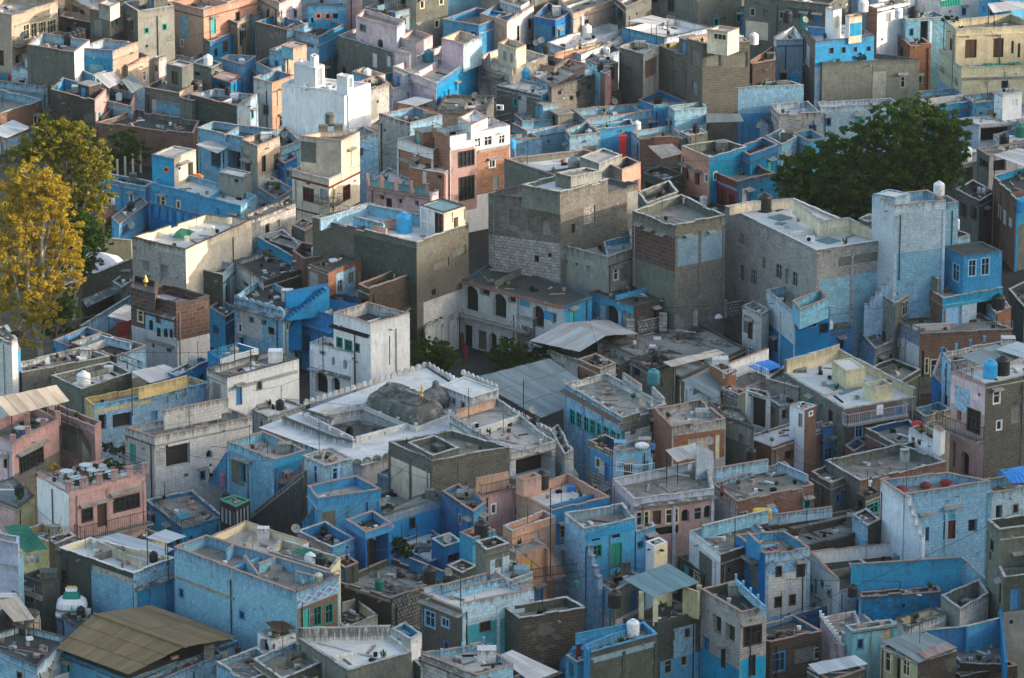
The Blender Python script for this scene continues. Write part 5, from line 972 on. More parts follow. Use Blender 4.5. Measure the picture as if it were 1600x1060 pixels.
H('light blue annex with a tank right of the sky blue tower', (1440, 312), (1464, 322), (1498, 316), 16.5, .7, 'lblue', 'lblue', 'lblue', roof='rgrey', key='h94b', B=(1480, 306))
H('low blue rooms at the foot of the sky blue tower', (1462, 366), (1484, 376), (1516, 368), 10.5, .6, 'stblue', 'lblue', 'dblue', roof='rgrey', clut=4, key='h94c')
H('grey block joining white brick house and blue tower', (1342, 342), (1356, 348), (1372, 340), 15, .1, 'cement', 'cement', roof='rgrey', cop='copale')
# houses past the top edge of the picture
for lab, L_, F_, R_, Ht, a, b in (('blue house just above the top edge left of centre', (630, -34), (690, -18), (760, -36), 11, 'mblue', 'lblue'), ('brown stone house above the top edge behind the vivid blue terraces', (752, -30), (800, -16), (872, -32), 11.5, 'tan', 'cement'), ('pale house above the top edge behind the outside stair', (862, -36), (930, -26), (1010, -46), 11, 'white', 'pblue'),
  ('grey house above the top edge behind the arched blue front', (1010, -26), (1090, -16), (1170, -30), 11, 'cement', 'cement'), ('white flat house at the top edge right of the barred steps', (1412, -14), (1470, 2), (1540, -10), 10, 'white', 'white'), ('blue house at the top edge behind the yellow villa', (1530, -10), (1580, 6), (1660, -8), 11, 'mblue', 'mblue'),
  ('white terraced house at the top edge behind the bare concrete block', (1310, -22), (1372, -6), (1430, -20), 11, 'pblue', 'white'), ('ochre house above the top left hotel', (-60, -40), (20, -24), (100, -42), 13, 'tan', 'tan'), ('brown house above the top edge left of centre', (470, -40), (540, -24), (640, -44), 12, 'pblue', 'ppink')):
    H(lab, L_, F_, R_, Ht, .7, a, b, cop='copale')
def haze():
    m = bpy.data.materials.new('haze_air'); m.use_nodes = True; t = m.node_tree; t.nodes.remove(t.nodes['Principled BSDF']); v = t.nodes.new('ShaderNodeVolumePrincipled')
    v.inputs['Color'].default_value = (.86, .94, .95, 1); v.inputs['Density'].default_value = .000022; v.inputs['Anisotropy'].default_value = .2; t.links.new(v.outputs[0], t.nodes['Material Output'].inputs['Volume']); M['haze_air'] = m
    b = MB(); b.abox(-1520, -720, -1, 1520, 2620, 182, 'haze_air'); o = b.build('haze', None, (0, 0, 0)); o['kind'] = 'stuff'
haze()
# ================================================================ COURTYARD HAVELI AND TEMPLE
h = H('old white courtyard mansion with pillared upper gallery and black roof', (722, 437), (882, 478), (925, 463), 7.2, .12, 'gwhite', 'mblue', roof='rdark', cop='copdark', key='hav', B=(775, 408), clut=5, ops=[
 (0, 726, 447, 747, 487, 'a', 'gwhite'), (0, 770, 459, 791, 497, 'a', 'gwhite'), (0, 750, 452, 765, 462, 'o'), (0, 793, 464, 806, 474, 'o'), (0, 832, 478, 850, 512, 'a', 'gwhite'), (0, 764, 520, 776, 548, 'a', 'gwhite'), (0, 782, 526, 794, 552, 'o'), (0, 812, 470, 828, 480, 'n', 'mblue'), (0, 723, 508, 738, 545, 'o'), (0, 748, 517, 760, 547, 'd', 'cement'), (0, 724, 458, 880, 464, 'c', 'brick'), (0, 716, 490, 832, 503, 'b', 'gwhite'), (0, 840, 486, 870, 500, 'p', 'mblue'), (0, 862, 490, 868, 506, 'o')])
h = H('low white side range of the courtyard mansion', (664, 512), (716, 488), (724, 476), 4, .3, 'gwhite', 'gwhite', roof='rgrey', cop='copale', B=(676, 498))
h = H('blue arched gatehouse with a flat black roof', (921, 457), (990, 479), (1052, 463), 6.8, .1, 'mblue', 'dbrick', roof='rdark', cop='copdark', key='h92', B=(992, 438), ops=[(0, 946, 477, 966, 512, 'a', 'mblue'), (0, 972, 486, 982, 502, 'a', 'mblue'), (0, 972, 488, 988, 512, 'n', 'lcement')], clut=3)
H('small grey tank room in front of the courtyard mansion', (800, 488), (832, 500), (864, 486), 5, .1, 'gwhite', 'cement', roof='rbeige', cop='copale', key='h88b', ops=[(0, 800, 508, 832, 540, 'p', 'rubble')])
H('low white cube beside the blue arched gatehouse', (888, 494), (922, 506), (944, 492), 4.4, .1, 'white', 'gwhite', roof='rgrey', cop='copale', key='h88c', B=(908, 480))
H('thin blue wall room between the mansion and the gatehouse', (884, 480), (896, 486), (922, 474), 6.2, .2, 'mblue', 'mblue', roof='rgrey')
h = H('broad mossy roof terrace with ragged perforated brick edge', (935, 530), (1064, 592), (1166, 545), 3.9, .12, 'gwhite', 'dcement', roof='rmould', cop='copdark', key='moss', B=(1060, 488), clut=12)
lowwall(h, (985, 505), (1075, 488), 5.0, 1.3, 'perf', cop='copale', name='perforated_wall'); lowwall(h, (1075, 488), (1160, 470), 5.1, 1.4, 'perf', cop='copale', name='perforated_wall')
for a in ((1036, 490), (1084, 482), (1130, 470), (985, 500)):
    q = P(a[0], a[1], 5.6); m = MB(); m.abox(q.x-.4, q.y-.4, 3.8, q.x+.4, q.y+.4, 5.6, 'wrubble'); m.build('pillar', h.o)
H('grey cement shelter under the mossy terrace edge', (930, 556), (968, 572), (1010, 556), 3.2, .2, 'dcement', 'rubble', roof='rgrey', cop='copdark', clut=5)
h = H('low walled garden block beneath the white tin gable', (822, 536), (905, 566), (1000, 540), 3, .5, 'gwhite', 'dbrick', roof='rdark', cop='copale')
sheet('rusty white tin gable roof with dark open shed beneath', [(884, 504), (948, 524), (905, 550), (828, 533)], [5.6, 5.6, 4.4, 4.4], 'cwhite', 6, 'tin_roof', post=(2, 3), pm='iron')
sheet('second slope of the rusty white tin gable facing the mossy terrace', [(884, 504), (950, 500), (997, 522), (948, 524)], [5.6, 4.7, 4.7, 5.6], 'cwhite', 5, 'tin_roof', post=(1, 2))
# --- the temple
def temple():
    z = 6.4; o = tag(empty('temple', P(600, 660, 0)), 'whitewashed temple with an old black domed hall and sunken court', 'temple')
    h = House(); h.o = o; h.zr = z; h.main = True; h.hp = o
    O = [P(*q, z) for q in ((404, 668), (566, 728), (800, 664), (664, 573))]; I = [P(*q, z) for q in ((478, 655), (553, 692), (650, 666), (566, 640))]
    h.C = O
    m = MB()
    for i in range(4):
        j = (i+1) % 4; A, B = O[i], O[j]; L = (B-A).length
        m.poly([(A.x, A.y, 0), (B.x, B.y, 0), (B.x, B.y, z), (A.x, A.y, z)], 'gwhite', [(0, -z), (L, -z), (L, 0), (0, 0)])
    m.build('wall', o)
    m = MB()
    for i in range(4):
        j = (i+1) % 4; m.poly([O[i], O[j], I[j], I[i]], 'rwhite')
    m.build('roof', o)
    m = MB(); F = [Vector((v.x, v.y, 1.5)) for v in I]; m.poly(F, 'rdark'); m.build('court_floor', o)
    for i, (a, b) in enumerate(((0, 3), (3, 2), (2, 1), (1, 0))):
        A, B = Vector((I[a].x, I[a].y, 0)), Vector((I[b].x, I[b].y, 0)); h.sides = [(A, B)]; cells = []
        ops = {1: [(580, 662, 592, 692), (598, 668, 610, 696), (616, 674, 628, 700)], 0: [(500, 664, 512, 690), (520, 658, 532, 684), (540, 652, 552, 678)]}.get(i, [])
        for x0, y0, x1, y1 in ops:
            u0, _ = vz(h.sides[0], x0, (y0+y1)/2); u1, _ = vz(h.sides[0], x1, (y0+y1)/2); u0, u1 = sorted((u0, u1)); cells.append((u0, u1, 2.0, 4.9, 'a', 'gwhite', .8))
        w = MB(); cl, *_ = grid_face(w, A, B, 1.5, z, z, cells, 'gwhite', i*9); wo = w.build('court_wall', o)
        for c in cl: opening(h, o, 0, *c)
        s = MB(); e = (B-A).normalized(); n = Vector((e.y, -e.x, 0)); s.box((A+B)/2+n*.35+Vector((0, 0, 5.3)), (B-A)/2*.9, n*.35, (0, 0, .05), 'stonedark'); s.build('sunshade', o)
        p = MB(); p.box((A+B)/2-n*.12+Vector((0, 0, z+.3)), (B-A)/2*(1.0 if i % 2 else .96), n*.1, (0, 0, .3), 'gwhite'); p.build('parapet', o)
        posts(h, [((478, 655), (566, 640), (650, 666), (553, 692), (478, 655))[k] for k in (i, i+1)], z+.6, 'gwhite', 1.8, .25, .12)
    # long domed hall
    base = [P(*q, z) for q in ((565, 640), (650, 676), (701, 656), (616, 618))]; c = sum(base, Vector())/4
    b = MB(); b.prism([(v.x, v.y) for v in base], z, z+.55, 'gwhite', 'stonedark'); b.build('plinth', o)
    prof = [(0, 1.0, 1.0), (.2, 1.0, 1.0), (.55, .985, .97), (.9, .94, .9), (1.2, .84, .77), (1.36, .72, .62), (1.42, .66, .54)]
    ax = (base[1]-base[0])/2; ay = (base[3]-base[0])/2; m = MB(); rings = []
    K = 32
    for zz, sx, sy in prof:
        r = []
        for k in range(K):
            a = k*2*math.pi/K+math.pi/4; x, y = math.cos(a), math.sin(a); e = .32; x = math.copysign(abs(x)**e, x); y = math.copysign(abs(y)**e, y)
            r.append(c+ax*x*sx*.98+ay*y*sy*.98+Vector((0, 0, .55+zz)))
        rings.append(r)
    for i in range(len(rings)-1):
        for k in range(K): m.poly([rings[i][k], rings[i][(k+1) % K], rings[i+1][(k+1) % K], rings[i+1][k]], 'domestone', smooth=True)
    m.poly(rings[-1], 'domestone'); m.build('dome', o)
    top = c+Vector((0, 0, .55+1.42)); l = MB()     # ribbed leaf cap and ridge
    for k in range(84):
        a = k*2*math.pi/84; x, y = math.cos(a), math.sin(a); e = .45; x = math.copysign(abs(x)**e, x); y = math.copysign(abs(y)**e, y)
        p0 = top+ax*x*.74+ay*y*.62+Vector((0, 0, .02)); p1 = top+ax*x*.6+ay*y*.16+Vector((0, 0, .5)); l.bar(p0, p1, (.10, .05), 'domestone', 5)
    l.build('leaf_cap', o); r = MB(); r.plank(top-ax*.62+Vector((0, 0, .5)), top+ax*.62+Vector((0, 0, .5)), .45, .2, 'stonedark'); r.build('ridge', o)
    f = MB(); f.lathe([(.1, 0), (.16, .1), (.05, .25), (.2, .4), (.2, .5), (.06, .65), (.12, .85), (.02, 1.25)], 'gold', 10, top+ax*.62+Vector((0, 0, .58))); f.build('finial', o)
    # small ribbed dome
    q = P(681, 634, z); d = MB(); R_ = 1.5; K = 28
    pf = [(R_*.9, 0), (R_*.9, .35), (R_*1.05, .6), (R_*1.0, 1.0), (R_*.8, 1.35), (R_*.5, 1.65), (R_*.28, 1.85), (R_*.22, 2.1), (R_*.18, 2.3)]
    for i in range(len(pf)-1):
        for k in range(K):
            def pp(r, zz, kk): rr = r*(1+.05*(kk % 2)*(1 if zz > .6 else 0)); a = kk*2*math.pi/K; return q+Vector((rr*math.cos(a), rr*math.sin(a), zz))
            d.poly([pp(*pf[i], k), pp(*pf[i], k+1), pp(*pf[i+1], k+1), pp(*pf[i+1], k)], 'domestone')
    d.build('small_dome', o); n = MB(); n.lathe([(.3, 2.3), (.36, 2.38), (.25, 2.46), (.05, 2.6)], 'domestone', 10, q); n.build('dome_cap', o)
    crenel(h, [(474, 634), (610, 592), (668, 573), (700, 592)], z, 'gwhite', .75, .6); crenel(h, [(550, 728), (612, 716), (640, 700), (690, 690)], z, 'stonedark', .9, .6)
    # low parapet lines and the pale hatch left of the court
    for a, b_ in (((442, 652), (520, 683)), ((520, 683), (552, 690)), ((474, 640), (520, 655))): lowwall(h, a, b_, z+.6, .6, 'gwhite', cop='copdark', th=.3)
    # white pavilion by the small dome
    p = H(None, (688, 603), (737, 622), (779, 609), z+1.8, .05, 'gwhite', 'gwhite', roof='rwhite', cop='rwhite', par=h, zb=z, B=(725, 589), nm='pavilion', ops=[(0, 706, 622, 712, 632, 'w', 'greyp'), (0, 720, 628, 727, 640, 'w', 'greyp')])
    crenel(h, [(721, 585), (778, 610)], z+1.6, 'gwhite', .75, .6)
    return h
T = temple()
h = H('grey walled temple annexe terrace with balustraded edges', (703, 650), (798, 708), (868, 690), 8.0, .6, 'gwhite', 'gwhite', 'gwhite', roof='rbeige', cop='copale', key='annex', B=(778, 622), ops=[(1, 806, 712, 862, 745, 'v')])
posts(h, [(703, 650), (798, 708)], 8, 'gwhite', 1.5, .5); posts(h, [(798, 708), (868, 690)], 8, 'gwhite', 1.5, .5)
lowwall(h, (712, 642), (772, 625), 8.4, .8, 'peach', cop='terra')
h2 = H('balustraded gallery stair running down right of the temple annexe', (860, 672), (882, 712), (896, 704), 7.2, .6, 'gwhite', 'gwhite', roof='rdark', cop='copale', B=(872, 664)); stairs(h2, (903, 745), 3., (868, 690), 6.6, 1.2, 'gwhite')
crenel(T, [(700, 592), (722, 606)], 6.4, 'white', .75, .7)
h = H('long white balustraded roof edge right of the temple pavilion', (770, 634), (862, 682), (872, 676), 7, .5, 'gwhite', 'gwhite', roof='rgrey', cop='copale', B=(780, 628)); crenel(h, [(778, 632), (862, 678)], 7, 'gwhite', .8, .5)
sheet('wide blue grey sheet roof beside the temple', [(736, 593), (858, 562), (938, 616), (846, 653)], [6.2, 6.6, 6.6, 6.2], 'cgrey', 9, 'sheet_roof', post=(2, 3), cat='shed', rows=3)
# ================================================================ LEFT MIDDLE
h = H('grey and blue house with shutters at the left edge', (-34, 528), (26, 552), (32, 546), 9, .8, 'cement', 'mblue', 'cement', roof='rdark', cop='copale', key='h100', B=(12, 508), ops=[(0, -30, 556, 27, 640, 'p', 'mblue'), (0, 1, 588, 12, 612, 'w', 'bluep'), (0, 15, 592, 24, 612, 'w', 'bluep'), (0, -20, 566, 26, 570, 'c', 'stonedark')], clut=3)
H('whitewashed cube with litter on top at the left edge', (-30, 520), (18, 536), (27, 530), 10.6, .3, 'gwhite', 'gwhite', roof='rgrey', cop='copale', B=(8, 508), clut=4)
h = H('rubbish strewn long grey roof at the left', (24, 568), (34, 583), (172, 557), 6.8, .5, 'lcement', 'cement', 'gwhite', roof='rmould', cop='copale', key='h101', B=(130, 542), clut=14)
h = H('dark grey walled house with a pale roof and white tank', (80, 587), (128, 608), (206, 582), 7.8, .6, 'cement', 'dcement', 'cement', roof='rpale', cop='copale', key='h102', B=(172, 565))
H('lower grey roof strip below the pale roofed tank house', (122, 628), (146, 640), (200, 612), 5.6, .1, 'dcement', 'dcement', roof='rdark', cop='copale')
h = H('blue and white low house with cracked parapets and iron rail', (112, 536), (182, 558), (228, 540), 6.6, .7, 'brick', 'pwblue', 'pblue', roof='rdark', cop='terra', key='h103', B=(160, 520)); lowwall(h, (158, 524), (204, 536), 6.9, .8, 'pblue', cop=None); railing(h, [(181, 562), (222, 578)], 6.2, .8)
H('deep blue low rooms right of the cracked parapets', (84, 532), (108, 542), (160, 520), 6, .6, 'mblue', 'sblue', 'mblue', roof='rdark')
h = H('vivid blue wall house between white house and haveli', (262, 582), (276, 588), (328, 563), 8, .3, 'sblue', 'sblue', roof='rgrey', cop='copale')
h = H('blue rimmed roof pen on the left of the white house', (324, 549), (344, 562), (404, 545), 9.4, .7, 'sblue', 'white', 'mblue', roof='rbeige', cop=None, B=(372, 535), clut=2)
h = H('whitewashed block with black stained rim and antenna poles', (323, 578), (355, 591), (467, 561), 9.8, .5, 'gwhite', 'white', 'gwhite', roof='rgrey', cop='copdark', key='h85', B=(424, 548), clut=3, ops=[(1, 356, 592, 466, 598, 'p', 'swhite')])
h = H('long low white wall below the antenna block and the temple', (396, 640), (418, 652), (478, 634), 6.0, .2, 'gwhite', 'gwhite', roof='rwhite', cop='copale', B=(440, 622))
h = H('yellow topped peeling blue house with a curved stair arch', (132, 622), (147, 634), (328, 598), 8.2, .5, 'yellow', 'pwblue', 'yellow', roof='rgrey', cop=None, key='h104', B=(300, 588), ops=[(1, 147, 620, 235, 638, 'p', 'yellow'), (1, 176, 646, 206, 668, 'o'), (1, 253, 616, 263, 630, 'n', 'tblue'), (1, 266, 612, 276, 626, 'n', 'tblue'), (1, 281, 610, 291, 622, 'n', 'lcement'), (1, 154, 648, 166, 672, 'o'), (1, 236, 642, 246, 660, 'n', 'mblue')])
lowwall(h, (216, 606), (292, 587), 9.4, 1.2, 'yellow', cop=None)
sheet('long pale sheet awning beside the yellow wall', [(205, 581), (256, 570), (291, 584), (234, 599)], [8.2, 8.2, 7.6, 7.6], 'cwhite', 4, post=(2, 3))
sheet('large beige corrugated awning over the pink terrace', [(-10, 622), (88, 602), (108, 627), (16, 650)], [13.2, 13.2, 12.3, 12.3], 'cbeige', 6, post=(0, 1, 2, 3), zp=9.4)
h = H('salmon brick house with terrace tables under the beige awning', (-40, 674), (20, 692), (92, 655), 10.4, .9, 'ppink', 'pink', 'pink', roof='rgrey', cop='terra', key='h106', B=(50, 634), ops=[(1, 30, 706, 68, 732, 'w', 'iron'), (1, 26, 698, 72, 703, 'c')])
for a in ((20, 689), (44, 676), (68, 664), (90, 652), (42, 655)):
    q = P(a[0], a[1], 10.4); m = MB(); m.abox(q.x-.25, q.y-.25, 9.6, q.x+.25, q.y+.25, 11.0, 'pink'); m.build('pillar', h.o)
h = H('sloping pink brick stair wall house behind the cafe', (76, 640), (148, 668), (158, 660), 10, .5, 'pink', 'pink', 'pink', roof='rdark', cop='terra', B=(90, 632)); railing(h, [(92, 668), (124, 682), (142, 712)], 8.6, 1.); stairs(h, (152, 716), 6.4, (124, 680), 9., 1.1, 'cement')
H('dim terrace passage between the pink houses', (90, 690), (120, 712), (160, 700), 6.6, .5, 'pink', 'pink', roof='rdark')
h = H('pink brick cafe with railed rooftop and dark balcony', (57, 736), (107, 763), (227, 734), 10.6, .8, 'white', 'pink', 'pink', roof='rpale', cop='terra', key='cafe', B=(166, 708), ph=(.25, .5, .25, .25), ops=[
 (1, 177, 775, 218, 797, 'w', 'iron'), (1, 172, 765, 220, 771, 'c'), (1, 128, 795, 145, 815, 'w', 'iron'), (1, 125, 786, 148, 792, 'c'), (1, 152, 786, 170, 823, 'd', 'woodbrown'), (1, 150, 780, 172, 784, 'c'), (1, 116, 806, 232, 828, 'b')])
for i in range(6):
    q = P(107+i*24, 763-i*5.8, 10.6); m = MB(); m.abox(q.x-.26, q.y-.26, 10.3, q.x+.26, q.y+.26, 11.2, 'pink'); m.abox(q.x-.3, q.y-.3, 11.2, q.x+.3, q.y+.3, 11.28, 'terra'); m.build('pillar', h.o)
railing(h, [(107, 763), (227, 734), (166, 708)], 10.4, .9, sp=.9, rails=(.3, .6, .95)); railing(h, [(57, 736), (107, 763)], 10.4, .9, sp=.9, rails=(.3, .6, .95))
h = H('big peeling white house with a ruined cusped balcony', (196, 668), (242, 684), (394, 652), 9, .7, 'gwhite', 'gwhite', 'gwhite', roof='rgrey', cop='terra', key='h108', B=(350, 636), ops=[(1, 259, 692, 297, 728, 'o'), (1, 322, 704, 332, 716, 'a', 'gwhite'), (1, 262, 690, 300, 694, 's', 'gwhite'), (1, 243, 690, 258, 728, 'p', 'swhite'), (1, 288, 740, 294, 746, 'o')], clut=4)
lowwall(h, (256, 642), (356, 622), 10.6, 1.9, 'gwhite', cop='terra'); railing(h, [(243, 682), (298, 672)], 9, .9, 'greyp')
m = MB(); A = P(242, 680, 6.6); B_ = P(300, 668, 6.6); m.box((A+B_)/2+Vector((0, -.5, 0)), (B_-A)/2, (0, .6, 0), (0, 0, .1), 'gwhite'); m.build('balcony', h.o)
h = H('pale stained stub wall left of the peeling white house', (190, 690), (224, 704), (244, 694), 6.2, .5, 'gwhite', 'gwhite', roof='rdark', ops=[(0, 198, 706, 206, 716, 'n', 'cement')], cop='copale')
h = H('white wash wall court front below the peeling white house', (224, 732), (228, 738), (332, 712), 5.2, .2, 'gwhite', 'gwhite', roof='rdark', cop='copale')
h = H('light blue house with a walled roof and side stairs', (355, 690), (428, 719), (478, 704), 8.8, .8, 'lblue', 'mblue', 'lblue', roof='rbeige', cop='terra', key='h109', B=(412, 674), ops=[(0, 374, 724, 384, 756, 'o'), (0, 372, 716, 392, 720, 'c'), (1, 432, 734, 470, 745, 'b', 'redp')], clut=2)
stairs(h, (334, 752), 3.6, (362, 706), 7.4, 1.3, 'mblue')
h = H('small blue landing house with a red and white rail', (392, 722), (430, 742), (476, 724), 6.4, .4, 'lblue', 'mblue', 'gwhite', roof='rgrey', cop='terra', ops=[(0, 398, 740, 410, 760, 'w', 'greyp')])
h = H('low grey court with curved railed edge below the peeling house', (228, 782), (284, 826), (350, 808), 4.2, .3, 'mblue', 'mblue', 'mblue', roof='rgrey', cop='copale', key='h109c', B=(300, 766), clut=10); railing(h, [(240, 792), (284, 826), (350, 808)], 4.2, .8)
h = H('green topped lattice cage pavilion on the grey court', (343, 781), (368, 793), (391, 782), 7, .08, 'iron', 'iron', roof='tgreen', cop='tgreen', B=(366, 774), key='cage', ops=[(0, 344+i*6, 792+i*2.8, 349+i*6, 816+i*2.8, 'n', 'glassp') for i in range(4)]+[(1, 370+i*5.4, 798-i*2.6, 374+i*5.4, 822-i*2.6, 'n', 'glassp') for i in range(4)])
o = House(); o.o = tag(empty('stair_wall', P(430, 800, 0)), 'dark grey sloping stair wall left of the pale blue room', 'wall'); lowwall(o, (386, 815), (474, 745), 4, 5, 'dcement', cop='copale', h2=9.0, zb=0, name='sloping_wall')
stairs(o, (392, 806), 3.6, (476, 738), 8.6, 1.1, 'cement')
h = H('pale blue room with a flat stained roof and blue shutters', (473, 712), (508, 728), (551, 717), 9.6, .08, 'pblue', 'pwblue', roof='rbeige', cop='copale', key='h110', B=(516, 699), ops=[(0, 490, 727, 496, 755, 'w', 'skyp'), (1, 519, 731, 528, 750, 'w', 'skyp'), (1, 529, 729, 536, 748, 'd', 'skyp')])
h = H('bright blue open terrace house with a sloping left wall', (480, 759), (496, 779), (595, 765), 9.2, .9, 'mblue', 'mblue', 'mblue', roof='rbeige', cop='terra', key='h111', B=(557, 743), ops=[(0, 481, 764, 495, 786, 'p', 'pblue')])
lowwall(h, (473, 817), (498, 784), 6.2, 2, 'mblue', cop='terra', h2=8.6, zb=3, name='sloping_wall')
h = H('dark brick house whose left side is painted cream', (607, 690), (676, 720), (796, 698), 10.4, .6, 'gbrick', 'gbrick', 'cement', roof='rgrey', cop='copale', key='h112', B=(706, 673), ops=[(0, 607, 727, 676, 830, 'p', 'cream')])
upper(h, (637, 692), (676, 712), (718, 700), 10.9, .6, 'roof_pen', wl='cement', wr='cement', roof='rgrey', cop='copale'); upper(h, (672, 694), (684, 700), (696, 696), 10.9, .08, 'roof_box', wl='dcement', wr='dcement', roof='rgrey', cop=None)
h = H('grey deck roof below the cream painted side', (560, 770), (640, 800), (690, 778), 5.6, .1, 'dcement', 'tblue', roof='rgrey', cop='copale', B=(604, 746)); railing(h, [(598, 752), (606, 748)], 5.6, .9)
# ================================================================ CENTRE LOWER
h = H('weathered blue backdrop wall house left of the mauve pink one', (594, 800), (600, 806), (692, 778), 8.2, .3, 'mblue', 'tblue', roof='rgrey', cop='copdark', B=(680, 764), ops=[(1, 600, 806, 692, 860, 'p', 'mblue')])
h = H('mould streaked blue sided house behind the mauve pink one', (690, 768), (740, 800), (760, 785), 9, .4, 'stblue', 'mblue', 'mblue', roof='rgrey', cop='terra', B=(716, 756))
h = H('mauve pink house with a small railed balcony', (742, 762), (752, 776), (832, 756), 9.4, .15, 'ppink', 'pink', 'pink', roof='rgrey', cop='terra', key='h113', B=(796, 744), ops=[(1, 803, 790, 817, 806, 'w', 'lavp'), (1, 818, 774, 832, 806, 'n', 'pink')])
railing(h, [(742, 762), (752, 776), (800, 764)], 9.4, 1.0, sp=.5); lowwall(h, (744, 748), (794, 738), 10.8, 1.5, 'peach', cop='terra')
upper(h, (806, 746), (818, 752), (846, 744), 10.8, .6, 'upper_room', wl='peach', wr='pink', pin='peach')
h = H('pink walled white roof terrace with vivid blue front', (806, 770), (862, 798), (953, 777), 9.2, .9, 'peach', 'sblue', 'peach', roof='rpale', cop='terra', key='h114', B=(887, 740), ops=[])
h = H('peach house with stepped parapets above a railed balcony', (786, 822), (800, 830), (868, 808), 9, .6, 'peach', 'peach', 'peach', roof='rgrey', cop='copale', key='h114b', B=(850, 798), ops=[(1, 830, 832, 842, 844, 'n', 'tan')])
h = H('lower peach wing with a yellow door and iron staircase', (762, 846), (806, 866), (854, 852), 7.6, .3, 'peach', 'peach', 'cream', roof='rbeige', cop='copale', key='h114c', B=(810, 832), ops=[(0, 806, 878, 818, 900, 'w', 'yellowp'), (1, 814, 878, 832, 902, 'd', 'yellowp')]); railing(h, [(762, 846), (806, 866), (854, 852)], 7.6, .8, 'greyp'); stairs(h, (878, 898), 4.4, (850, 856), 7.4, 1.1, 'peach'); railing(h, [(826, 905), (905, 895)], 5.0, .9, 'iron')
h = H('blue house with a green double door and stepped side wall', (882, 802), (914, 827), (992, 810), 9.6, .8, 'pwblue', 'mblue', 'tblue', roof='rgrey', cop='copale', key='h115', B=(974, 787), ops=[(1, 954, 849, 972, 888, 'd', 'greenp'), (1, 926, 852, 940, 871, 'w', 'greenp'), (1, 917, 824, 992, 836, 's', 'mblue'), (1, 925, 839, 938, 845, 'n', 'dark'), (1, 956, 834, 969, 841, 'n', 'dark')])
stepwall(h, (908, 818), 9.6, (938, 914), 4.9, 6, 'pwblue', .5)
h = H('cracked grey blue landing at the foot of the green door', (922, 905), (958, 925), (1004, 900), 4.6, .1, 'lblue', 'cement', roof='rgrey', cop='copale', B=(970, 886), clut=3)
h = H('small light blue room with a grey ledge beside the green door', (990, 826), (994, 832), (1024, 822), 8.2, .1, 'lblue', 'mblue', roof='rgrey', cop='copale', ops=[(1, 996, 846, 1006, 858, 'o')]); lowwall(h, (990, 852), (1020, 862), 6, 1.4, 'lblue', cop='copale')
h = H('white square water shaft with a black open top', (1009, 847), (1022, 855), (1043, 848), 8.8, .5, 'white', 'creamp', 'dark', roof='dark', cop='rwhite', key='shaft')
h = H('lilac panelled terrace house with a flag like side wall', (957, 748), (990, 780), (1116, 764), 9.6, .8, 'ppink', 'lav', 'lav', roof='rgrey', cop='copale', key='h116', B=(1104, 718), clut=4, ops=[
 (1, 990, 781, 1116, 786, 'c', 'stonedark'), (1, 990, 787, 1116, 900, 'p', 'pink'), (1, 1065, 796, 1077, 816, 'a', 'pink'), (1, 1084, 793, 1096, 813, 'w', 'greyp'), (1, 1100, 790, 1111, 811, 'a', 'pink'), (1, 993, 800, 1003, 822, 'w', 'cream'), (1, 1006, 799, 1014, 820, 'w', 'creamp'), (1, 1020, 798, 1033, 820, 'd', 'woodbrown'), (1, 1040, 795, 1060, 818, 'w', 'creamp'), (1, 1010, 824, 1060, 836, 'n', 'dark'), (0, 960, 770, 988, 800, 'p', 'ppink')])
lowwall(h, (1088, 692), (1114, 706), 12.4, 3.3, 'lav', cop='copale', h2=11.2, zb=8.8)
for i in range(8):
    a = (998+i*15, 784-i*1.9); b = (1009+i*15, 782.5-i*1.9); A, B_ = P(*a, 9.1), P(*b, 9.1); m = MB(); n = Vector((0, -.04, 0)); m.box((A+B_)/2+n, (B_-A)/2, (0, .03, 0), (0, 0, .26), 'ppink'); m.build('parapet_panel', h.o)
railing(h, [(963, 736), (1000, 742), (1022, 738)], 8.9, .9, 'whitep')
h = H('lavender room with panelled wall behind the lilac terrace', (958, 700), (966, 706), (1020, 696), 9.6, .5, 'lav', 'lblue', 'lblue', roof='rgrey', cop='terra', B=(1008, 682), ops=[])
h = H('dark tiled blue house with perforated parapet left of the lilac terrace', (918, 688), (956, 706), (990, 700), 9.2, .6, 'perf', 'lblue', 'dblue', roof='rdark', cop='terra', B=(948, 680), ops=[(0, 918, 704, 956, 740, 'p', 'mblue')])
h = H('small blue rooms and steps under the perforated parapet', (918, 728), (942, 742), (958, 734), 6.4, .3, 'gwhite', 'mblue', roof='rbeige', cop='copale', ops=[(0, 922, 738, 936, 746, 'o'), (0, 924, 754, 934, 772, 'd', 'tealp')])
sheet('tilted plank awning over the lilac terrace', [(1040, 703), (1090, 692), (1106, 708), (1058, 722)], [11.6, 11.6, 11, 11], 'cwhite', 4, post=(0, 3), zp=8.8)
h = H('long house with teal window row and grey mossy roof', (882, 600), (972, 652), (1042, 633), 9, .6, 'pwblue', 'rubble', 'gwhite', roof='rmould', cop='copale', key='h117', B=(946, 583), clut=6, ops=[(0, 882, 634, 974, 640, 'c', 'brick')]+[(0, 890+i*10.6, 640+i*5.4, 898.5+i*10.6, 664+i*5.4, 'w', 'tealp') for i in range(8)]+[(1, 976, 668, 1036, 690, 'p', 'gwhite')])
posts(h, [(882, 600), (972, 652), (1042, 633)], 9, 'gwhite', 1.7, .35)
lowwall(h, (974, 583), (1002, 602), 9.6, 1.4, 'gwhite', cop='terra'); lowwall(h, (1020, 605), (1038, 624), 9.4, 1.3, 'gwhite', cop='copale')
h = H('low brown brick wall room behind the grey mossy roof', (903, 562), (938, 578), (962, 568), 7.4, .4, 'obrick', 'wrubble', 'cement', roof='rdark', cop='terra', B=(930, 552))
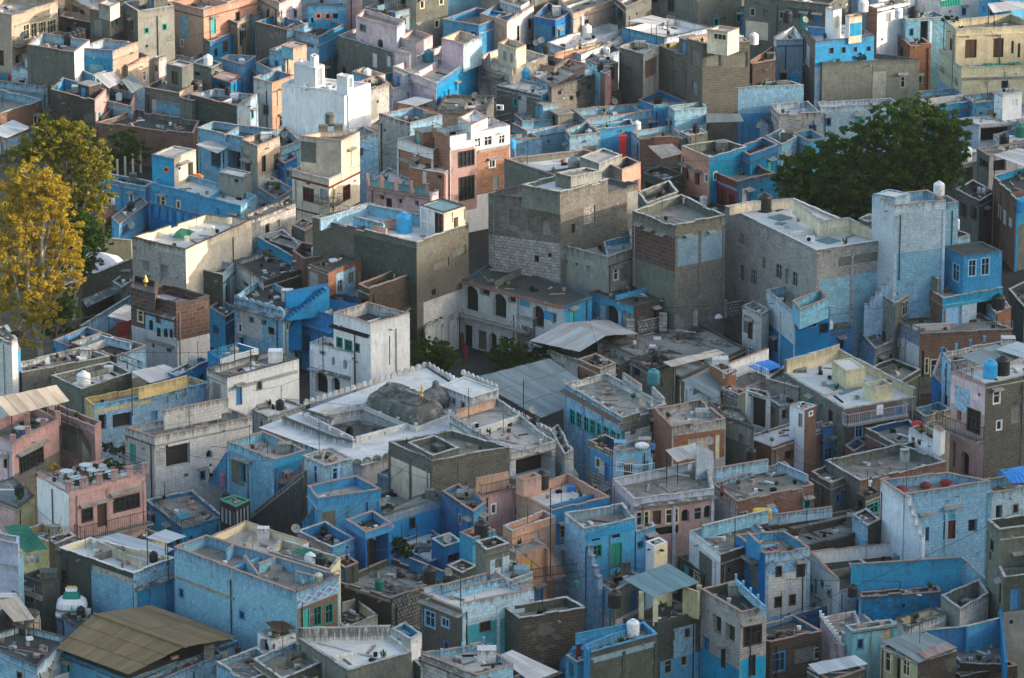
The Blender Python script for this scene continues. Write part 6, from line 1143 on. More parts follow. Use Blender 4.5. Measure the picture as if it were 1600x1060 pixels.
h = H('ruined dark sheds between mossy terrace and teal window house', (985, 560), (1018, 580), (1056, 566), 5.6, .4, 'rubble', 'dcement', roof='rdark', cop='copdark', clut=6, ops=[(0, 990, 572, 1000, 590, 'o')])
h = H('brick cornered terrace house with stained blue parapet', (1021, 638), (1050, 667), (1134, 655), 9.4, .8, 'obrick', 'swhite', 'swhite', roof='rbeige', cop='terra', key='h118', B=(1096, 625), ops=[(1, 1052, 676, 1132, 720, 'p', 'obrick'), (1, 1075, 684, 1110, 716, 'n', 'tan'), (1, 1118, 680, 1124, 716, 'p', 'cream')])
h = H('dark curved stair wall left of the brick cornered terrace', (1010, 672), (1040, 692), (1060, 684), 6.5, .3, 'dcement', 'dcement', roof='rgrey', cop='copdark')
h = H('stained cement wall block behind the brick cornered terrace', (1108, 628), (1130, 650), (1178, 668), 8.6, .3, 'lcement', 'cement', roof='rgrey', cop='copdark', B=(1160, 640), ops=[(1, 1130, 640, 1176, 690, 'p', 'lcement')])
h = H('white walled yard house with tin lean to roofs', (1070, 596), (1130, 618), (1215, 590), 7.6, .5, 'white', 'gwhite', 'white', roof='rgrey', cop='terra', key='h119', B=(1165, 560), clut=5)
lowwall(h, (1082, 590), (1200, 545), 8.8, 1.8, 'white', cop='terra')
sheet('grey tin lean to roof against the white yard wall', [(1065, 594), (1106, 582), (1130, 598), (1122, 628)], [8.8, 8.8, 8.2, 7.8], 'cgrey', 4, post=(2, 3), zp=3)
sheet('pale tin roof strip below the mossy terrace', [(1036, 566), (1120, 546), (1132, 553), (1050, 574)], [6.6, 6.6, 6.0, 6.0], 'cwhite', 4, post=(2, 3))
h = H('brown brick room with white rails on the white walled yard', (1107, 568), (1136, 586), (1150, 578), 9.6, .15, 'obrick', 'obrick', roof='rbeige', cop='copale', B=(1125, 562)); railing(h, [(1130, 592), (1172, 578), (1200, 590)], 9.2, .8, 'whitep')
h = H('tall white wall house with an inner brick stair', (1165, 606), (1168, 612), (1204, 622), 9.6, .3, 'white', 'gwhite', 'brick', roof='rgrey', cop='copale', B=(1200, 612), key='h119b', ops=[(1, 1172, 620, 1196, 668, 'o')])
h = H('tiled panel wall pier beside the stained cement block', (1127, 606), (1154, 618), (1166, 612), 8.4, .2, 'wrubble', 'cement', roof='rgrey', cop='terra', ops=[(0, 1129, 612, 1152, 636, 'p', 'perf')])
h = H('stained house with blue and white rough plaster by the stepped wall', (1163, 482), (1200, 455), (1206, 500), 8.4, .2, 'gwhite', 'gwhite', roof='rgrey', B=(1176, 480), cop='copale') if 0 else None
h = H('rough whitewashed lump of wall left of the blue boxy house', (1160, 478), (1190, 492), (1202, 484), 7.2, .4, 'gwhite', 'gwhite', roof='rgrey', cop='copale', B=(1178, 470))
h = H('blue boxy house whose left wall is a rough white slope', (1197, 453), (1243, 492), (1297, 480), 8.6, .8, 'pblue', 'sblue', 'lblue', roof='rgrey', cop='copale', key='h96', B=(1258, 440), ops=[(0, 1196, 462, 1244, 580, 'p', 'bwhite'), (1, 1245, 497, 1255, 516, 'd', 'bluep'), (1, 1262, 495, 1276, 512, 'w', 'bluep'), (1, 1280, 506, 1294, 522, 'o')])
upper(h, (1238, 470), (1250, 484), (1295, 466), 9.9, .9, 'balcony_box', wl='lblue', wr='lblue', pin='lblue', ops=[(1, 1252, 480, 1292, 490, 'n', 'mblue')])
h = H('light blue parapet house right of the boxy blue one', (1290, 462), (1300, 480), (1348, 470), 7.2, .8, 'lblue', 'lblue', 'lblue', roof='rbeige', cop='terra', key='h96b', B=(1308, 448), clut=2, ops=[(1, 1316, 490, 1322, 496, 'n', 'mblue'), (1, 1332, 488, 1340, 494, 'n', 'mblue')])
h = H('flaking dark blue wall house under the boxy blue one', (1250, 516), (1256, 524), (1330, 512), 5.6, .3, 'stblue', 'sblue', roof='rdark', cop='copdark', clut=5, B=(1320, 500))
h = H('grey cement house with a stepped staircase wall', (1372, 458), (1398, 474), (1440, 452), 8.8, .3, 'lcement', 'cement', 'cement', roof='rgrey', cop='copale', key='h97', B=(1412, 414), ops=[(1, 1410, 470, 1420, 492, 'w', 'greyp')])
stepwall(h, (1350, 484), 7.4, (1412, 414), 12, 7, 'pblue', .3)
lowwall(h, (1412, 415), (1436, 420), 10.6, 2, 'cement', cop='copale'); lowwall(h, (1436, 420), (1466, 436), 10.6, 2, 'cement', cop='copale')
stairs(h, (1368, 486), 6, (1404, 448), 9.2, 1.3, 'cement')
h = H('lower blue grey court below the stepped staircase', (1344, 520), (1368, 545), (1430, 520), 4.6, .5, 'pwblue', 'lcement', 'mblue', roof='rgrey', cop='copale', B=(1404, 494), clut=3)
# right middle
h = H('blue and brick house with an open veranda and black upper roof', (1424, 434), (1473, 466), (1567, 450), 9.2, .7, 'brick', 'mblue', 'mblue', roof='rbeige', cop='copale', key='h98', B=(1512, 418), ops=[(0, 1434, 458, 1450, 466, 'n', 'cream'), (0, 1430, 473, 1453, 506, 'w', 'skyp'), (1, 1473, 470, 1567, 474, 's', 'mblue'), (1, 1474, 478, 1566, 540, 'p', 'brick'), (1, 1478, 474, 1502, 508, 'd', 'skyp'), (1, 1526, 466, 1560, 500, 'v')])
u = upper(h, (1474, 385), (1506, 400), (1566, 393), 13, .08, 'upper_room', wl='mblue', wr='mblue', roof='rdark', cop='copdark', ops=[(0, 1488, 412, 1499, 440, 'w', 'skyp'), (1, 1513, 406, 1525, 432, 'w', 'skyp'), (1, 1533, 403, 1546, 430, 'w', 'skyp')])
h = H('terrace floor of the veranda house with wire netting rail', (1392, 498), (1437, 522), (1582, 515), 6.4, .3, 'bluestone', 'brick', 'brick', roof='rgrey', cop='copale', key='h98b', B=(1530, 490), ops=[(0, 1392, 530, 1436, 620, 'p', 'white'), (1, 1445, 560, 1451, 584, 'w', 'creamp'), (1, 1454, 562, 1465, 588, 'w', 'creamp'), (1, 1440, 548, 1444, 590, 'd', 'woodbrown'), (1, 1438, 590, 1484, 600, 's', 'cement')], clut=4); railing(h, [(1437, 522), (1582, 515)], 6.4, .9, 'greyp'); railing(h, [(1392, 498), (1437, 522)], 6.4, .6, 'iron')
h = H('narrow grey yard with a curb below the laundry wall', (1358, 575), (1400, 600), (1438, 578), 3.2, .4, 'cement', 'dcement', roof='rgrey', cop='copale', B=(1396, 560))
h = H('brick block with a tank at the right edge of the veranda house', (1540, 474), (1556, 490), (1580, 480), 7.4, .1, 'lblue', 'obrick', roof='rpale', cop='copale', key='h98c', ops=[(0, 1542, 490, 1552, 520, 'd', 'skyp')])
h = H('dark grey house at the right edge above the tin roof', (1576, 452), (1600, 480), (1640, 460), 5.4, .5, 'dcement', 'dcement', roof='rdark', cop='copale', clut=3)
h = H('blue slim house with flaking walls left of the tall dark brick one', (1456, 585), (1474, 604), (1492, 560), 7.8, .5, 'sblue', 'pwblue', 'mblue', roof='rgrey', cop='terra', key='h121b')
h = H('white stained house with shade cloths right of the laundry wall', (1472, 552), (1486, 566), (1610, 548), 11.4, .4, 'pwblue', 'gwhite', 'gwhite', roof='rgrey', cop='copale', key='h121c', B=(1580, 530), clut=8)
posts(h, [(1472, 552), (1560, 528)], 11.4, 'mblue', 1.6, .5)
h = H('tall dark brick house with a salmon painted upper corner', (1487, 580), (1540, 600), (1660, 577), 14, .3, 'pink', 'gbrick', 'ppink', roof='rpale', cop='copale', key='h121', B=(1600, 562), ops=[(0, 1486, 580, 1540, 640, 'p', 'ppink'), (0, 1495, 642, 1502, 658, 'o'), (0, 1511, 640, 1532, 676, 'w', 'woodbrown'), (1, 1580, 632, 1598, 662, 'n', 'lcement'), (0, 1473, 655, 1538, 676, 'b'), (0, 1501, 706, 1514, 745, 'a', 'pink'), (0, 1488, 690, 1493, 730, 'o')])
railing(h, [(1487, 580), (1520, 592)], 14, 1.)
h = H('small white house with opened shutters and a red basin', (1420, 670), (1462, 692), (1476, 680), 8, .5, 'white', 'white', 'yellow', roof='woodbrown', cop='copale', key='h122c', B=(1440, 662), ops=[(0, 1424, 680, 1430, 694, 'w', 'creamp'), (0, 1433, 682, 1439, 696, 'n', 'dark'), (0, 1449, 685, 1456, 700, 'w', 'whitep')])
upper(h, (1458, 668), (1470, 676), (1477, 672), 9.8, .3, 'side_wall', wl='white', wr='white')
h = H('low brick terrace with lattice parapet left of the white shutters house', (1352, 670), (1405, 698), (1450, 684), 7, .5, 'brick', 'dcement', 'dblue', roof='rgrey', cop='copale', key='h122b', B=(1420, 655), clut=3, ops=[(0, 1364, 678, 1402, 690, 'p', 'lav'), (0, 1366, 698, 1372, 706, 'o')])
h = H('small pale blue court behind the lattice parapet terrace', (1428, 640), (1446, 652), (1486, 640), 6.8, .5, 'pblue', 'lcement', 'mblue', roof='rgrey', cop='copale', ops=[(0, 1432, 650, 1440, 660, 'o')])
h = H('broad grey cement roof terrace with maroon sheet edging', (1290, 720), (1344, 752), (1479, 722), 7.2, .9, 'cement', 'brick', 'cement', roof='rgrey', cop='copale', key='h122', B=(1406, 694), clut=3, ops=[(1, 1355, 760, 1367, 770, 'w', 'skyp')])
for i in range(5):
    A, B_ = P(1345+i*26, 752-i*5.8, 7.1), P(1369+i*26, 746.5-i*5.8, 7.1); m = MB(); m.box((A+B_)/2+Vector((0, -.06, -.4)), (B_-A)/2, (0, .03, 0), (0, 0, .42), 'maroon'); m.build('edging_sheet', h.o)
h = H('rubble walled low terrace with grey steps left of the maroon edging', (1268, 738), (1298, 756), (1334, 742), 6.6, .5, 'rubble', 'cement', 'rubble', roof='rgrey', cop='terra', clut=4, B=(1300, 722))
h = H('grey stained terrace with blue stepped parapet remnants', (1112, 756), (1152, 785), (1272, 758), 7.6, .4, 'gwhite', 'brick', 'pwblue', roof='rgrey', cop='terra', key='h128b', B=(1226, 722), clut=12, ops=[(1, 1156, 800, 1168, 812, 'w', 'greyp')])
lowwall(h, (1118, 732), (1200, 718), 8.6, 1.2, 'pwblue', cop='terra'); lowwall(h, (1216, 722), (1262, 742), 8.2, .8, 'pblue', cop=None)
h = H('pale yellow parapet house with long flat pale roof', (1225, 572), (1318, 628), (1432, 608), 9.4, .9, 'cement', 'cement', 'pyellow', roof='rpale', cop='copale', key='h120', B=(1312, 546), ph=(.2, .1, .9, 1.4), ops=[(1, 1318, 622, 1366, 650, 'p', 'brick'), (1, 1370, 618, 1380, 648, 'p', 'white'), (1, 1382, 616, 1402, 640, 'p', 'brick'), (1, 1318, 650, 1440, 740, 'p', 'dcement'), (1, 1336, 662, 1348, 684, 'w', 'skyp'), (1, 1316, 636, 1412, 654, 'b', 'lavp')], clut=3)
upper(h, (1350, 600), (1366, 608), (1395, 600), 9.9, .6, 'roof_pen', wl='pyellow', wr='pyellow', pin='pyellow', cop='copale'); upper(h, (1300, 564), (1322, 580), (1352, 575), 10.4, .08, 'roof_box', wl='pyellow', wr='pyellow', roof='rpale', cop=None)
m = MB(); q = [P(*a, 8.56) for a in ((1290, 602), (1314, 617), (1348, 606), (1316, 598))]; m.prism([(v.x, v.y) for v in q], 8.5, 8.57, 'cteal'); m.build('skylight', h.o)
h = H('grey cement rooms with one dark window left of the yellow parapets', (1196, 592), (1248, 606), (1276, 590), 8.2, .4, 'lcement', 'lcement', 'cement', roof='rgrey', cop='copale', key='h120b', B=(1226, 572), ops=[(1, 1262, 606, 1273, 618, 'o')], clut=4)
h = H('lower grey recess rooms under an arched tin hood', (1200, 622), (1218, 636), (1250, 628), 6.8, .2, 'lcement', 'gwhite', roof='cgrey', cop='copale', ops=[(0, 1202, 634, 1210, 650, 'o'), (1, 1222, 640, 1232, 656, 'o')])
h = H('white railed balcony terrace over a brown brick shop', (1162, 684), (1205, 699), (1284, 672), 6.2, .15, 'brick', 'brick', roof='rpale', cop='copale', key='h120c', B=(1238, 660), ops=[(1, 1226, 704, 1240, 720, 'o'), (1, 1246, 700, 1256, 728, 'o')]); railing(h, [(1162, 684), (1205, 699), (1284, 672)], 6.2, .9, 'lavp')
h = H('white stair tower with a brick side and domed lid', (1234, 634), (1257, 642), (1276, 634), 9.4, .06, 'white', 'brick', roof='rpale', cop='copale', key='h120d', B=(1252, 628), ops=[(1, 1264, 643, 1270, 650, 'w', 'whitep'), (0, 1247, 646, 1254, 668, 'd', 'greyp')])
h = H('bright blue parapet box over a dark blue shopfront', (1284, 664), (1286, 668), (1326, 658), 6.6, .2, 'sblue', 'sblue', roof='rgrey', B=(1320, 650), ops=[(1, 1288, 700, 1300, 720, 'w', 'bluep'), (1, 1304, 696, 1316, 718, 'o'), (1, 1284, 682, 1326, 687, 'c', 'stonedark')])
h = H('tiny brick and blue pen near the dark blue shopfront', (1320, 696), (1334, 706), (1354, 694), 5.4, .6, 'brick', 'lblue', 'mblue', roof='rgrey', cop='terra', clut=2)
# ================================================================ RIGHT LOWER
h = H('tall light blue house with zigzag stair wall and arched door', (1376, 750), (1412, 773), (1548, 752), 12, .9, 'bwhite', 'lblue', 'lblue', roof='rgrey', cop='terra', key='h123', B=(1478, 738), ops=[(1, 1474, 814, 1493, 843, 'd', 'woodred'), (1, 1474, 804, 1492, 812, 'n', 'mblue'), (1, 1474, 790, 1500, 800, 'c'), (1, 1513, 812, 1527, 832, 'o'), (1, 1436, 800, 1456, 808, 'c'), (1, 1446, 824, 1452, 846, 'o')], clut=3)
stepwall(h, (1416, 774), 11.9, (1443, 850), 7.9, 5, 'bwhite', .4)
h = H('light blue walled terraces right of the arched door house', (1530, 752), (1550, 770), (1640, 756), 9.6, .8, 'pblue', 'pblue', 'lblue', roof='rgrey', cop='terra', key='h123b', B=(1600, 738), clut=6, ops=[(1, 1556, 790, 1566, 812, 'o')])
h = H('vivid blue curved parapet rooms at the right edge', (1560, 735), (1572, 742), (1640, 732), 9.4, .4, 'mblue', 'mblue', 'mblue', roof='rgrey', cop=None, B=(1620, 724))
h = H('bare grey concrete house at the lower right edge', (1543, 812), (1562, 828), (1660, 815), 13, .8, 'cement', 'cement', 'dcement', roof='rgrey', cop='copale', key='h124', B=(1620, 802), ops=[(0, 1545, 862, 1549, 876, 'o'), (1, 1582, 862, 1598, 870, 'c')], clut=2)
h = H('projecting concrete ledge storey of the bare grey house', (1552, 868), (1569, 902), (1660, 892), 9.6, .5, 'cement', 'dcement', 'cement', roof='rgrey', cop='copale', B=(1640, 868))
h = H('white walled terrace with a row of square holes', (1265, 862), (1310, 908), (1436, 872), 6.6, 1.2, 'white', 'white', 'white', roof='rdark', cop='terra', key='h125', B=(1417, 846), ph=(1.2, .1, .9, 1.2), ops=[(0, 1283, 908, 1287, 917, 'w', 'greenp'), (0, 1266, 912, 1270, 942, 'd', 'greenp'), (0, 1293, 922, 1297, 932, 'w', 'greenp')], clut=3)
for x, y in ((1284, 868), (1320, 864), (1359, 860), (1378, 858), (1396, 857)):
    q = P(x, y, 6.1); m = MB(); m.abox(q.x-.17, q.y-.2, 5.94, q.x+.17, q.y-.1, 6.26, 'dark'); m.build('hole_shade', h.o)  # dark block on the wall face stands for the shade inside a hole
h = H('broad roof terrace walled in strong blue with three niches', (1326, 884), (1344, 932), (1538, 908), 5.6, .6, 'mblue', 'pwblue', 'mblue', roof='rdark', cop='terra', key='h125b', B=(1502, 872), ph=(.9, .4, .6, .6), clut=3)
lowwall(h, (1330, 882), (1503, 871), 8.6, 3.2, 'mblue', cop='terra'); lowwall(h, (1503, 871), (1541, 905), 8.2, 2.6, 'lblue', cop='copale', h2=6.8, zb=5)
for x, y in ((1356, 884), (1396, 882), (1453, 878)):
    A, B_ = P(x-3, y, 8.1), P(x+9, y-1, 8.1); m = MB(); m.box((A+B_)/2+Vector((.1, -.2, -.1)), (B_-A)/2, (0, .03, 0), (0, 0, .42), 'tblue'); m.build('niche', h.o)
h = H('stained blue front wall of the strong blue terrace', (1342, 926), (1346, 934), (1470, 924), 6.4, .2, 'pwblue', 'stblue', roof='rdark', cop='terra', B=(1466, 916))
h = H('low pink walled court behind the aqua stair room', (1345, 960), (1380, 990), (1478, 958), 4.8, .8, 'ppink', 'ppink', 'ppink', roof='rpale', cop='copale', key='h125d', B=(1450, 940), clut=4)
h = H('cream pink terrace with a white balustrade', (1282, 965), (1316, 1010), (1352, 992), 5.6, .5, 'ppink', 'ppink', 'ppink', roof='rgrey', cop='copale', B=(1336, 955), key='h125e'); posts(h, [(1282, 965), (1316, 1010)], 5.6, 'white', .7, .55, .09)
h = H('aqua stair room with a mottled flat roof', (1320, 978), (1331, 987), (1402, 976), 7.2, .08, 'pteal', 'pteal', roof='rmould', cop='copale', key='h125f', B=(1392, 968), ops=[(1, 1378, 982, 1394, 1004, 'n', 'tan')])
h = H('grey ruined rooms with broken walls right of the strong blue terrace', (1470, 930), (1500, 952), (1545, 928), 6.8, 1.2, 'lcement', 'gwhite', 'lcement', roof='rdark', cop='copale', B=(1530, 906), clut=5)
h = H('white and grey block parapets left of the vivid blue court', (1400, 968), (1420, 982), (1478, 960), 5.8, .6, 'gwhite', 'gwhite', 'pyellow', roof='rbeige', cop='copdark', clut=5, B=(1454, 950))
h = H('vivid blue court in the lower right with a grey floor', (1444, 985), (1500, 1032), (1574, 1035), 4.4, .5, 'sblue', 'dbrick', 'sblue', roof='rgrey', cop='copale', key='h125g', B=(1562, 970), ph=(.4, .3, .4, .4), clut=3)
lowwall(h, (1446, 985), (1510, 979), 6.2, 2.2, 'sblue', cop='copale'); lowwall(h, (1510, 979), (1562, 966), 6.4, 2.4, 'mblue', cop='copale'); lowwall(h, (1563, 950), (1572, 1036), 6.6, 3, 'sblue', cop=None)
h = H('dark stone base house at the bottom right', (1478, 1046), (1500, 1056), (1590, 1040), 3.6, .3, 'dbrick', 'dbrick', roof='rdark', cop='terra')
h = H('kiosk like house with pale yellow double doors', (1376, 1010), (1434, 1036), (1495, 1018), 6.6, .1, 'pyellow', 'dbrick', roof='rdark', cop='copale', key='kioskb', ops=[(0, 1395, 1020, 1407, 1070, 'o'), (0, 1382, 1014, 1392, 1050, 'w', 'creamp'), (0, 1410, 1024, 1422, 1056, 'w', 'creamp')], B=(1442, 990))
sheet('rust striped grey tin roof on the kiosk like house', [(1378, 1002), (1440, 984), (1496, 1012), (1436, 1036)], [7.2, 7.2, 6.9, 6.9], 'cgrey', 5)
sheet('rusty red tin strip lying on the kiosk roof', [(1434, 1020), (1478, 1002), (1494, 1012), (1446, 1030)], [7.1, 7.1, 7.05, 7.05], 'crust', 3, 'tin_sheet', cat='tin sheet')
H('grey house under the white tin roof at the bottom edge', (1262, 1044), (1296, 1064), (1352, 1046), 6, .2, 'dcement', 'dcement', roof='rdark', B=(1330, 1030))
sheet('clean white tin roof at the bottom edge right of centre', [(1263, 1038), (1336, 1024), (1356, 1038), (1280, 1054)], [7, 7, 6.6, 6.6], 'cpale', 5, post=(2, 3))
h = H('blue house with a sloping wall and stained white side', (1148, 836), (1196, 866), (1266, 856), 9, .7, 'sblue', 'pwblue', 'mblue', roof='rgrey', cop='terra', key='h126', B=(1226, 830), ops=[(0, 1156, 870, 1184, 880, 'c', 'stonedark'), (0, 1164, 892, 1174, 912, 'd', 'bluep'), (1, 1200, 895, 1262, 960, 'p', 'gwhite')])
lowwall(h, (1168, 832), (1188, 850), 10.4, 1.8, 'mblue', cop='terra', h2=9.8, zb=8.3)
h = H('white and blue roof terrace with a yellow tank', (1077, 830), (1126, 868), (1208, 840), 8.4, .7, 'white', 'dbrick', 'pblue', roof='rgrey', cop='copale', key='h127', B=(1166, 806), clut=6)
lowwall(h, (1097, 822), (1200, 797), 9.4, 1.2, 'lblue', cop='copale')
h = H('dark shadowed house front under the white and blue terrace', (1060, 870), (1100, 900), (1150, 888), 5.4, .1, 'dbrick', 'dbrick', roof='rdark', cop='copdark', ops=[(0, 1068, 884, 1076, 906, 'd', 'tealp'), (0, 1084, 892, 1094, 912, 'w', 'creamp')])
h = H('grey roof with dark stone front and litter', (1196, 825), (1246, 858), (1374, 826), 6.8, .3, 'dbrick', 'dbrick', roof='rgrey', cop='copdark', key='h128', B=(1328, 796), clut=12)
lowwall(h, (1200, 806), (1300, 792), 7.8, 1., 'pblue', cop='terra')
h = H('narrow white dark gabled room by the tall light blue house', (1332, 806), (1356, 822), (1376, 812), 8.4, .3, 'pwblue', 'dbrick', roof='crust', cop='copale', B=(1352, 794))
h = H('dark brick house with an opened door below the maroon edging', (1338, 772), (1352, 780), (1378, 770), 8, .2, 'dbrick', 'brick', roof='rdark', ops=[(0, 1340, 782, 1348, 800, 'o'), (1, 1354, 786, 1372, 804, 'w', 'tealp')], cop='copdark')
h = H('dark grey court wall with a drum beneath the stained white side', (1196, 936), (1240, 962), (1300, 945), 3.2, .3, 'mblue', 'sblue', 'gwhite', roof='rgrey', cop='copale', key='h126b', B=(1266, 925), clut=4)
# pavilion
h = H('dark plastered house base with blue foot under the sheet pavilion', (974, 968), (1027, 974), (1098, 955), 7.4, .3, 'dcement', 'dcement', 'dcement', roof='rdark', cop='copdark', key='h129', B=(1050, 938), ops=[(1, 1027, 1026, 1098, 1100, 'p', 'mblue')], clut=6)
for a in ((1024, 972), (1002, 965), (1092, 955), (1046, 942)):
    q = P(a[0], a[1], 7.4); m = MB(); m.abox(q.x-.22, q.y-.22, 7.1, q.x+.22, q.y+.22, 9.75, 'pyellow'); m.build('pillar', h.o)
lowwall(h, (1068, 916), (1092, 925), 9.8, 2.5, 'pyellow', cop=None)
sheet('grey green sheet roof on yellow pillars near the bottom centre', [(975, 905), (1044, 881), (1093, 911), (1021, 933)], [9.9, 10.3, 10.1, 9.8], 'cteal', 6, 'pavilion_roof')
h = H('whitewashed brick house with dark windows above a blue base', (1095, 921), (1157, 957), (1198, 949), 9.6, .7, 'wbrick', 'wbrick', 'dcement', roof='rdark', cop='terra', key='h130', B=(1148, 908), ops=[(0, 1113, 962, 1127, 990, 'o'), (0, 1133, 976, 1148, 1004, 'o'), (1, 1162, 978, 1190, 1008, 'w', 'woodbrown'), (0, 1094, 1030, 1158, 1100, 'p', 'mblue'), (1, 1157, 1028, 1198, 1100, 'p', 'mblue'), (1, 1158, 970, 1192, 975, 'c')])
lowwall(h, (1150, 905), (1196, 948), 10.2, .8, 'lblue', cop=None); posts(h, [(1150, 905), (1196, 948)], 10.2, 'lblue', 1.5, .4, .09)
H('dark brick house with blue balustrade at the bottom right of centre', (1150, 990), (1203, 1004), (1284, 986), 5.8, .3, 'dbrick', 'dbrick', 'sblue', roof='rdark', cop='terra', key='h130b', B=(1240, 962), clut=5, ops=[(1, 1204, 1020, 1226, 1050, 'w', 'bluep'), (1, 1272, 1012, 1282, 1030, 'w', 'greyp')])
h = H('blue balustraded roof house with a white tank and streaked wall', (912, 1008), (922, 1020), (1027, 992), 8.4, .5, 'mblue', 'dcement', 'mblue', roof='rgrey', cop='mblue', key='h131', B=(1006, 972), clut=4, ops=[(1, 924, 1012, 1024, 1024, 'p', 'tblue')])
posts(h, [(912, 1008), (922, 1020), (1027, 992)], 8.4, 'mblue', 2.1, .4, .09); lowwall(h, (900, 990), (984, 974), 8.8, 1, 'mblue', cop=None)
stairs(h, (868, 1052), 2, (906, 1012), 6.4, 1.2, 'mblue'); 
h = H('blue corner room with a dark door beside the blue stairs', (884, 1024), (902, 1036), (922, 1030), 6.4, .2, 'mblue', 'mblue', roof='rgrey', cop='copale', ops=[(0, 888, 1036, 896, 1060, 'o')])
h = H('dark cement parapet roof house with a pale rim', (786, 948), (810, 966), (914, 950), 8.6, .8, 'dcement', 'dbrick', 'dcement', roof='rgrey', cop='copale', key='h132', B=(886, 932), clut=4)
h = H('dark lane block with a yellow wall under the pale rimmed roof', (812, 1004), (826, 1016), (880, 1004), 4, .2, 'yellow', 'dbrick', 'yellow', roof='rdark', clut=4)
h = H('brick house with sky blue shutters and a teal lower storey', (656, 917), (722, 943), (834, 920), 9.8, .7, 'gbrick', 'pblue', 'pblue', roof='rpale', cop='terra', key='h133', B=(764, 892), ph=(.1, .7, .5, .5), ops=[(0, 664, 955, 680, 980, 'w', 'skyp'), (0, 690, 966, 702, 980, 'w', 'skyp'), (1, 722, 968, 834, 1060, 'p', 'teal'), (1, 750, 972, 766, 986, 'w', 'woodbrown'), (1, 722, 958, 832, 965, 's', 'pblue'), (0, 660, 948, 722, 953, 'c')])
for a, b in (((690, 915), (760, 896)), ((705, 922), (784, 904))): lowwall(h, a, b, 9.9, .8, 'pwblue', cop='terra')
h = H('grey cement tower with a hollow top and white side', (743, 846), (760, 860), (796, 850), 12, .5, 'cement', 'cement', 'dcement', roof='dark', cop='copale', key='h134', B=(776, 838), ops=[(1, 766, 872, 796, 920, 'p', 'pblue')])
h = H('white stepped wing right of the grey cement tower', (766, 888), (796, 908), (832, 895), 9.8, .3, 'white', 'tblue', 'white', roof='rbeige', cop='copale', key='h134b', clut=3, B=(800, 876), ops=[(0, 778, 905, 788, 920, 'w', 'greyp')])
h = H('blue wall room with an orange rim left of the cement tower', (718, 832), (738, 842), (775, 828), 9.6, .4, 'mblue', 'mblue', 'peach', roof='rbeige', cop='terra', key='h134c', B=(752, 820))
h = H('deep blue house with brown terrace panels', (464, 830), (520, 856), (554, 842), 8.8, .8, 'sblue', 'mblue', 'sblue', roof='rdark', cop='copale', key='h136', B=(508, 815), clut=2, ops=[(0, 466, 850, 520, 856, 's', 'slab'), (1, 531, 868, 545, 890, 'w', 'creamp')])
for i in range(3):
    A, B_ = P(468+i*17, 833+i*8, 8.7), P(482+i*17, 839.5+i*8, 8.7); e = (B_-A).normalized(); n = Vector((e.y, -e.x, 0)); m = MB(); m.box((A+B_)/2+n*.05-Vector((0, 0, .4)), (B_-A)/2, n*.03, (0, 0, .36), 'rstone'); m.build('terrace_panel', h.o)
h = H('royal blue house with a wide dark open hall', (540, 812), (571, 832), (613, 818), 9.8, .7, 'sblue', 'sblue', 'sblue', roof='rdark', cop='terra', key='h136b', B=(583, 798), ops=[(1, 574, 838, 607, 892, 'v'), (0, 556, 860, 568, 888, 'o')])
h = H('mottled pale roof terrace behind the royal blue house', (612, 850), (672, 878), (722, 858), 5.4, .3, 'mblue', 'sblue', 'mblue', roof='rpale', cop='copale', key='h137', B=(672, 826), clut=5)
h = H('royal blue corner room on the mottled pale terrace', (674, 842), (694, 855), (722, 846), 7, .6, 'sblue', 'sblue', 'mblue', roof='rpale', cop='copale', ops=[(1, 700, 866, 718, 880, 'o')])
h = H('small grey cement hut near the black plant terrace', (640, 862), (656, 872), (672, 864), 5, .1, 'cement', 'cement', roof='rpale', cop=None)
h = H('black stone floored roof terrace full of potted plants', (528, 908), (612, 936), (700, 902), 6.4, .5, 'dbrick', 'perf', 'dcement', roof='rmould', cop='terra', key='h135', B=(610, 872), clut=12, ops=[(0, 540, 926, 610, 930, 's', 'slab')])
lowwall(h, (640, 872), (692, 893), 7.2, 1.1, 'sblue', cop='terra')
h = H('dark stair shaft with green nets left of the plant terrace', (524, 878), (540, 888), (560, 880), 7.6, .2, 'dblue', 'dcement', roof='rdark', ops=[(0, 528, 890, 536, 910, 'w', 'greenp')])
h = H('narrow walled lane yard with a leaning sail like sheet', (616, 962), (656, 985), (690, 966), 3, .5, 'dcement', 'cement', roof='rdark', cop='copale', B=(650, 948), clut=3)
h = H('grey tank platform beside the brick shutter house', (698, 884), (722, 896), (745, 884), 7.4, .4, 'cement', 'dcement', 'cement', roof='rdark', cop='copale', B=(722, 874), clut=3)
# ================================================================ LEFT LOWER
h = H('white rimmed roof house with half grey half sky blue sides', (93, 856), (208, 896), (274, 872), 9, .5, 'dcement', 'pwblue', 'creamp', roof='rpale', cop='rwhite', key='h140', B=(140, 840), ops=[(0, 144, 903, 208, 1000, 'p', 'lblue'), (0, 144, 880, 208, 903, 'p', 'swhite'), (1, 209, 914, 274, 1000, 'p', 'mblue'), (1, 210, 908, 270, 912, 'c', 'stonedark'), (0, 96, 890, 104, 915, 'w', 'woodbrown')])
lowwall(h, (152, 846), (228, 880), 9.3, .8, 'cream', cop='copale')
sheet('long dull grey sheet roof behind the white rimmed roof', [(152, 842), (185, 833), (272, 858), (246, 872)], [8.6, 8.8, 8.8, 8.6], 'cpale', 5)
sheet('small square pale canopy on poles beside the grey sheet roof', [(228, 840), (258, 827), (291, 838), (262, 849)], [11.2, 11.2, 11, 11], 'cpale', 3, post=(0, 1, 2, 3), zp=7.6)
h = H('cream and white round cornered roof terrace', (322, 842), (424, 874), (482, 848), 9.8, .7, 'cream', 'white', 'creamp', roof='rbeige', cop='terra', key='h141b', B=(384, 814), clut=3)
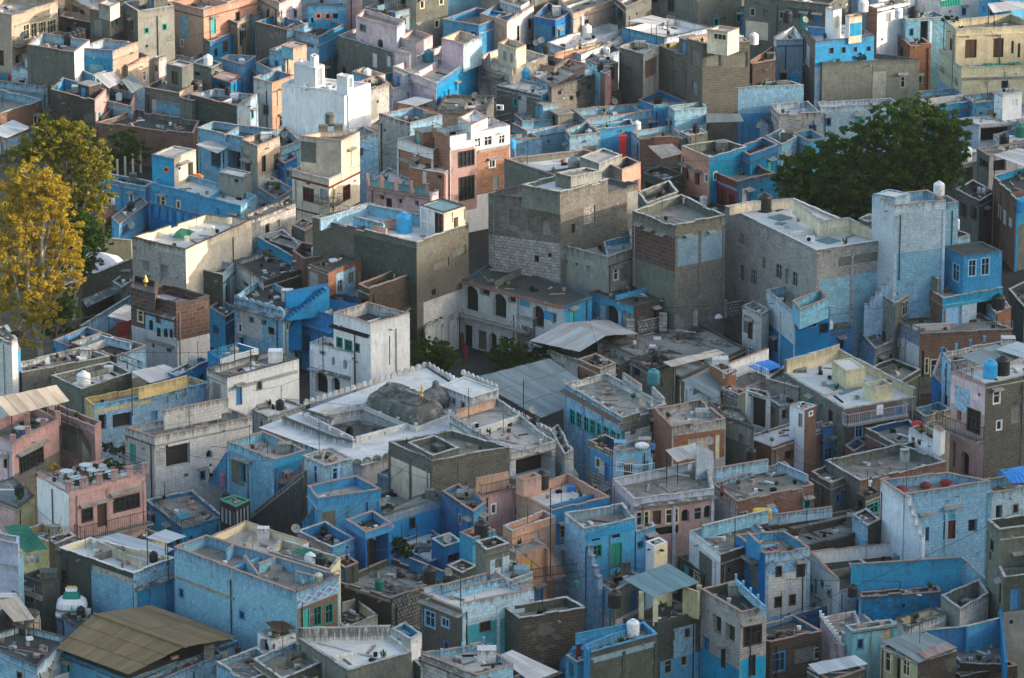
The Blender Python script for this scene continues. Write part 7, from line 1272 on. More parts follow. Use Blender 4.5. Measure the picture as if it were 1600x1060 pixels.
h = H('long sky blue house with partitioned roof courts and lattice balcony', (272, 855), (463, 926), (530, 900), 11, .9, 'lblue', 'lblue', 'lblue', roof='rgrey', cop='terra', key='h141', B=(322, 836), ops=[(0, 280, 920, 287, 934, 'w', 'bluep'), (0, 374, 955, 382, 968, 'w', 'bluep'), (0, 276, 917, 366, 921, 's', 'slab'), (1, 464, 940, 528, 996, 'p', 'brick'), (1, 472, 952, 484, 982, 'd', 'tealp'), (1, 490, 948, 502, 978, 'w', 'greenp'), (1, 508, 944, 520, 974, 'w', 'greenp'), (1, 463, 930, 530, 938, 's', 'lblue')])
for a, b in (((382, 868), (404, 898)), ((404, 881), (430, 872)), ((462, 893), (490, 900)), ((355, 860), (368, 848))): lowwall(h, a, b, 11, 1.2, 'lblue', cop='terra')
railing(h, [(463, 926), (530, 900)], 11, .5, 'iron', sp=.8)
A, B_ = P(465, 935, 10.6), P(529, 909, 10.6); r = MB(); e = (B_-A)/4; n = Vector((0, -.12, 0))
for k in range(4):
    p = A+e*k+n; q = A+e*(k+1)+n; r.bar(p, q-Vector((0, 0, .75)), .05, 'lavp'); r.bar(p-Vector((0, 0, .75)), q, .05, 'lavp')
r.build('lattice', h.o)
h = H('cream rubble walled pen with tanks behind the sky blue house', (420, 862), (516, 892), (532, 872), 10.6, .6, 'cream', 'creamp', 'cream', roof='rgrey', cop='copale', key='h141c', B=(440, 842), clut=4, zb=0)
h = H('low cream terrace wall with black posts in the lane', (500, 952), (540, 982), (590, 962), 5.4, .8, 'cream', 'cream', 'cream', roof='rdark', cop='copale', key='h150', B=(556, 936), clut=6)
for a in ((532, 955), (558, 944)): q = P(*a, 5.4); m = MB(); m.abox(q.x-.15, q.y-.15, 3, q.x+.15, q.y+.15, 6.4, 'iron'); m.build('pillar', h.o)
# brown hall
h = H('blue walled workshop hall carrying the great brown gable roof', (86, 1018), (200, 1064), (372, 1002), 5.6, .1, 'mblue', 'pwblue', roof='rdark', cop=None, key='h142', B=(240, 952))
sheet('great brown sheet gable roof, left slope in strips', [(148, 960), (290, 1011), (200, 1054), (88, 1013)], [7.9, 7.9, 6.4, 6.4], 'cyel', 11, 'hall_roof', cat='roof', rows=3)
sheet('great brown sheet gable roof, smooth right slope', [(148, 960), (236, 947), (372, 996), (290, 1011)], [7.9, 6.8, 6.8, 7.9], 'cyel', 6, 'hall_roof', cat='roof', rows=2)
m = MB(); m.bar(P(147, 959, 8.03), P(291, 1011, 8.03), .12, 'cyel', 8); tag(m.build('ridge_cap'), 'raised ridge strip along the great brown gable roof', 'ridge strip')
h = H('sky blue parapet houses at the bottom left corner', (-40, 1000), (58, 1044), (106, 996), 6.4, .5, 'lblue', 'pblue', 'pblue', roof='rdark', cop='copdark', key='h146', B=(34, 978), clut=4)
h = H('low sky blue walled yard at the bottom left edge', (20, 1068), (74, 1090), (200, 1058), 4, .4, 'lblue', 'lblue', roof='rdark', cop='copale', B=(100, 1040))
h = H('rough pale blue wall running along the bottom left', (192, 1076), (204, 1084), (348, 1022), 5.6, .2, 'pwblue', 'pwblue', roof='rgrey', cop=None, B=(338, 1012))
h = H('lilac white house with small vents at the left edge', (-40, 850), (28, 870), (36, 862), 9.8, .7, 'lav', 'lblue', 'lblue', roof='rgrey', cop='copale', key='h144', B=(0, 828), ops=[(0, 15, 875, 27, 881, 'o'), (0, 18, 924, 28, 932, 'o')])
upper(h, (-40, 838), (28, 850), (30, 838), 11.2, .1, 'upper_room', wl='lav', wr='lav', cop=None)
h = H('dim court house with a cream foot left of the white rimmed roof', (34, 900), (66, 912), (92, 902), 6.4, .3, 'cement', 'cement', roof='rdark', cop='copdark', key='h144b', clut=5, ops=[(0, 38, 926, 66, 934, 's', 'cream')])
h = H('low yellow passage house below the pink cafe', (34, 830), (76, 848), (108, 835), 6.6, .6, 'yellow', 'yellow', 'yellow', roof='rgrey', cop='copale', key='h107b', clut=4, ops=[])
h = H('pinkish grey lean to house left of the cafe', (-40, 770), (28, 795), (54, 775), 7.4, .1, 'pink', 'yellow', roof='cgrey', cop='copdark', B=(20, 745))
h = H('brick lane wall house right below the cafe balcony', (76, 842), (86, 850), (118, 838), 8.2, .2, 'brick', 'cement', roof='rdark', cop='copale')
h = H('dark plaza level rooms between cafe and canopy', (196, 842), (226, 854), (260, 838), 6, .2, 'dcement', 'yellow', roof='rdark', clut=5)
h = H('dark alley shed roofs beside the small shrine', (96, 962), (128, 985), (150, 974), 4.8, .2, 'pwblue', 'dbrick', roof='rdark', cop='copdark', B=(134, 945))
h = H('brown shed with a tank at the left edge below the tin awning', (-30, 960), (40, 985), (62, 958), 6.4, .2, 'dbrick', 'tan', roof='rdark', cop='copdark', key='h145', clut=3)
sheet('worn yellowish tin awning at the left edge', [(-6, 940), (28, 932), (54, 968), (22, 972)], [8.4, 8.4, 7.8, 7.8], 'cbeige', 4, post=(2, 3), zp=4)
# ================================================================ BOTTOM CENTRE
h = H('flat pale roofed cement house at the bottom centre', (467, 994), (544, 1044), (643, 1016), 8.8, .5, 'cement', 'cement', 'gwhite', roof='rpale', cop='copale', key='h147', B=(611, 990), ph=(.3, .3, .3, 1.2))
h = H('grey roof with blue back wall left of the flat pale roof', (396, 1030), (440, 1062), (502, 1036), 7.6, .5, 'cement', 'dcement', 'pwblue', roof='rgrey', cop='copale', key='h148', B=(462, 1002), clut=3)
h = H('stained grey roof with small stair at the bottom edge', (338, 1034), (380, 1064), (444, 1046), 7, .5, 'pwblue', 'cement', 'pwblue', roof='rgrey', cop='copale', key='h148b', B=(402, 1012), clut=4); stairs(h, (335, 1050), 5, (352, 1020), 7, .9, 'cement')
h = H('white arched porch with a heap of brown planks on top', (402, 988), (424, 1002), (462, 990), 7.4, .2, 'white', 'white', roof='rbeige', cop='copale', key='h149', B=(440, 976), clut=12, ops=[(0, 406, 996, 420, 1020, 'a', 'white')])
h = H('blue and white stub terrace right of the flat pale roof', (611, 982), (642, 1000), (659, 990), 8, .5, 'white', 'white', 'mblue', roof='pwblue', cop='copale', B=(632, 972), clut=1)
h = H('white rubble house with blue inner parapets at the bottom centre', (658, 1022), (744, 1056), (802, 1038), 10.4, .5, 'wrubble', 'lblue', 'lblue', roof='rbeige', cop='terra', key='h151', B=(752, 1005), clut=6); posts(h, [(690, 1022), (756, 1004), (790, 1030)], 10.4, 'lblue', 2, .4, .09)
sheet('flat cream canvas roof at the bottom centre', [(776, 1026), (800, 1016), (872, 1050), (830, 1066)], [8, 8, 7.4, 7.4], 'cwhite', 4, post=(2, 3))
H('dark yard house with a red drum under the cream canvas roof', (800, 1058), (830, 1070), (880, 1052), 4, .3, 'dcement', 'dblue', roof='rdark', clut=4)
H('narrow grey house between pale roof and rubble house', (644, 1030), (656, 1042), (672, 1034), 6, .3, 'dcement', 'dcement', roof='rgrey', cop='copale')
# ================================================================ GARDEN AND TREES AT THE LEFT
def ground_patch(name, pts, mat, z, kind='structure'):
    m = MB(); m.poly([P(x, y, z) for x, y in pts], mat); o = m.build(name); o['kind'] = kind; return o
ground_patch('garden_soil', [(-80, 620), (215, 560), (330, 350), (140, 250), (-80, 260)], 'earth', .02)
ground_patch('garden_path', [(60, 470), (205, 400), (210, 412), (110, 470), (20, 520)], 'rgrey', .03)
ground_patch('lawn', [(112, 392), (128, 378), (156, 388), (150, 400), (120, 406)], 'grass', .04)
ground_patch('courtyard_floor', [(640, 600), (700, 640), (900, 600), (830, 520), (720, 540)], 'street', .03)
def wallthing(label, a, b, z, mat, cop='copale', zb=0, h2=None, th=.25):
    o = House(); o.o = None
    A = P(*a, z); B = P(*b, h2 if h2 is not None else z); e = empty('garden_wall', (A.x, A.y, 0)); tag(e, label, 'wall'); o.o = e
    lowwall(o, a, b, z, z-zb, mat, th, cop, 'wall', zb, h2)
wallthing('long dark mossy garden wall running up to the streaked white house', (96, 448), (206, 404), 2.8, 'dcement')
wallthing('ochre yellow garden wall below the blue row house', (164, 372), (206, 376), 2.2, 'yellow')
wallthing('low curving grey garden wall behind the white heap', (120, 400), (156, 388), 1.4, 'lcement')
wallthing('blue painted garden wall beside the carved haveli', (126, 510), (205, 462), 2.2, 'pwblue')
wallthing('brown ruined boundary wall between tree and stepped ruin', (100, 190), (152, 200), 4, 'dbrick', 'copdark')
wallthing('dark stone shed wall below the mossy garden wall', (128, 470), (205, 436), 2.6, 'dbrick', 'copdark')
sheet('flat stone slab roof over the dark garden shed', [(128, 468), (200, 440), (206, 448), (136, 480)], [2.9, 2.9, 2.6, 2.6], 'stonedark', 3, post=(2, 3))
sheet('white shed awning over red cloths beside the carved haveli', [(168, 494), (196, 476), (226, 484), (200, 502)], [4.4, 4.6, 4.4, 4.0], 'cwhite', 4, post=(0, 3))
for i, c in enumerate(('clothred', 'clothred')):
    A = P(190+i*14, 515-i*4, 1.6); m = MB(); m.box(A, (.5, .3, 0), (0, .03, 0), (0, 0, .8), c); tag(m.build('hanging_cloth'), ['left red cloth hanging under the white shed awning', 'right red cloth hanging under the white shed awning'][i], 'cloth')
h = H('small grey hut with a rubble box in the garden', (176, 440), (190, 450), (208, 438), 3.2, .1, 'cement', 'lcement', roof='rgrey', cop='copale')
for i in range(5):
    q = P(172+i*12, 288-i*4.5, 0); m = MB(); m.abox(q.x-.12, q.y-.12, 0, q.x+.12, q.y+.12, 2.6, 'cream'); tag(m.build('garden_post'), ['first', 'second', 'third', 'fourth', 'fifth'][i]+' upright pale garden post from the left above the blue back wall', 'post', 'row of pale posts above the blue garden wall')
q = P(152, 420, .1); m = MB(); rg = random.Random(5)
K = 14
for i in range(5):
    r0, z0_, r1, z1_ = [(2.4, 0), (2.2, .6), (1.7, 1.1), (1., 1.5), (.5, 1.65), (.01, 1.75)][i]+[(2.4, 0), (2.2, .6), (1.7, 1.1), (1., 1.5), (.5, 1.65), (.01, 1.75)][i+1]
    for k in range(K):
        def f(r, z, k): k %= K; jj = 1+.13*math.sin(k*2.3+r*3); return q+Vector((r*jj*math.cos(k*2*math.pi/K)*1.3, r*jj*math.sin(k*2*math.pi/K), z*(1+.1*math.sin(k*1.7))))
        m.poly([f(r0, z0_, k), f(r0, z0_, k+1), f(r1, z1_, k+1), f(r1, z1_, k)], 'tarpwhite', smooth=True)
tag(m.build('tarpaulin_heap'), 'white tarpaulin thrown over a heap beside the garden path', 'tarpaulin')
tree('tall yellow leaved tree with pale trunks at the left edge', (66, 572), [(58, 285, 0, 2.1, 2, 1.9), (28, 300, .5, 2, 2, 1.8), (8, 330, 1, 2, 2, 2.2), (88, 318, -.5, 1.8, 2, 1.9), (52, 340, 0, 2.4, 2.2, 2.2), (96, 365, .3, 1.9, 2, 1.9), (22, 385, -.4, 2.3, 2, 2.2), (66, 395, .6, 2.2, 2, 2), (104, 415, 0, 1.7, 1.6, 1.6), (36, 440, 0, 2, 2, 1.8), (84, 450, .2, 1.7, 1.7, 1.4), (10, 455, .2, 1.7, 1.6, 1.8), (50, 490, 0, 1.8, 1.8, 1.3), (22, 510, 0, 1.2, 1.2, .9), (-6, 400, 0, 2, 2, 2.4), (112, 390, 0, 1.6, 1.6, 1.6), (74, 300, 0, 2, 2, 1.6), (40, 265, 0, 1.3, 1.3, 1), (118, 440, 0, 1.1, 1.2, 1.2), (70, 430, -1, 1.8, 1.6, 1.6), (60, 470, -1, 1.8, 1.6, 1.5), (0, 490, 0, 1.6, 1.6, 1.6), (34, 345, -1, 2, 2, 2), (78, 500, -1.5, 1.5, 1.4, 1.2), (44, 525, -1.5, 1.4, 1.3, 1), (66, 470, -1.5, 1.6, 1.4, 1.3)],
  [[(.3, .13), (66, 572, 0), (60, 520, 0), (68, 440, -.6), (66, 380, -.8), (70, 330, 0)], [(.26, .1), (62, 540, 0), (48, 490, -.5), (44, 430, -.9), (48, 370, 0), (40, 310, 0)], [(.2, .08), (60, 520, 0), (30, 460, -.8), (16, 400, 0)], [(.15, .05), (68, 440, -.6), (92, 400, 0), (98, 360, 0)]], 'leafyellow', 'barkpale', 38000, .16, 1)
tree('broad golden green tree behind the yellow one', (118, 500), [(70, 205, 0, 1.5, 1.6, 1.3), (104, 212, .5, 1.9, 2, 1.7), (138, 232, 0, 1.9, 2, 1.7), (92, 245, .3, 2.3, 2, 1.9), (60, 235, 0, 2.1, 2, 1.8), (34, 250, .4, 1.9, 2, 1.6), (146, 268, 0, 1.9, 2, 1.8), (120, 285, 0, 2.2, 2, 2), (152, 305, 0, 1.5, 1.6, 1.6), (136, 330, .3, 1.8, 1.8, 1.8), (108, 330, 0, 1.8, 1.8, 2)],
  [[(.34, .12), (118, 500, 0), (124, 420, 0), (122, 340, -.6), (112, 260, 0)], [(.2, .08), (122, 360, -.6), (138, 300, -.8), (142, 250, 0)]], 'leafgold', 'barkpale', 26000, .165, 2)
tree('dark green tree low behind the yellow tree', (120, 520), [(128, 360, 0, 1.9, 1.8, 1.9), (150, 380, 0, 1.6, 1.6, 1.8), (112, 400, 0, 1.9, 1.8, 1.9), (140, 420, 0, 1.3, 1.3, 1.3)], [[(.2, .1), (120, 520, 0), (128, 440, 0), (130, 370, 0)]], 'leafgreen', 'bark', 13000, .14, 3)
tree('shadowed dark green bush at the foot of the yellow tree', (84, 560), [(84, 470, 0, 1.6, 1.6, 1.5), (106, 490, 0, 1.4, 1.4, 1.4), (72, 505, 0, 1.7, 1.6, 1.4), (100, 520, 0, 1.3, 1.3, 1.1)], [[(.15, .08), (84, 560, 0), (88, 490, 0)]], 'leafgreen', 'bark', 7000, .15, 4, cat='bush')
tree('slim pointed green shrub top above the golden tree', (72, 300), [(70, 186, 0, .8, .8, 1.2), (70, 200, 0, 1, 1, 1)], [[(.12, .06), (72, 300, 0), (70, 190, 0)]], 'leafbush', 'bark', 2000, .14, 5, cat='bush')
tree('dim green bush under the brick rimmed dark roof', (200, 270), [(196, 225, 0, 1.8, 1.5, 1.3), (212, 240, 0, 1.6, 1.4, 1.2), (178, 250, 0, 1.5, 1.3, 1.2)], [[(.12, .06), (200, 270, 0), (198, 230, 0)]], 'leafgreen', 'bark', 5000, .15, 6, cat='bush')
tree('leafy bush against the brown stepped ruin wall', (122, 240), [(122, 198, 0, 1.3, 1.2, 1.2), (128, 184, 0, .7, .7, .8)], [[(.1, .05), (122, 240, 0), (124, 190, 0)]], 'leafgreen', 'bark', 2600, .14, 7, cat='bush')
tree('great dark green tree behind the long white brick house', (1372, 402), [(1390, 190, 0, 2.6, 3, 1.9), (1440, 185, .5, 2.8, 3, 1.9), (1478, 205, 0, 2.2, 3, 2), (1350, 215, 0, 2.2, 3, 1.9), (1410, 225, -1, 3, 3, 2.2), (1460, 240, 0, 2.8, 3, 2.2), (1320, 235, 0, 2.2, 2.6, 1.7), (1285, 250, 0, 2.3, 2.6, 1.6), (1250, 262, 0, 2.1, 2.4, 1.5), (1232, 285, 0, 1.7, 2, 1.5), (1275, 285, -1, 2.7, 3, 2), (1330, 275, -1, 3.2, 3, 2.4), (1385, 275, -1, 3, 3, 2.6), (1435, 285, -1, 3, 3, 2.4), (1260, 315, 0, 2.3, 2.4, 1.8), (1310, 320, 0, 2.8, 3, 2.2), (1365, 330, 0, 2.8, 3, 2.2), (1492, 232, 0, 1.6, 2, 1.6), (1480, 275, 0, 1.8, 2, 2)],
  [[(.5, .2), (1372, 402, 0), (1366, 330, 0), (1372, 270, 0), (1400, 210, 0)], [(.3, .1), (1366, 330, 0), (1300, 285, 0), (1250, 270, 0)], [(.3, .1), (1370, 300, 0), (1440, 250, 0), (1470, 210, 0)]], 'leafgreen', 'bark', 70000, .18, 8)
tree('round green courtyard tree in front of the white mansion', (680, 600), [(668, 545, 0, 1.4, 1.4, 1), (690, 548, 0, 1.2, 1.3, 1), (655, 556, 0, 1.1, 1.2, .9), (704, 565, 0, 1.1, 1.1, 1), (678, 568, 0, 1.6, 1.4, 1.1), (660, 572, 0, .9, 1, .8)], [[(.14, .07), (680, 600, 0), (678, 560, 0)]], 'leafgreen', 'bark', 10000, .13, 9)
tree('second courtyard tree left of the white tin gable', (805, 592), [(790, 545, 0, 1.3, 1.2, 1), (775, 560, 0, 1.2, 1.2, .9), (808, 552, 0, 1.3, 1.2, 1), (826, 560, 0, 1.1, 1.1, .9), (798, 568, 0, 1.6, 1.3, .9)], [[(.14, .07), (805, 592, 0), (796, 560, 0)]], 'leafgreen', 'bark', 8000, .13, 10)
tree('creeper bush hanging beneath the white tin gable', (862, 590), [(846, 552, 0, .9, .9, .7), (864, 548, 0, .9, .9, .7), (880, 556, 0, .8, .8, .7)], [[(.08, .04), (862, 590, 0), (862, 552, 0)]], 'leafdark', 'bark', 3000, .12, 11, cat='bush')
tree('dark leafy pot plant on the royal blue hall terrace', (626, 878), [(622, 850, 0, .9, .9, .8), (634, 858, 0, .8, .8, .7), (612, 846, 0, .6, .6, .6), (628, 868, 0, .8, .7, .5)], [[(.07, .04), (626, 878, 6.0), (625, 855, 6)]], 'leafdark', 'bark', 3000, .12, 12, cat='bush', z0=5.9)
tree('green creeper over the low yard wall behind the cafe terrace', (182, 712), [(170, 700, 0, .8, .8, .5), (186, 706, 0, .9, .8, .5), (200, 700, 0, .7, .7, .5)], [[(.05, .03), (182, 712, 0), (182, 702, 0)]], 'leafdark', 'bark', 2500, .11, 13, cat='bush', z0=5.9)
tree('planted green hedge along the cafe roof railing', (178, 733), [(166, 722, 0, .45, .4, .4), (176, 726, 0, .45, .4, .4), (186, 730, 0, .5, .4, .4), (196, 733, 0, .45, .4, .4)], [[(.04, .02), (178, 733, 0), (178, 726, 0)]], 'leafbush', 'bark', 2200, .09, 14, cat='hedge', z0=9.8)
tree('yellow flowered shrub in a pot on the cafe roof corner', (84, 738), [(82, 730, 0, .5, .5, .35), (90, 734, 0, .4, .4, .3)], [[(.04, .02), (84, 738, 0), (84, 731, 0)]], 'leafyellow', 'bark', 900, .09, 15, cat='shrub', z0=9.8)
tree('small potted palm on the pale yellow villa roof', (1486, 42), [(1484, 32, 0, .8, .8, .5), (1492, 34, 0, .6, .6, .4)], [[(.05, .03), (1486, 42, 0), (1486, 34, 0)]], 'leafdark', 'bark', 900, .12, 16, cat='plant', z0=11.2)
tree('bushy plants along the bare concrete house roof edge', (1312, 97), [(1290, 90, 0, .7, .6, .5), (1306, 92, 0, .8, .6, .5), (1320, 92, 0, .6, .6, .5), (1345, 90, 0, .5, .5, .5)], [[(.05, .03), (1312, 97, 0), (1310, 92, 0)]], 'leafdark', 'bark', 2200, .12, 17, cat='plants', z0=9)
# ================================================================ WATER TANKS
def tk(col, x, y, key, label, s=1., dz=0., group='water tanks on the roofs'):
    z = HOUSES[key].zr if isinstance(key, str) else key
    return tank(col, x, y, z+dz, label, s, group)
for i, (x, y, d) in enumerate(((107, 70, 'leftmost'), (114, 68, 'second from the left'), (121, 66, 'third from the left'), (127, 64, 'rightmost'))): tk('black', x, y, 'tanks4', f'{d} of the four black tanks on the grey plastered house', 1.05)
tk('white', 325, 103, 'gb20', 'white water tank alone on the grey box house')
tk('red', 15, 126, 't14', 'small red tank on the low teal blue terrace', .5)
tk('black', 356, 148, 7, 'black tank in the pale rimmed roof pen', .7); tk('black', 304, 140, 'gd', 'black tank beside the flat terrace right of the brown door', .8)
tk('black', 600, 61, 'h26', 'upper black tank on the long cement house', 1.15); tk('black', 597, 76, 'h26', 'lower black tank near the edge of the long cement house', .9)
tk('black', 602, 29, 'h26', 'black tank behind the pink upper storey', .8, 1.5)
tk('teal', 670, 96, 'h29', 'dark green tank on the pinkish rust patched roof', 1.05)
tk('black', 683, 152, 'h34', 'black tank on the low salmon house beside the awning', 1.15)
tk('white', 917, 57, 'h42', 'white tank on the pale green low terrace', 1.1)
tk('black', 853, 83, 7.4, 'small black tank left of the sunlit tan rail terrace', .8)
tk('blue', 820, 126, 'h47', 'bright blue tank on the pale blue house', 1.15); tk('black', 939, 112, 'h48b', 'dark tank on the narrow pink brown tower', .8)
tk('white', 1178, 69, 'h45c', 'white tank right of the tall dark brick block', 1., -1); tk('black', 1028, 166, 'h49', 'black bin tank in the deep blue terrace', .85)
tk('white', 995, 205, 'h53', 'square looking white tank on the brown brick ended house', .9); tk('blue', 800, 232, 4.4, 'blue tank on the stepped block by the empty terrace', .8)
tk('black', 1230, 35, 'h59c', 'black squat tank at the upper right roofs', 1.1, .6); tk('white', 1349, 18, 10.2, 'pale blue white tank at the top beside the barred steps', 1.1)
tk('black', 1427, 28, 'h62', 'black tank above the light blue open door house', 1.05); tk('white', 1404, 28, 'h61', 'cream tank beside the barred flight of steps', .9)
tk('green', 1594, 214, 4.9, 'bright green tank at the right edge', 1.1); tk('black', 1569, 228, 4.9, 'black tank next to the bright green one', 1.05)
tk('white', 1510, 251, 'h69', 'white tank standing on the grey cement block', 1.2)
tk('grey', 896, 268, 'h89b', 'grey tank on the beige roofed house', 1.15); tk('black', 912, 272, 'h89b', 'left black tank on the beige roofed house', 1.15); tk('black', 944, 270, 'h89b', 'right black tank on the beige roofed house', 1.15)
tk('blue', 632, 363, 'h81', 'turquoise blue tank on the central block roof', 1.5, -.02)
tk('black', 1195, 330, 'h93', 'big black tank on the pale roof of the white brick house', 1.4)
tk('blue', 831, 492, 'h88b', 'blue tank on the small grey tank room', 1.); tk('black', 907, 492, 'h88c', 'black tank on the low white cube', 1.); tk('black', 1044, 455, 'h92', 'tall black tank at the end of the gatehouse roof', 1.2)
tk('white', 1467, 305, 'h94b', 'white tank beside the sky blue tower', 1.05); tk('white', 1492, 358, 'h94c', 'pale squat tank behind the blue rooms', .9)
tk('black', 1560, 484, 'h98c', 'black tank on the brick block by the veranda house', 1.2); tk('blue', 1597, 330, 7, 'blue tank at the far right edge', 1.1)
tk('blue', 1547, 590, 'h121', 'bright blue tank on the tall dark brick house', 1.25); tk('black', 1566, 585, 'h121', 'black tank next to the bright blue one', 1.3)
tk('white', 131, 607, 'h102', 'white ribbed tank on the dark walled house roof', 1.25)
tk('black', 846, 763, 'h114', 'black tank between the pink and peach roofs', 1.25, .3)
tk('teal', 447, 706, 'h109', 'small green pail like tank on the light blue walled roof', .5)
tk('black', 752, 840, 'h134c', 'black tank beside the hollow cement tower', 1.2); tk('black', 671, 910, 'h133', 'black tank on the left corner of the sky blue shutter house', 1.1)
tk('black', 353, 776+6, 7, 'small black tank near the lattice cage', .6, -2); tk('black', 1173, 720, 'h128b', 'black tank on the grey stained terrace edge', .9)
tk('black', 372, 1020, 'h148b', 'small dark tank on the stained bottom roof', .5)
tk('white', 485, 886, 'h141c', 'white tank in the cream rubble pen', .95); tk('black', 501, 886, 'h141c', 'black tank in the cream rubble pen', .9); tk('cream', 498, 912, 'h141', 'cream drum in the sky blue corner court', .7)
tk('white', 989, 992, 'h131', 'white squat tank on the blue balustraded roof', 1.0); tk('black', 960, 948, 8.2, 'big black tank between dark parapet roof and pavilion', 1.1)
tk('green', 593, 922, 'h135', 'small green drum on the plant terrace', .75); tk('black', 240, 878, 'h140', 'squat black tank on the white rimmed roof', .7)
tk('black', 10, 978, 'h145', 'big black tank at the left edge shed', 1.15); tk('green', 900, 918, 5, 'bright green pail tank near the peach stairs', .5)
tk('blue', 1208, 812, 'h128', 'blue drum beside the yellow tank', .8, .6); tk('black', 1236, 942, 'h126b', 'dark drum against the stained white side', .8); tk('black', 1332, 932, 6.2, 'black drum at the end of the blue front wall', .8)
tk('teal', 884, 470+120, 'h117', 'dark teal tall drum behind the teal window house', 1., -.5) if 0 else None
tk('teal', 1021, 600, 6.5, 'tall teal drum by the mossy roof ruins', 1.1)
m = MB(); q = P(1191, 812, HOUSES['h127'].zr); m.lathe([(.5, 0), (.62, .15), (.62, .9), (.5, 1.0)], 'yellowp', 16, q, sq=(1.4, .8, 5)); tag(m.build('water_tank'), 'bright yellow long tank on the white and blue terrace', 'water tank')
for i, (x, y, s) in enumerate(((505, 212, 1.1), (516, 208, 1.3), (529, 211, 1.0))):
    q = P(x, y, 12.0); m = MB()
    if i == 1: m.lathe([(.55, 0), (.55, 1.3), (.5, 1.35)], 'cement', 14, q+Vector((0, 0, .9)))
    else: m.abox(q.x-.5, q.y-.4, q.z, q.x+.5, q.y+.4, q.z+1.2, 'cement')
    tag(m.build('concrete_tank'), ['left square concrete tank on the cream villa', 'round raised concrete tank on the cream villa', 'right square concrete tank on the cream villa'][i], 'water tank')

# ================================================================ DISHES
for x, y, z, l in ((36, 64, 9.2, 'grey dish on the hotel edge'), (156, 133/1, 6, 'dish below the tan brick side') , (438, 40, 8.4, 'dish on the crenellated blue terrace'), (650, 52, 9.4, 'dish on the pink upper terrace'), (838, 76, 7.5, 'pair leaning dish left of the pale terrace'), (846, 72, 7.5, 'upright dish left of the pale terrace'), (1258, 40, 11.5, 'dish above the teal grey wall'), (206, 362, 2.8, 'dish by the garden row house'), (1187, 40+165, 4, 'black dish on the white court wall'), (462, 838, 9.4, 'dish on the cream parapet corner'), (395, 856, 10.3, 'big dish above the sky blue courts'), (600, 796, 8, 'dish on the weathered blue wall'), (832, 652, 7.6, 'dish on the temple annexe rail'), (1003, 640, 8.4, 'dish near the brick cornered terrace'), (700, 906, 7.2, 'dish beside the grey tank platform'), (960, 168, 4.2, 'dish on the long sky blue terrace'), (560, 470, 6.4, 'dish on the vivid blue terrace'), (1108, 700, 9, 'dish beneath the plank awning')):
    dish(x, y, z, l, RND.uniform(-.8, .8))
# ================================================================ CANOPIES AND CLOTH
sheet('left corrugated sheet roof below the sunlit tan house', [(146, 118), (176, 112), (192, 128), (170, 138)], [7.6, 7.6, 6.8, 6.8], 'cwhite', 5, post=(0, 3), zp=4)
sheet('darker corrugated sheet roof leaning right of the first one', [(190, 125), (206, 116), (226, 134), (206, 146)], [7.2, 7.2, 6.4, 6.4], 'crust' if 0 else 'cgrey', 4, post=(3,), zp=4)
sheet('rusty white canopy on thin poles at the top', [(981, 33), (1018, 24), (1045, 31), (1026, 39)], [10.4, 10.4, 10.1, 10.1], 'cwhite', 5, post=(0, 1, 2, 3), zp=7.2)
sheet('white awning of the low salmon house', [(619, 160), (665, 147), (690, 152), (650, 166)], [6.8, 6.8, 6.6, 6.6], 'cpale', 3, post=(0, 3), zp=3)
sheet('dark corrugated patch on the pinkish house roof', [(676, 88), (702, 78), (722, 84), (696, 95)], [8.6, 8.8, 8.8, 8.6], 'crust', 6)
sheet('ragged tin roof of the blue kiosk house', [(332, 120), (350, 112), (374, 118), (356, 128)], [7.4, 7.4, 7, 7], 'crust', 4)
sheet('large rust stained white canopy at the right edge', [(1552, 242), (1590, 232), (1640, 240), (1604, 262)], [8, 8, 7.4, 7.4], 'cwhite', 6, post=(0, 3), zp=4)
sheet('white tin canopy over the top right villa corner', [(1543, 6), (1580, 2), (1630, 10), (1552, 20)], [14, 14, 13.6, 13.6], 'cwhite', 5, post=(0, 3), zp=11)
sheet('flat grey slab canopy over the dark shed right of the red pillar', [(1012, 228), (1050, 225), (1068, 240), (1034, 248)], [5.4, 5.4, 5.2, 5.2], 'slab', 2, post=(3, 2), pm='lcement')
sheet('grey sheet roof over the dark court shed', [(1103, 178), (1156, 178), (1162, 190), (1104, 192)], [5, 5, 4.8, 4.8], 'cgrey', 4, post=(2, 3))
sheet('pale canvas awning below the blue double court', [(306, 226), (330, 218), (364, 226), (340, 240)], [6.4, 6.4, 6, 6], 'cwhite', 3, post=(2, 3), zp=4)
sheet('grey tilted sheet roof at the right by the blue tank', [(1500, 556), (1556, 538), (1600, 556), (1548, 578)], [13, 13, 12.6, 12.6], 'cgrey', 5, post=(2, 3), zp=10)
sheet('white sheet lying over the right edge roofs', [(1556, 546), (1590, 534), (1640, 552), (1600, 560)], [13.2, 13.2, 13, 13], 'cpale', 3)
sheet('wide white awning of the leftmost garden house', [(-20, 206), (20, 188), (48, 200), (10, 216)], [5, 5, 4.6, 4.6], 'cpale', 4, post=(2, 3))
sheet('thin red roof sheet on the brown tower terrace', [(455, 22), (476, 18), (482, 24), (462, 28)], [10, 10, 10, 10], 'crust', 2) if 0 else None
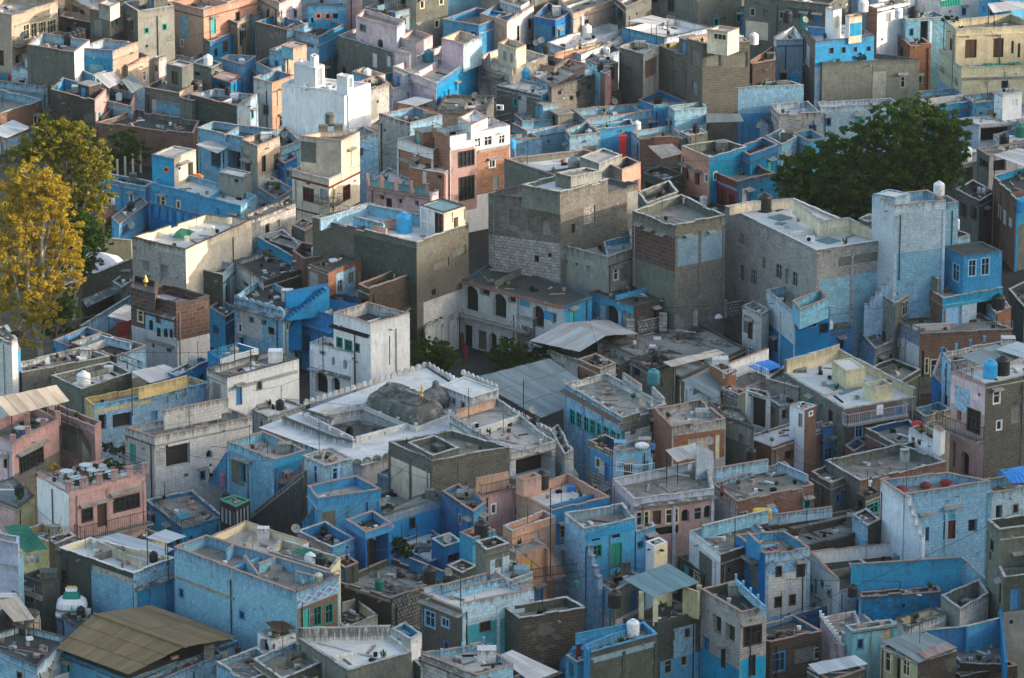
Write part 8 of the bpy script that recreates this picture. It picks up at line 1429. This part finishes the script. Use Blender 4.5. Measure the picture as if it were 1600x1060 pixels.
def cloth(label, q, zs, mat, sag=.3, name='tarpaulin', cat='tarpaulin'):
    Q = [P(*p, z) for p, z in zip(q, zs)]; m = MB(); K = 8; G = []
    for i in range(K+1):
        r = []
        for j in range(K+1):
            u, v = i/K, j/K; p = Q[0].lerp(Q[1], u).lerp(Q[3].lerp(Q[2], u), v); p = p-Vector((0, 0, sag*math.sin(u*math.pi)*math.sin(v*math.pi)+.05*math.sin(u*9+v*5))); r.append(p)
        G.append(r)
    for i in range(K):
        for j in range(K): m.poly([G[i][j], G[i+1][j], G[i+1][j+1], G[i][j+1]], mat, smooth=True)
    o = m.build(name); s = o.modifiers.new('thickness', 'SOLIDIFY'); s.thickness = .03; return tag(o, label, cat)
cloth('dark green shade cloth stretched at the left edge', [(6, 822), (42, 820), (76, 858), (32, 864)], [9.2, 9.2, 8.2, 8.2], 'tarpgreen', .4)
cloth('bright green sagging net over the cream pen', [(452, 862), (478, 856), (512, 872), (500, 874)], [11.4, 11.4, 11.0, 11.0], 'tarpgreen', .3)
cloth('green tarpaulin tossed on the white stained roof', [(268, 371), (282, 356), (306, 362), (288, 374)], [10, 11, 10.2, 9.9], 'tarpgreen', -.3)
cloth('green netting over the pale yellow villa terrace', [(1534, 92), (1590, 88), (1596, 100), (1540, 103)], [7.6, 7.6, 7.6, 7.6], 'net', .1, 'netting', 'netting')
cloth('pale blue dust sheet beside the green netting', [(1510, 92), (1532, 91), (1534, 102), (1512, 103)], [7.8, 7.8, 7.5, 7.5], 'tarpblue' if 0 else 'glassp', -.2)
cloth('blue tarpaulin on the white yard house roof', [(1168, 572), (1200, 562), (1224, 574), (1192, 582)], [8.6, 8.8, 8.6, 8.4], 'tarpblue', -.2)
cloth('vivid blue tarpaulin bundle at the right edge', [(1566, 738), (1600, 728), (1640, 750), (1580, 756)], [10.4, 10.8, 10, 10], 'tarpblue', -.4)
cloth('green roof panel at the top right edge', [(1468, 2), (1500, -2), (1502, 8), (1470, 11)], [12, 12.2, 11.8, 11.6], 'net', .05, 'awning', 'awning')
cloth('brown sheet sagging on the white arched porch', [(415, 972), (440, 970), (462, 982), (434, 990)], [8.4, 8.2, 7.8, 8.0], 'woodbrown', .2)
cloth('pointed white sail like sheet in the lane yard', [(636, 932), (638, 932), (642, 956), (630, 958)], [6.4, 6.4, 4.2, 4.2], 'clothwhite', .05, 'sheet', 'sheet')
LN = 0
def laundry(label, x0, y0, x1, y1, z, cols, drop=.9):
    """each garment pegged on one line is a thing"""
    A, B = P(x0, y0, z), P(x1, y1, z); m = MB(); m.bar(A, B, .012, 'iron'); tag(m.build('clothes_line'), 'clothes line '+label, 'clothes line')
    n = len(cols)
    for i, c in enumerate(cols):
        p = A.lerp(B, (i+.12)/n); q = A.lerp(B, (i+.88)/n); w = MB(); K = 4
        for k in range(K):
            a, b = p.lerp(q, k/K), p.lerp(q, (k+1)/K); off = Vector((0, .05*math.sin(k*2.1+i), 0)); of2 = Vector((0, .05*math.sin(k*2.1+2.1+i), 0)); d = Vector((0, 0, drop*(.8+.25*math.sin(i*3.3))))
            w.poly([a, b, b+of2-d, a+off-d], c, smooth=True)
        o = w.build('garment'); o.modifiers.new('thickness', 'SOLIDIFY').thickness = .02
        order = ['first', 'second', 'third', 'fourth', 'fifth'][i]; tag(o, f'{order} garment on the line {label}', 'clothes', 'laundry hung out')
laundry('over the red laundry house wall', 236, 58, 254, 56, 7.2, ['clothred', 'clothwhite', 'clothred']); laundry('along the blue terrace wall where people sit', 237, 76, 256, 80, 5.6, ['clothred', 'maroon'], .6)
laundry('on the white wall under the bluestone', 1394, 538, 1424, 556, 3.6, ['clothred', 'clothwhite', 'clothred', 'dark'], .8)
laundry('in the dim court under the green cloth', 38, 868, 62, 866, 7.4, ['clothwhite', 'clothwhite', 'skyp'])
laundry('under the plank awning', 1074, 726, 1096, 720, 10.2, ['clothwhite', 'greyp', 'clothwhite']); laundry('by the grey curb lane right of the dark grey canopy', 1520, 290, 1548, 296, 6.5, ['clothred', 'clothwhite', 'clothwhite', 'clothpink'], 1.)
# ================================================================ CAFE FURNITURE
TB = None
def table(x, y, z, label):
    global TB
    if TB is None:
        e = empty('cafe_table'); m = MB(); m.lathe([(.02, .70), (.62, .70), (.62, .74), (.58, .75)], 'glassp', 18); m.build('table_top', e, (0, 0, 0)); l = MB(); l.bar((0, 0, 0), (0, 0, .7), .05, 'iron', 8); l.lathe([(.32, 0), (.3, .04), (.05, .08)], 'iron', 12); l.build('leg', e, (0, 0, 0)); TB = e
    else: e = copy_tree(TB)
    e.location = P(x, y, z); return tag(e, label, 'table', 'round tables on the roof terraces')
CH = None
def chair(x, y, z, rz, label):
    global CH
    if CH is None:
        e = empty('chair'); m = MB(); m.abox(-.22, -.22, .42, .22, .22, .46, 'iron'); m.build('seat', e, (0, 0, 0)); b = MB(); b.box((0, .22, .72), (.22, 0, 0), (0, .02, 0), (0, 0, .18), 'iron'); b.bar((-.2, .22, .46), (-.2, .23, .6), .02, 'iron'); b.bar((.2, .22, .46), (.2, .23, .6), .02, 'iron'); b.build('backrest', e, (0, 0, 0))
        for sx in (-.2, .2):
            for sy in (-.2, .2): l = MB(); l.bar((sx, sy, 0), (sx, sy, .42), .02, 'iron'); l.build('leg', e, (0, 0, 0))
        CH = e
    else: e = copy_tree(CH)
    e.location = P(x, y, z); e.rotation_euler = (0, 0, rz); return tag(e, label, 'chair', 'chairs round the roof terrace tables')
zc = HOUSES['cafe'].zr
for x, y, l in ((104, 748, 'left round table on the pink cafe roof'), (134, 738, 'far round table on the pink cafe roof'), (168, 748, 'right round table on the pink cafe roof'), (120, 758, 'near round table on the pink cafe roof'), (146, 746, 'middle round table on the pink cafe roof')):
    table(x, y, zc, l)
    for k in range(3):
        a = k*2.1+x; q = P(x, y, zc)+Vector((math.cos(a)*.95, math.sin(a)*.95, 0)); e = chair(x, y, zc, a-math.pi/2, ['dark chair nearest', 'dark chair beside', 'dark chair behind'][k]+' the '+l.replace(' on the pink', ' of the')); e.location = q
z6 = HOUSES['h106'].zr
for x, y, l in ((33, 680, 'left round table on the salmon brick terrace'), (66, 668, 'right round table on the salmon brick terrace')):
    table(x, y, z6, l)
    for k in range(2):
        a = k*2.6+x; q = P(x, y, z6)+Vector((math.cos(a)*.95, math.sin(a)*.95, 0)); e = chair(x, y, z6, a-math.pi/2, ['dark chair in front of the ', 'dark chair behind the '][k]+l); e.location = q
# ================================================================ THINGS STANDING ABOUT
m = MB(); q = P(973, 243, 2); m.abox(q.x-.42, q.y-.35, 0, q.x+.42, q.y+.35, 4.3, 'redp'); m.abox(q.x-.5, q.y-.42, 4.302, q.x+.5, q.y+.42, 4.4, 'redp'); tag(m.build('pillar'), 'bright red square pillar standing in the blue courts', 'pillar')
def ac(x, y, z, label, yaw=0.):
    e = empty('air_conditioner', P(x, y, z)); m = MB(); m.abox(-.42, -.17, 0, .42, .17, .6, 'whitep'); m.build('casing', e, (0, 0, 0)); f = MB(); f.lathe([(.22, 0), (.22, .03), (.05, .035)], 'dark', 14); o = f.build('fan_grille', e, (0, 0, 0)); o.rotation_euler = (math.pi/2, 0, 0); o.location = (-.1, -.172, .3); e.rotation_euler = (0, 0, yaw); tag(e, label, 'air conditioner')
ac(1266, 378, HOUSES['h93'].zr, 'white outdoor unit on the pale roof of the white brick house', -.4); ac(843, 120, HOUSES['h47b'].zr, 'white outdoor unit on the reddish terrace', .2); ac(1341, 516, 3.5, 'outdoor unit hung in the dark gap by the stepped wall', .3); ac(1560, 175+60, 4.3, 'outdoor unit near the wide dark opening', .2); ac(781, 172, 6, 'outdoor unit below the long steps', -.2)
def shrine():
    q = P(113, 978, 3.2); e = tag(empty('shrine', (q.x, q.y, 0)), 'small white shrine dome with green leaf trim and gold crest', 'shrine'); e.scale = (.84, .84, .93); c = Vector((q.x, q.y, 0))
    m = MB(); m.abox(q.x-1.5, q.y-1.2, 0, q.x+1.5, q.y+1.2, 4.6, 'pwblue'); m.build('base', e)
    m = MB(); m.lathe([(1.65, 4.61), (1.7, 4.8), (1.5, 4.95), (1.52, 5.2)], 'white', 24, c, sq=(1, .8, 5)); m.build('cornice', e)
    m = MB(); m.lathe([(1.5, 5.2), (1.62, 5.5), (1.5, 5.95), (1.15, 6.25), (.85, 6.35)], 'white', 24, c, sq=(1, .8, 4)); m.build('dome', e)
    m = MB(); m.lathe([(1.63, 5.24), (1.64, 5.34)], 'greenp', 24, c, sq=(1, .8, 4)); m.build('trim', e)
    m = MB(); m.lathe([(.95, 6.34), (.8, 6.7), (.6, 6.95), (.62, 7.0)], 'greenp', 20, c, sq=(1, .8, 4)); m.lathe([(.62, 7.0), (.62, 7.2)], 'white', 16, c, sq=(1, .7, 5)); m.build('crown_band', e)
    m = MB()
    for k in range(5): m.lathe([(.07, 7.2), (.08, 7.35), (.01, 7.5)], 'gold', 8, c+Vector((-.4+k*.2, 0, 0)))
    m.build('crest', e)
    for k in range(5):
        a = -2.5+k*.5; p = c+Vector((1.56*math.cos(a), 1.26*math.sin(a), 5.6)); m = MB(); m.lathe([(.02, -.2), (.11, 0), (.02, .25)], 'greenp', 6, p); m.build('leaf_ornament', e)
shrine()
q = P(82, 975, 2); m = MB(); m.lathe([(.5, 0), (.5, .4), (.35, .45), (.35, 3.2), (.6, 3.4), (.3, 3.6), (.3, 4.2), (.65, 4.4), (.35, 4.6), (.25, 5.2), (.45, 5.4), (.1, 5.8)], 'dstone', 12, (q.x, q.y, 0)); tag(m.build('lamp_pillar'), 'dark carved stone lamp pillar left of the white shrine', 'pillar')
m = MB(); q = P(228, 453, HOUSES['h76'].zr+.8); m.lathe([(.2, 0), (.25, .3), (.12, .6), (.3, .9), (.1, 1.3), (.02, 1.6)], 'gold', 12, q); tag(m.build('finial'), 'golden finial on the corner of the carved sandstone haveli', 'finial')
for (x, y, z, hh, l) in ((368, 622+10, 5.5, 7, 'left antenna pole in front of the antenna block'), (393, 640, 5.5, 6, 'right antenna pole in front of the antenna block'), (505, 612-25, 7.6, 4.2, 'thin pole near the white tower house'), (207, 690-40, 8, 4.5, 'thin pole beside the long pale sheet awning'), (609, 590-20, 6.4, 3, 'pole on the temple back wall'), (818, 656, 7.6, 4, 'lamp pole on the temple annexe'), (1155, 30+150, 4, 3, 'short pole by the dark empty court'), (1020, 476, 4, 5.2, 'pipe frame by the gatehouse roof'), (720, 948, 9.8, 2.6, 'thin rod on the brick shutter house roof'), (915, 940, 8, 5, 'thin dark pole by the dark parapet roof'), (860, 905, 5, 8.6, 'white pipe down the peach stairs'), (1148, 470+390, 8, 3, 'thin rod on the white blue terrace')):
    q = P(x, y, z); m = MB(); m.bar(q, q+Vector((0, 0, hh)), .05, 'iron', 6); 
    if 'antenna' in l:
        for k in range(4): m.bar(q+Vector((-.5+.06*k, 0, hh-.2-k*.25)), q+Vector((.5-.06*k, 0, hh-.2-k*.25)), .015, 'iron')
    tag(m.build('pole'), l, 'pole')
def bench_table(x, y, z, label, w=.9, d=.5, hh=.75, mat='iron'):
    q = P(x, y, z); e = empty('frame_table', q); m = MB(); m.abox(-w, -d, hh-.04, w, d, hh, mat); m.build('table_top', e, (0, 0, 0))
    for sx in (-1, 1):
        for sy in (-1, 1): l = MB(); l.bar((sx*(w-.05), sy*(d-.05), 0), (sx*(w-.05), sy*(d-.05), hh-.04), .025, mat); l.build('leg', e, (0, 0, 0))
    tag(e, label, 'table')
bench_table(527, 478, HOUSES['h83'].zr, 'black iron frame table on the vivid blue terrace', .8, .5, 1.1); bench_table(330, 668-8, HOUSES['h108'].zr, 'white rickety table on the big peeling white roof', .7, .5, .8, 'whitep')
for k, (x, y, z, mat, l) in enumerate(((322, 640, 8.4, 'woodbrown', 'brown basket heap on the big peeling white roof'), (1434, 666, 7.8, 'redp', 'round red basin on the small white house roof'), (1408, 768, 11.2, 'maroon', 'left dark red cushion pile on the tall light blue roof'), (1446, 762, 11.2, 'maroon', 'right dark red cushion pile on the tall light blue roof'), (1478, 758, 11.3, 'clothred', 'red bundle by the tall light blue back wall'), (308, 279, 5, 'orangep', 'small orange bucket on the arcaded blue house'), (857, 1030, 4.2, 'clothpink', 'pink checked cloth on a dark drum in the yard'), (290, 282, 5, 'slab', 'pale sack on the arcaded blue house'), (1120, 498, 4, 'clothwhite', 'white scrap of sheet on the mossy terrace'), (925, 375, 9.8, 'woodbrown', 'dark brown barrel on the blue lined terrace'), (918, 385, 9.8, 'dark', 'black barrel on the blue lined terrace'), (1003, 700, 9.6, 'clothwhite', 'white bundle on the lavender room'), (605, 826, 9.2, 'clothpink', 'pink rag on the royal blue house corner'), (640, 838, 5.2, 'clothpink', 'pink cloth lump on the mottled pale terrace'), (632, 842, 5.2, 'dark', 'dark bundle on the mottled pale terrace'), (1352, 578, 3.4, 'dark', 'dark bundle in the narrow grey yard'), (1384, 602, 8.6, 'dark', 'dark bag on the pale yellow parapet'), (27, 525, 10.4, 'dark', 'litter heap on the whitewashed cube'))):
    q = P(x, y, z); m = MB(); r = random.Random(k); K = 10; pr = [(.45, 0), (.55, .15), (.5, .35), (.3, .5), (.05, .55)]
    m.lathe([(a*(1+.1*r.uniform(-1, 1)), b) for a, b in pr], mat, K, q, sq=(1+.3*r.random(), .8, 2)); tag(m.build(l.split(' on ')[0].split(' by ')[0].split(' in ')[0].split()[-1]), l, 'bundle' if mat != 'redp' else 'basin')
# people
person(878, 702, HOUSES['h116'].zr, 'boy in a blue shirt standing on the lilac terrace', 'clothblue', 'dark', .3) if 0 else None
person(1020, 716, HOUSES['h116'].zr, 'boy in a blue shirt standing on the lilac terrace', 'clothblue', 'dark', .3)
person(727, 560, .05, 'woman in a red sari in front of the courtyard mansion', 'clothred', sari=True, hgt=1.6); person(722, 543, .05, 'woman in a dark red sari near the mansion door', 'maroon', sari=True, hgt=1.55)
person(262, 84, HOUSES['t9'].zr, 'left person in red sitting on the blue roof terrace', 'clothred', sari=True, hgt=1.2); person(278, 82, HOUSES['t9'].zr, 'middle person in pink sitting on the blue roof terrace', 'clothpink', sari=True, hgt=1.2); person(303, 80, HOUSES['t9'].zr, 'right person in red standing on the blue roof terrace', 'clothred', sari=True, hgt=1.6)
person(330, 752, 4.2, 'person in a white top at the foot of the blue stairs', 'clothwhite', 'dark', .8); person(1128, 782, 7.2, 'person in red peering over the grey stained terrace wall', 'clothred', 'dark', 1.) 
person(348, 760, 4.2, 'person bending in pink beside the blue stairs', 'clothpink', sari=True, hgt=1.4)
# loose cables between the houses
def cable(a, za, b, zb, label, sag=.6):
    A, B = P(*a, za), P(*b, zb); m = MB(); K = 10; p = A
    for k in range(1, K+1):
        t = k/K; q = A.lerp(B, t)-Vector((0, 0, sag*4*t*(1-t))); m.bar(p, q, .018, 'iron', 4); p = q
    tag(m.build('cable'), label, 'cable')
cable((393, 610), 11, (505, 570), 11.5, 'sagging black cable from the antenna pole to the white tower'); cable((1020, 500), 8, (1180, 560), 8.5, 'thin cable over the mossy terrace'); cable((860, 850), 12, (990, 800), 10, 'thin cable above the peach stairs'); cable((1240, 690), 9, (1350, 760), 8, 'thin cable by the railed balcony terrace')
cable((600, 720), 12, (742, 760), 10.5, 'thin cable across the dark brick house'); cable((1437, 560), 11, (1486, 600), 13, 'short cable to the tall dark brick house')

for a, za, b, zb, l in (((640, 300), 13, (800, 296), 14, 'from the glazed roof room to the rubble house'), ((330, 420), 9, (460, 400), 10, 'over the bright blue terrace'), ((1200, 700), 10, (1300, 730), 9, 'below the railed balcony terrace'), ((860, 610), 10, (1030, 640), 11, 'over the teal window house'), ((480, 860), 12, (640, 850), 10, 'over the deep blue houses'), ((700, 900), 11, (900, 905), 11, 'over the grey tank platform'), ((1110, 800), 11, (1376, 790), 12, 'above the white and blue terrace'), ((250, 700), 11, (420, 720), 11, 'across the peeling white house'), ((60, 100), 11, (240, 95), 10, 'over the four tank house'), ((900, 250), 14, (1070, 260), 10, 'behind the stone tower house'), ((1290, 480), 11, (1440, 470), 11, 'over the stepped staircase wall'), ((30, 560), 10, (200, 600), 9, 'over the rubbish strewn roof'), ((560, 220), 11, (700, 240), 12, 'before the sandstone villa'), ((1180, 950), 11, (1330, 965), 8, 'over the blue balustrade house'), ((660, 120), 11, (830, 130), 9, 'over the salmon house'), ((1230, 190), 8, (1480, 250), 9, 'in front of the big dark tree')):
    cable(a, za, b, zb, 'thin black cable '+l, .5)
finish_roofs()
def more():
    r = random.Random(21); hs = [h for h, _, _ in LATE]; n = 0; free = [h for h in hs if h.key is None and not h.has_upper]
    for h in r.sample(hs, 120):
        c = sum(h.C, Vector())/4; near = [k for k in hs if k is not h and 8 < ((sum(k.C, Vector())/4)-c).length < 26]; l = autolabel('thin cable from the', h)
        if near and l and n < 60:
            k = r.choice(near); d = sum(k.C, Vector())/4; A = Vector((c.x, c.y, h.zr+r.uniform(1, 2.2))); B = Vector((d.x, d.y, k.zr+r.uniform(1, 2.2))); m = MB(); p = A; n += 1
            for j in range(1, 9): t = j/8; q = A.lerp(B, t)-Vector((0, 0, 1.6*t*(1-t))); m.bar(p, q, .022, 'iron', 4); p = q
            tag(m.build('cable'), l, 'cable'); m = MB(); m.bar((A.x, A.y, h.zr), A, .03, 'iron', 5); m.build('pole', h.o)
    r.shuffle(free)
    for j, h in enumerate(free[:62]):
        I = inset(h.C, .75); p = I[3].lerp(I[2], r.uniform(.1, .9)).lerp(I[0].lerp(I[1], .5), r.uniform(0, .5)); p.z = h.zr+.004; col = r.choice(['black', 'black', 'black', 'white', 'grey'])
        if j < 34:
            l = autolabel(('small '+col+' tank on the'), h)
            if l: e = tank(col, 800, 500, 5, l, r.uniform(.65, .9)); e.location = p
        elif j < 52:
            l = autolabel('dish on the', h)
            if l: e = dish(800, 500, 5, l, r.uniform(-.9, .9)); e.location = p
        else:
            l = autolabel('person standing on the', h); c = r.choice(['clothwhite', 'clothblue', 'clothred', 'maroon', 'greyp'])
            if l: e = person(800, 500, 5, l, c, 'dark', r.uniform(0, 6), c in ('clothred', 'maroon')); e.location = p
more()
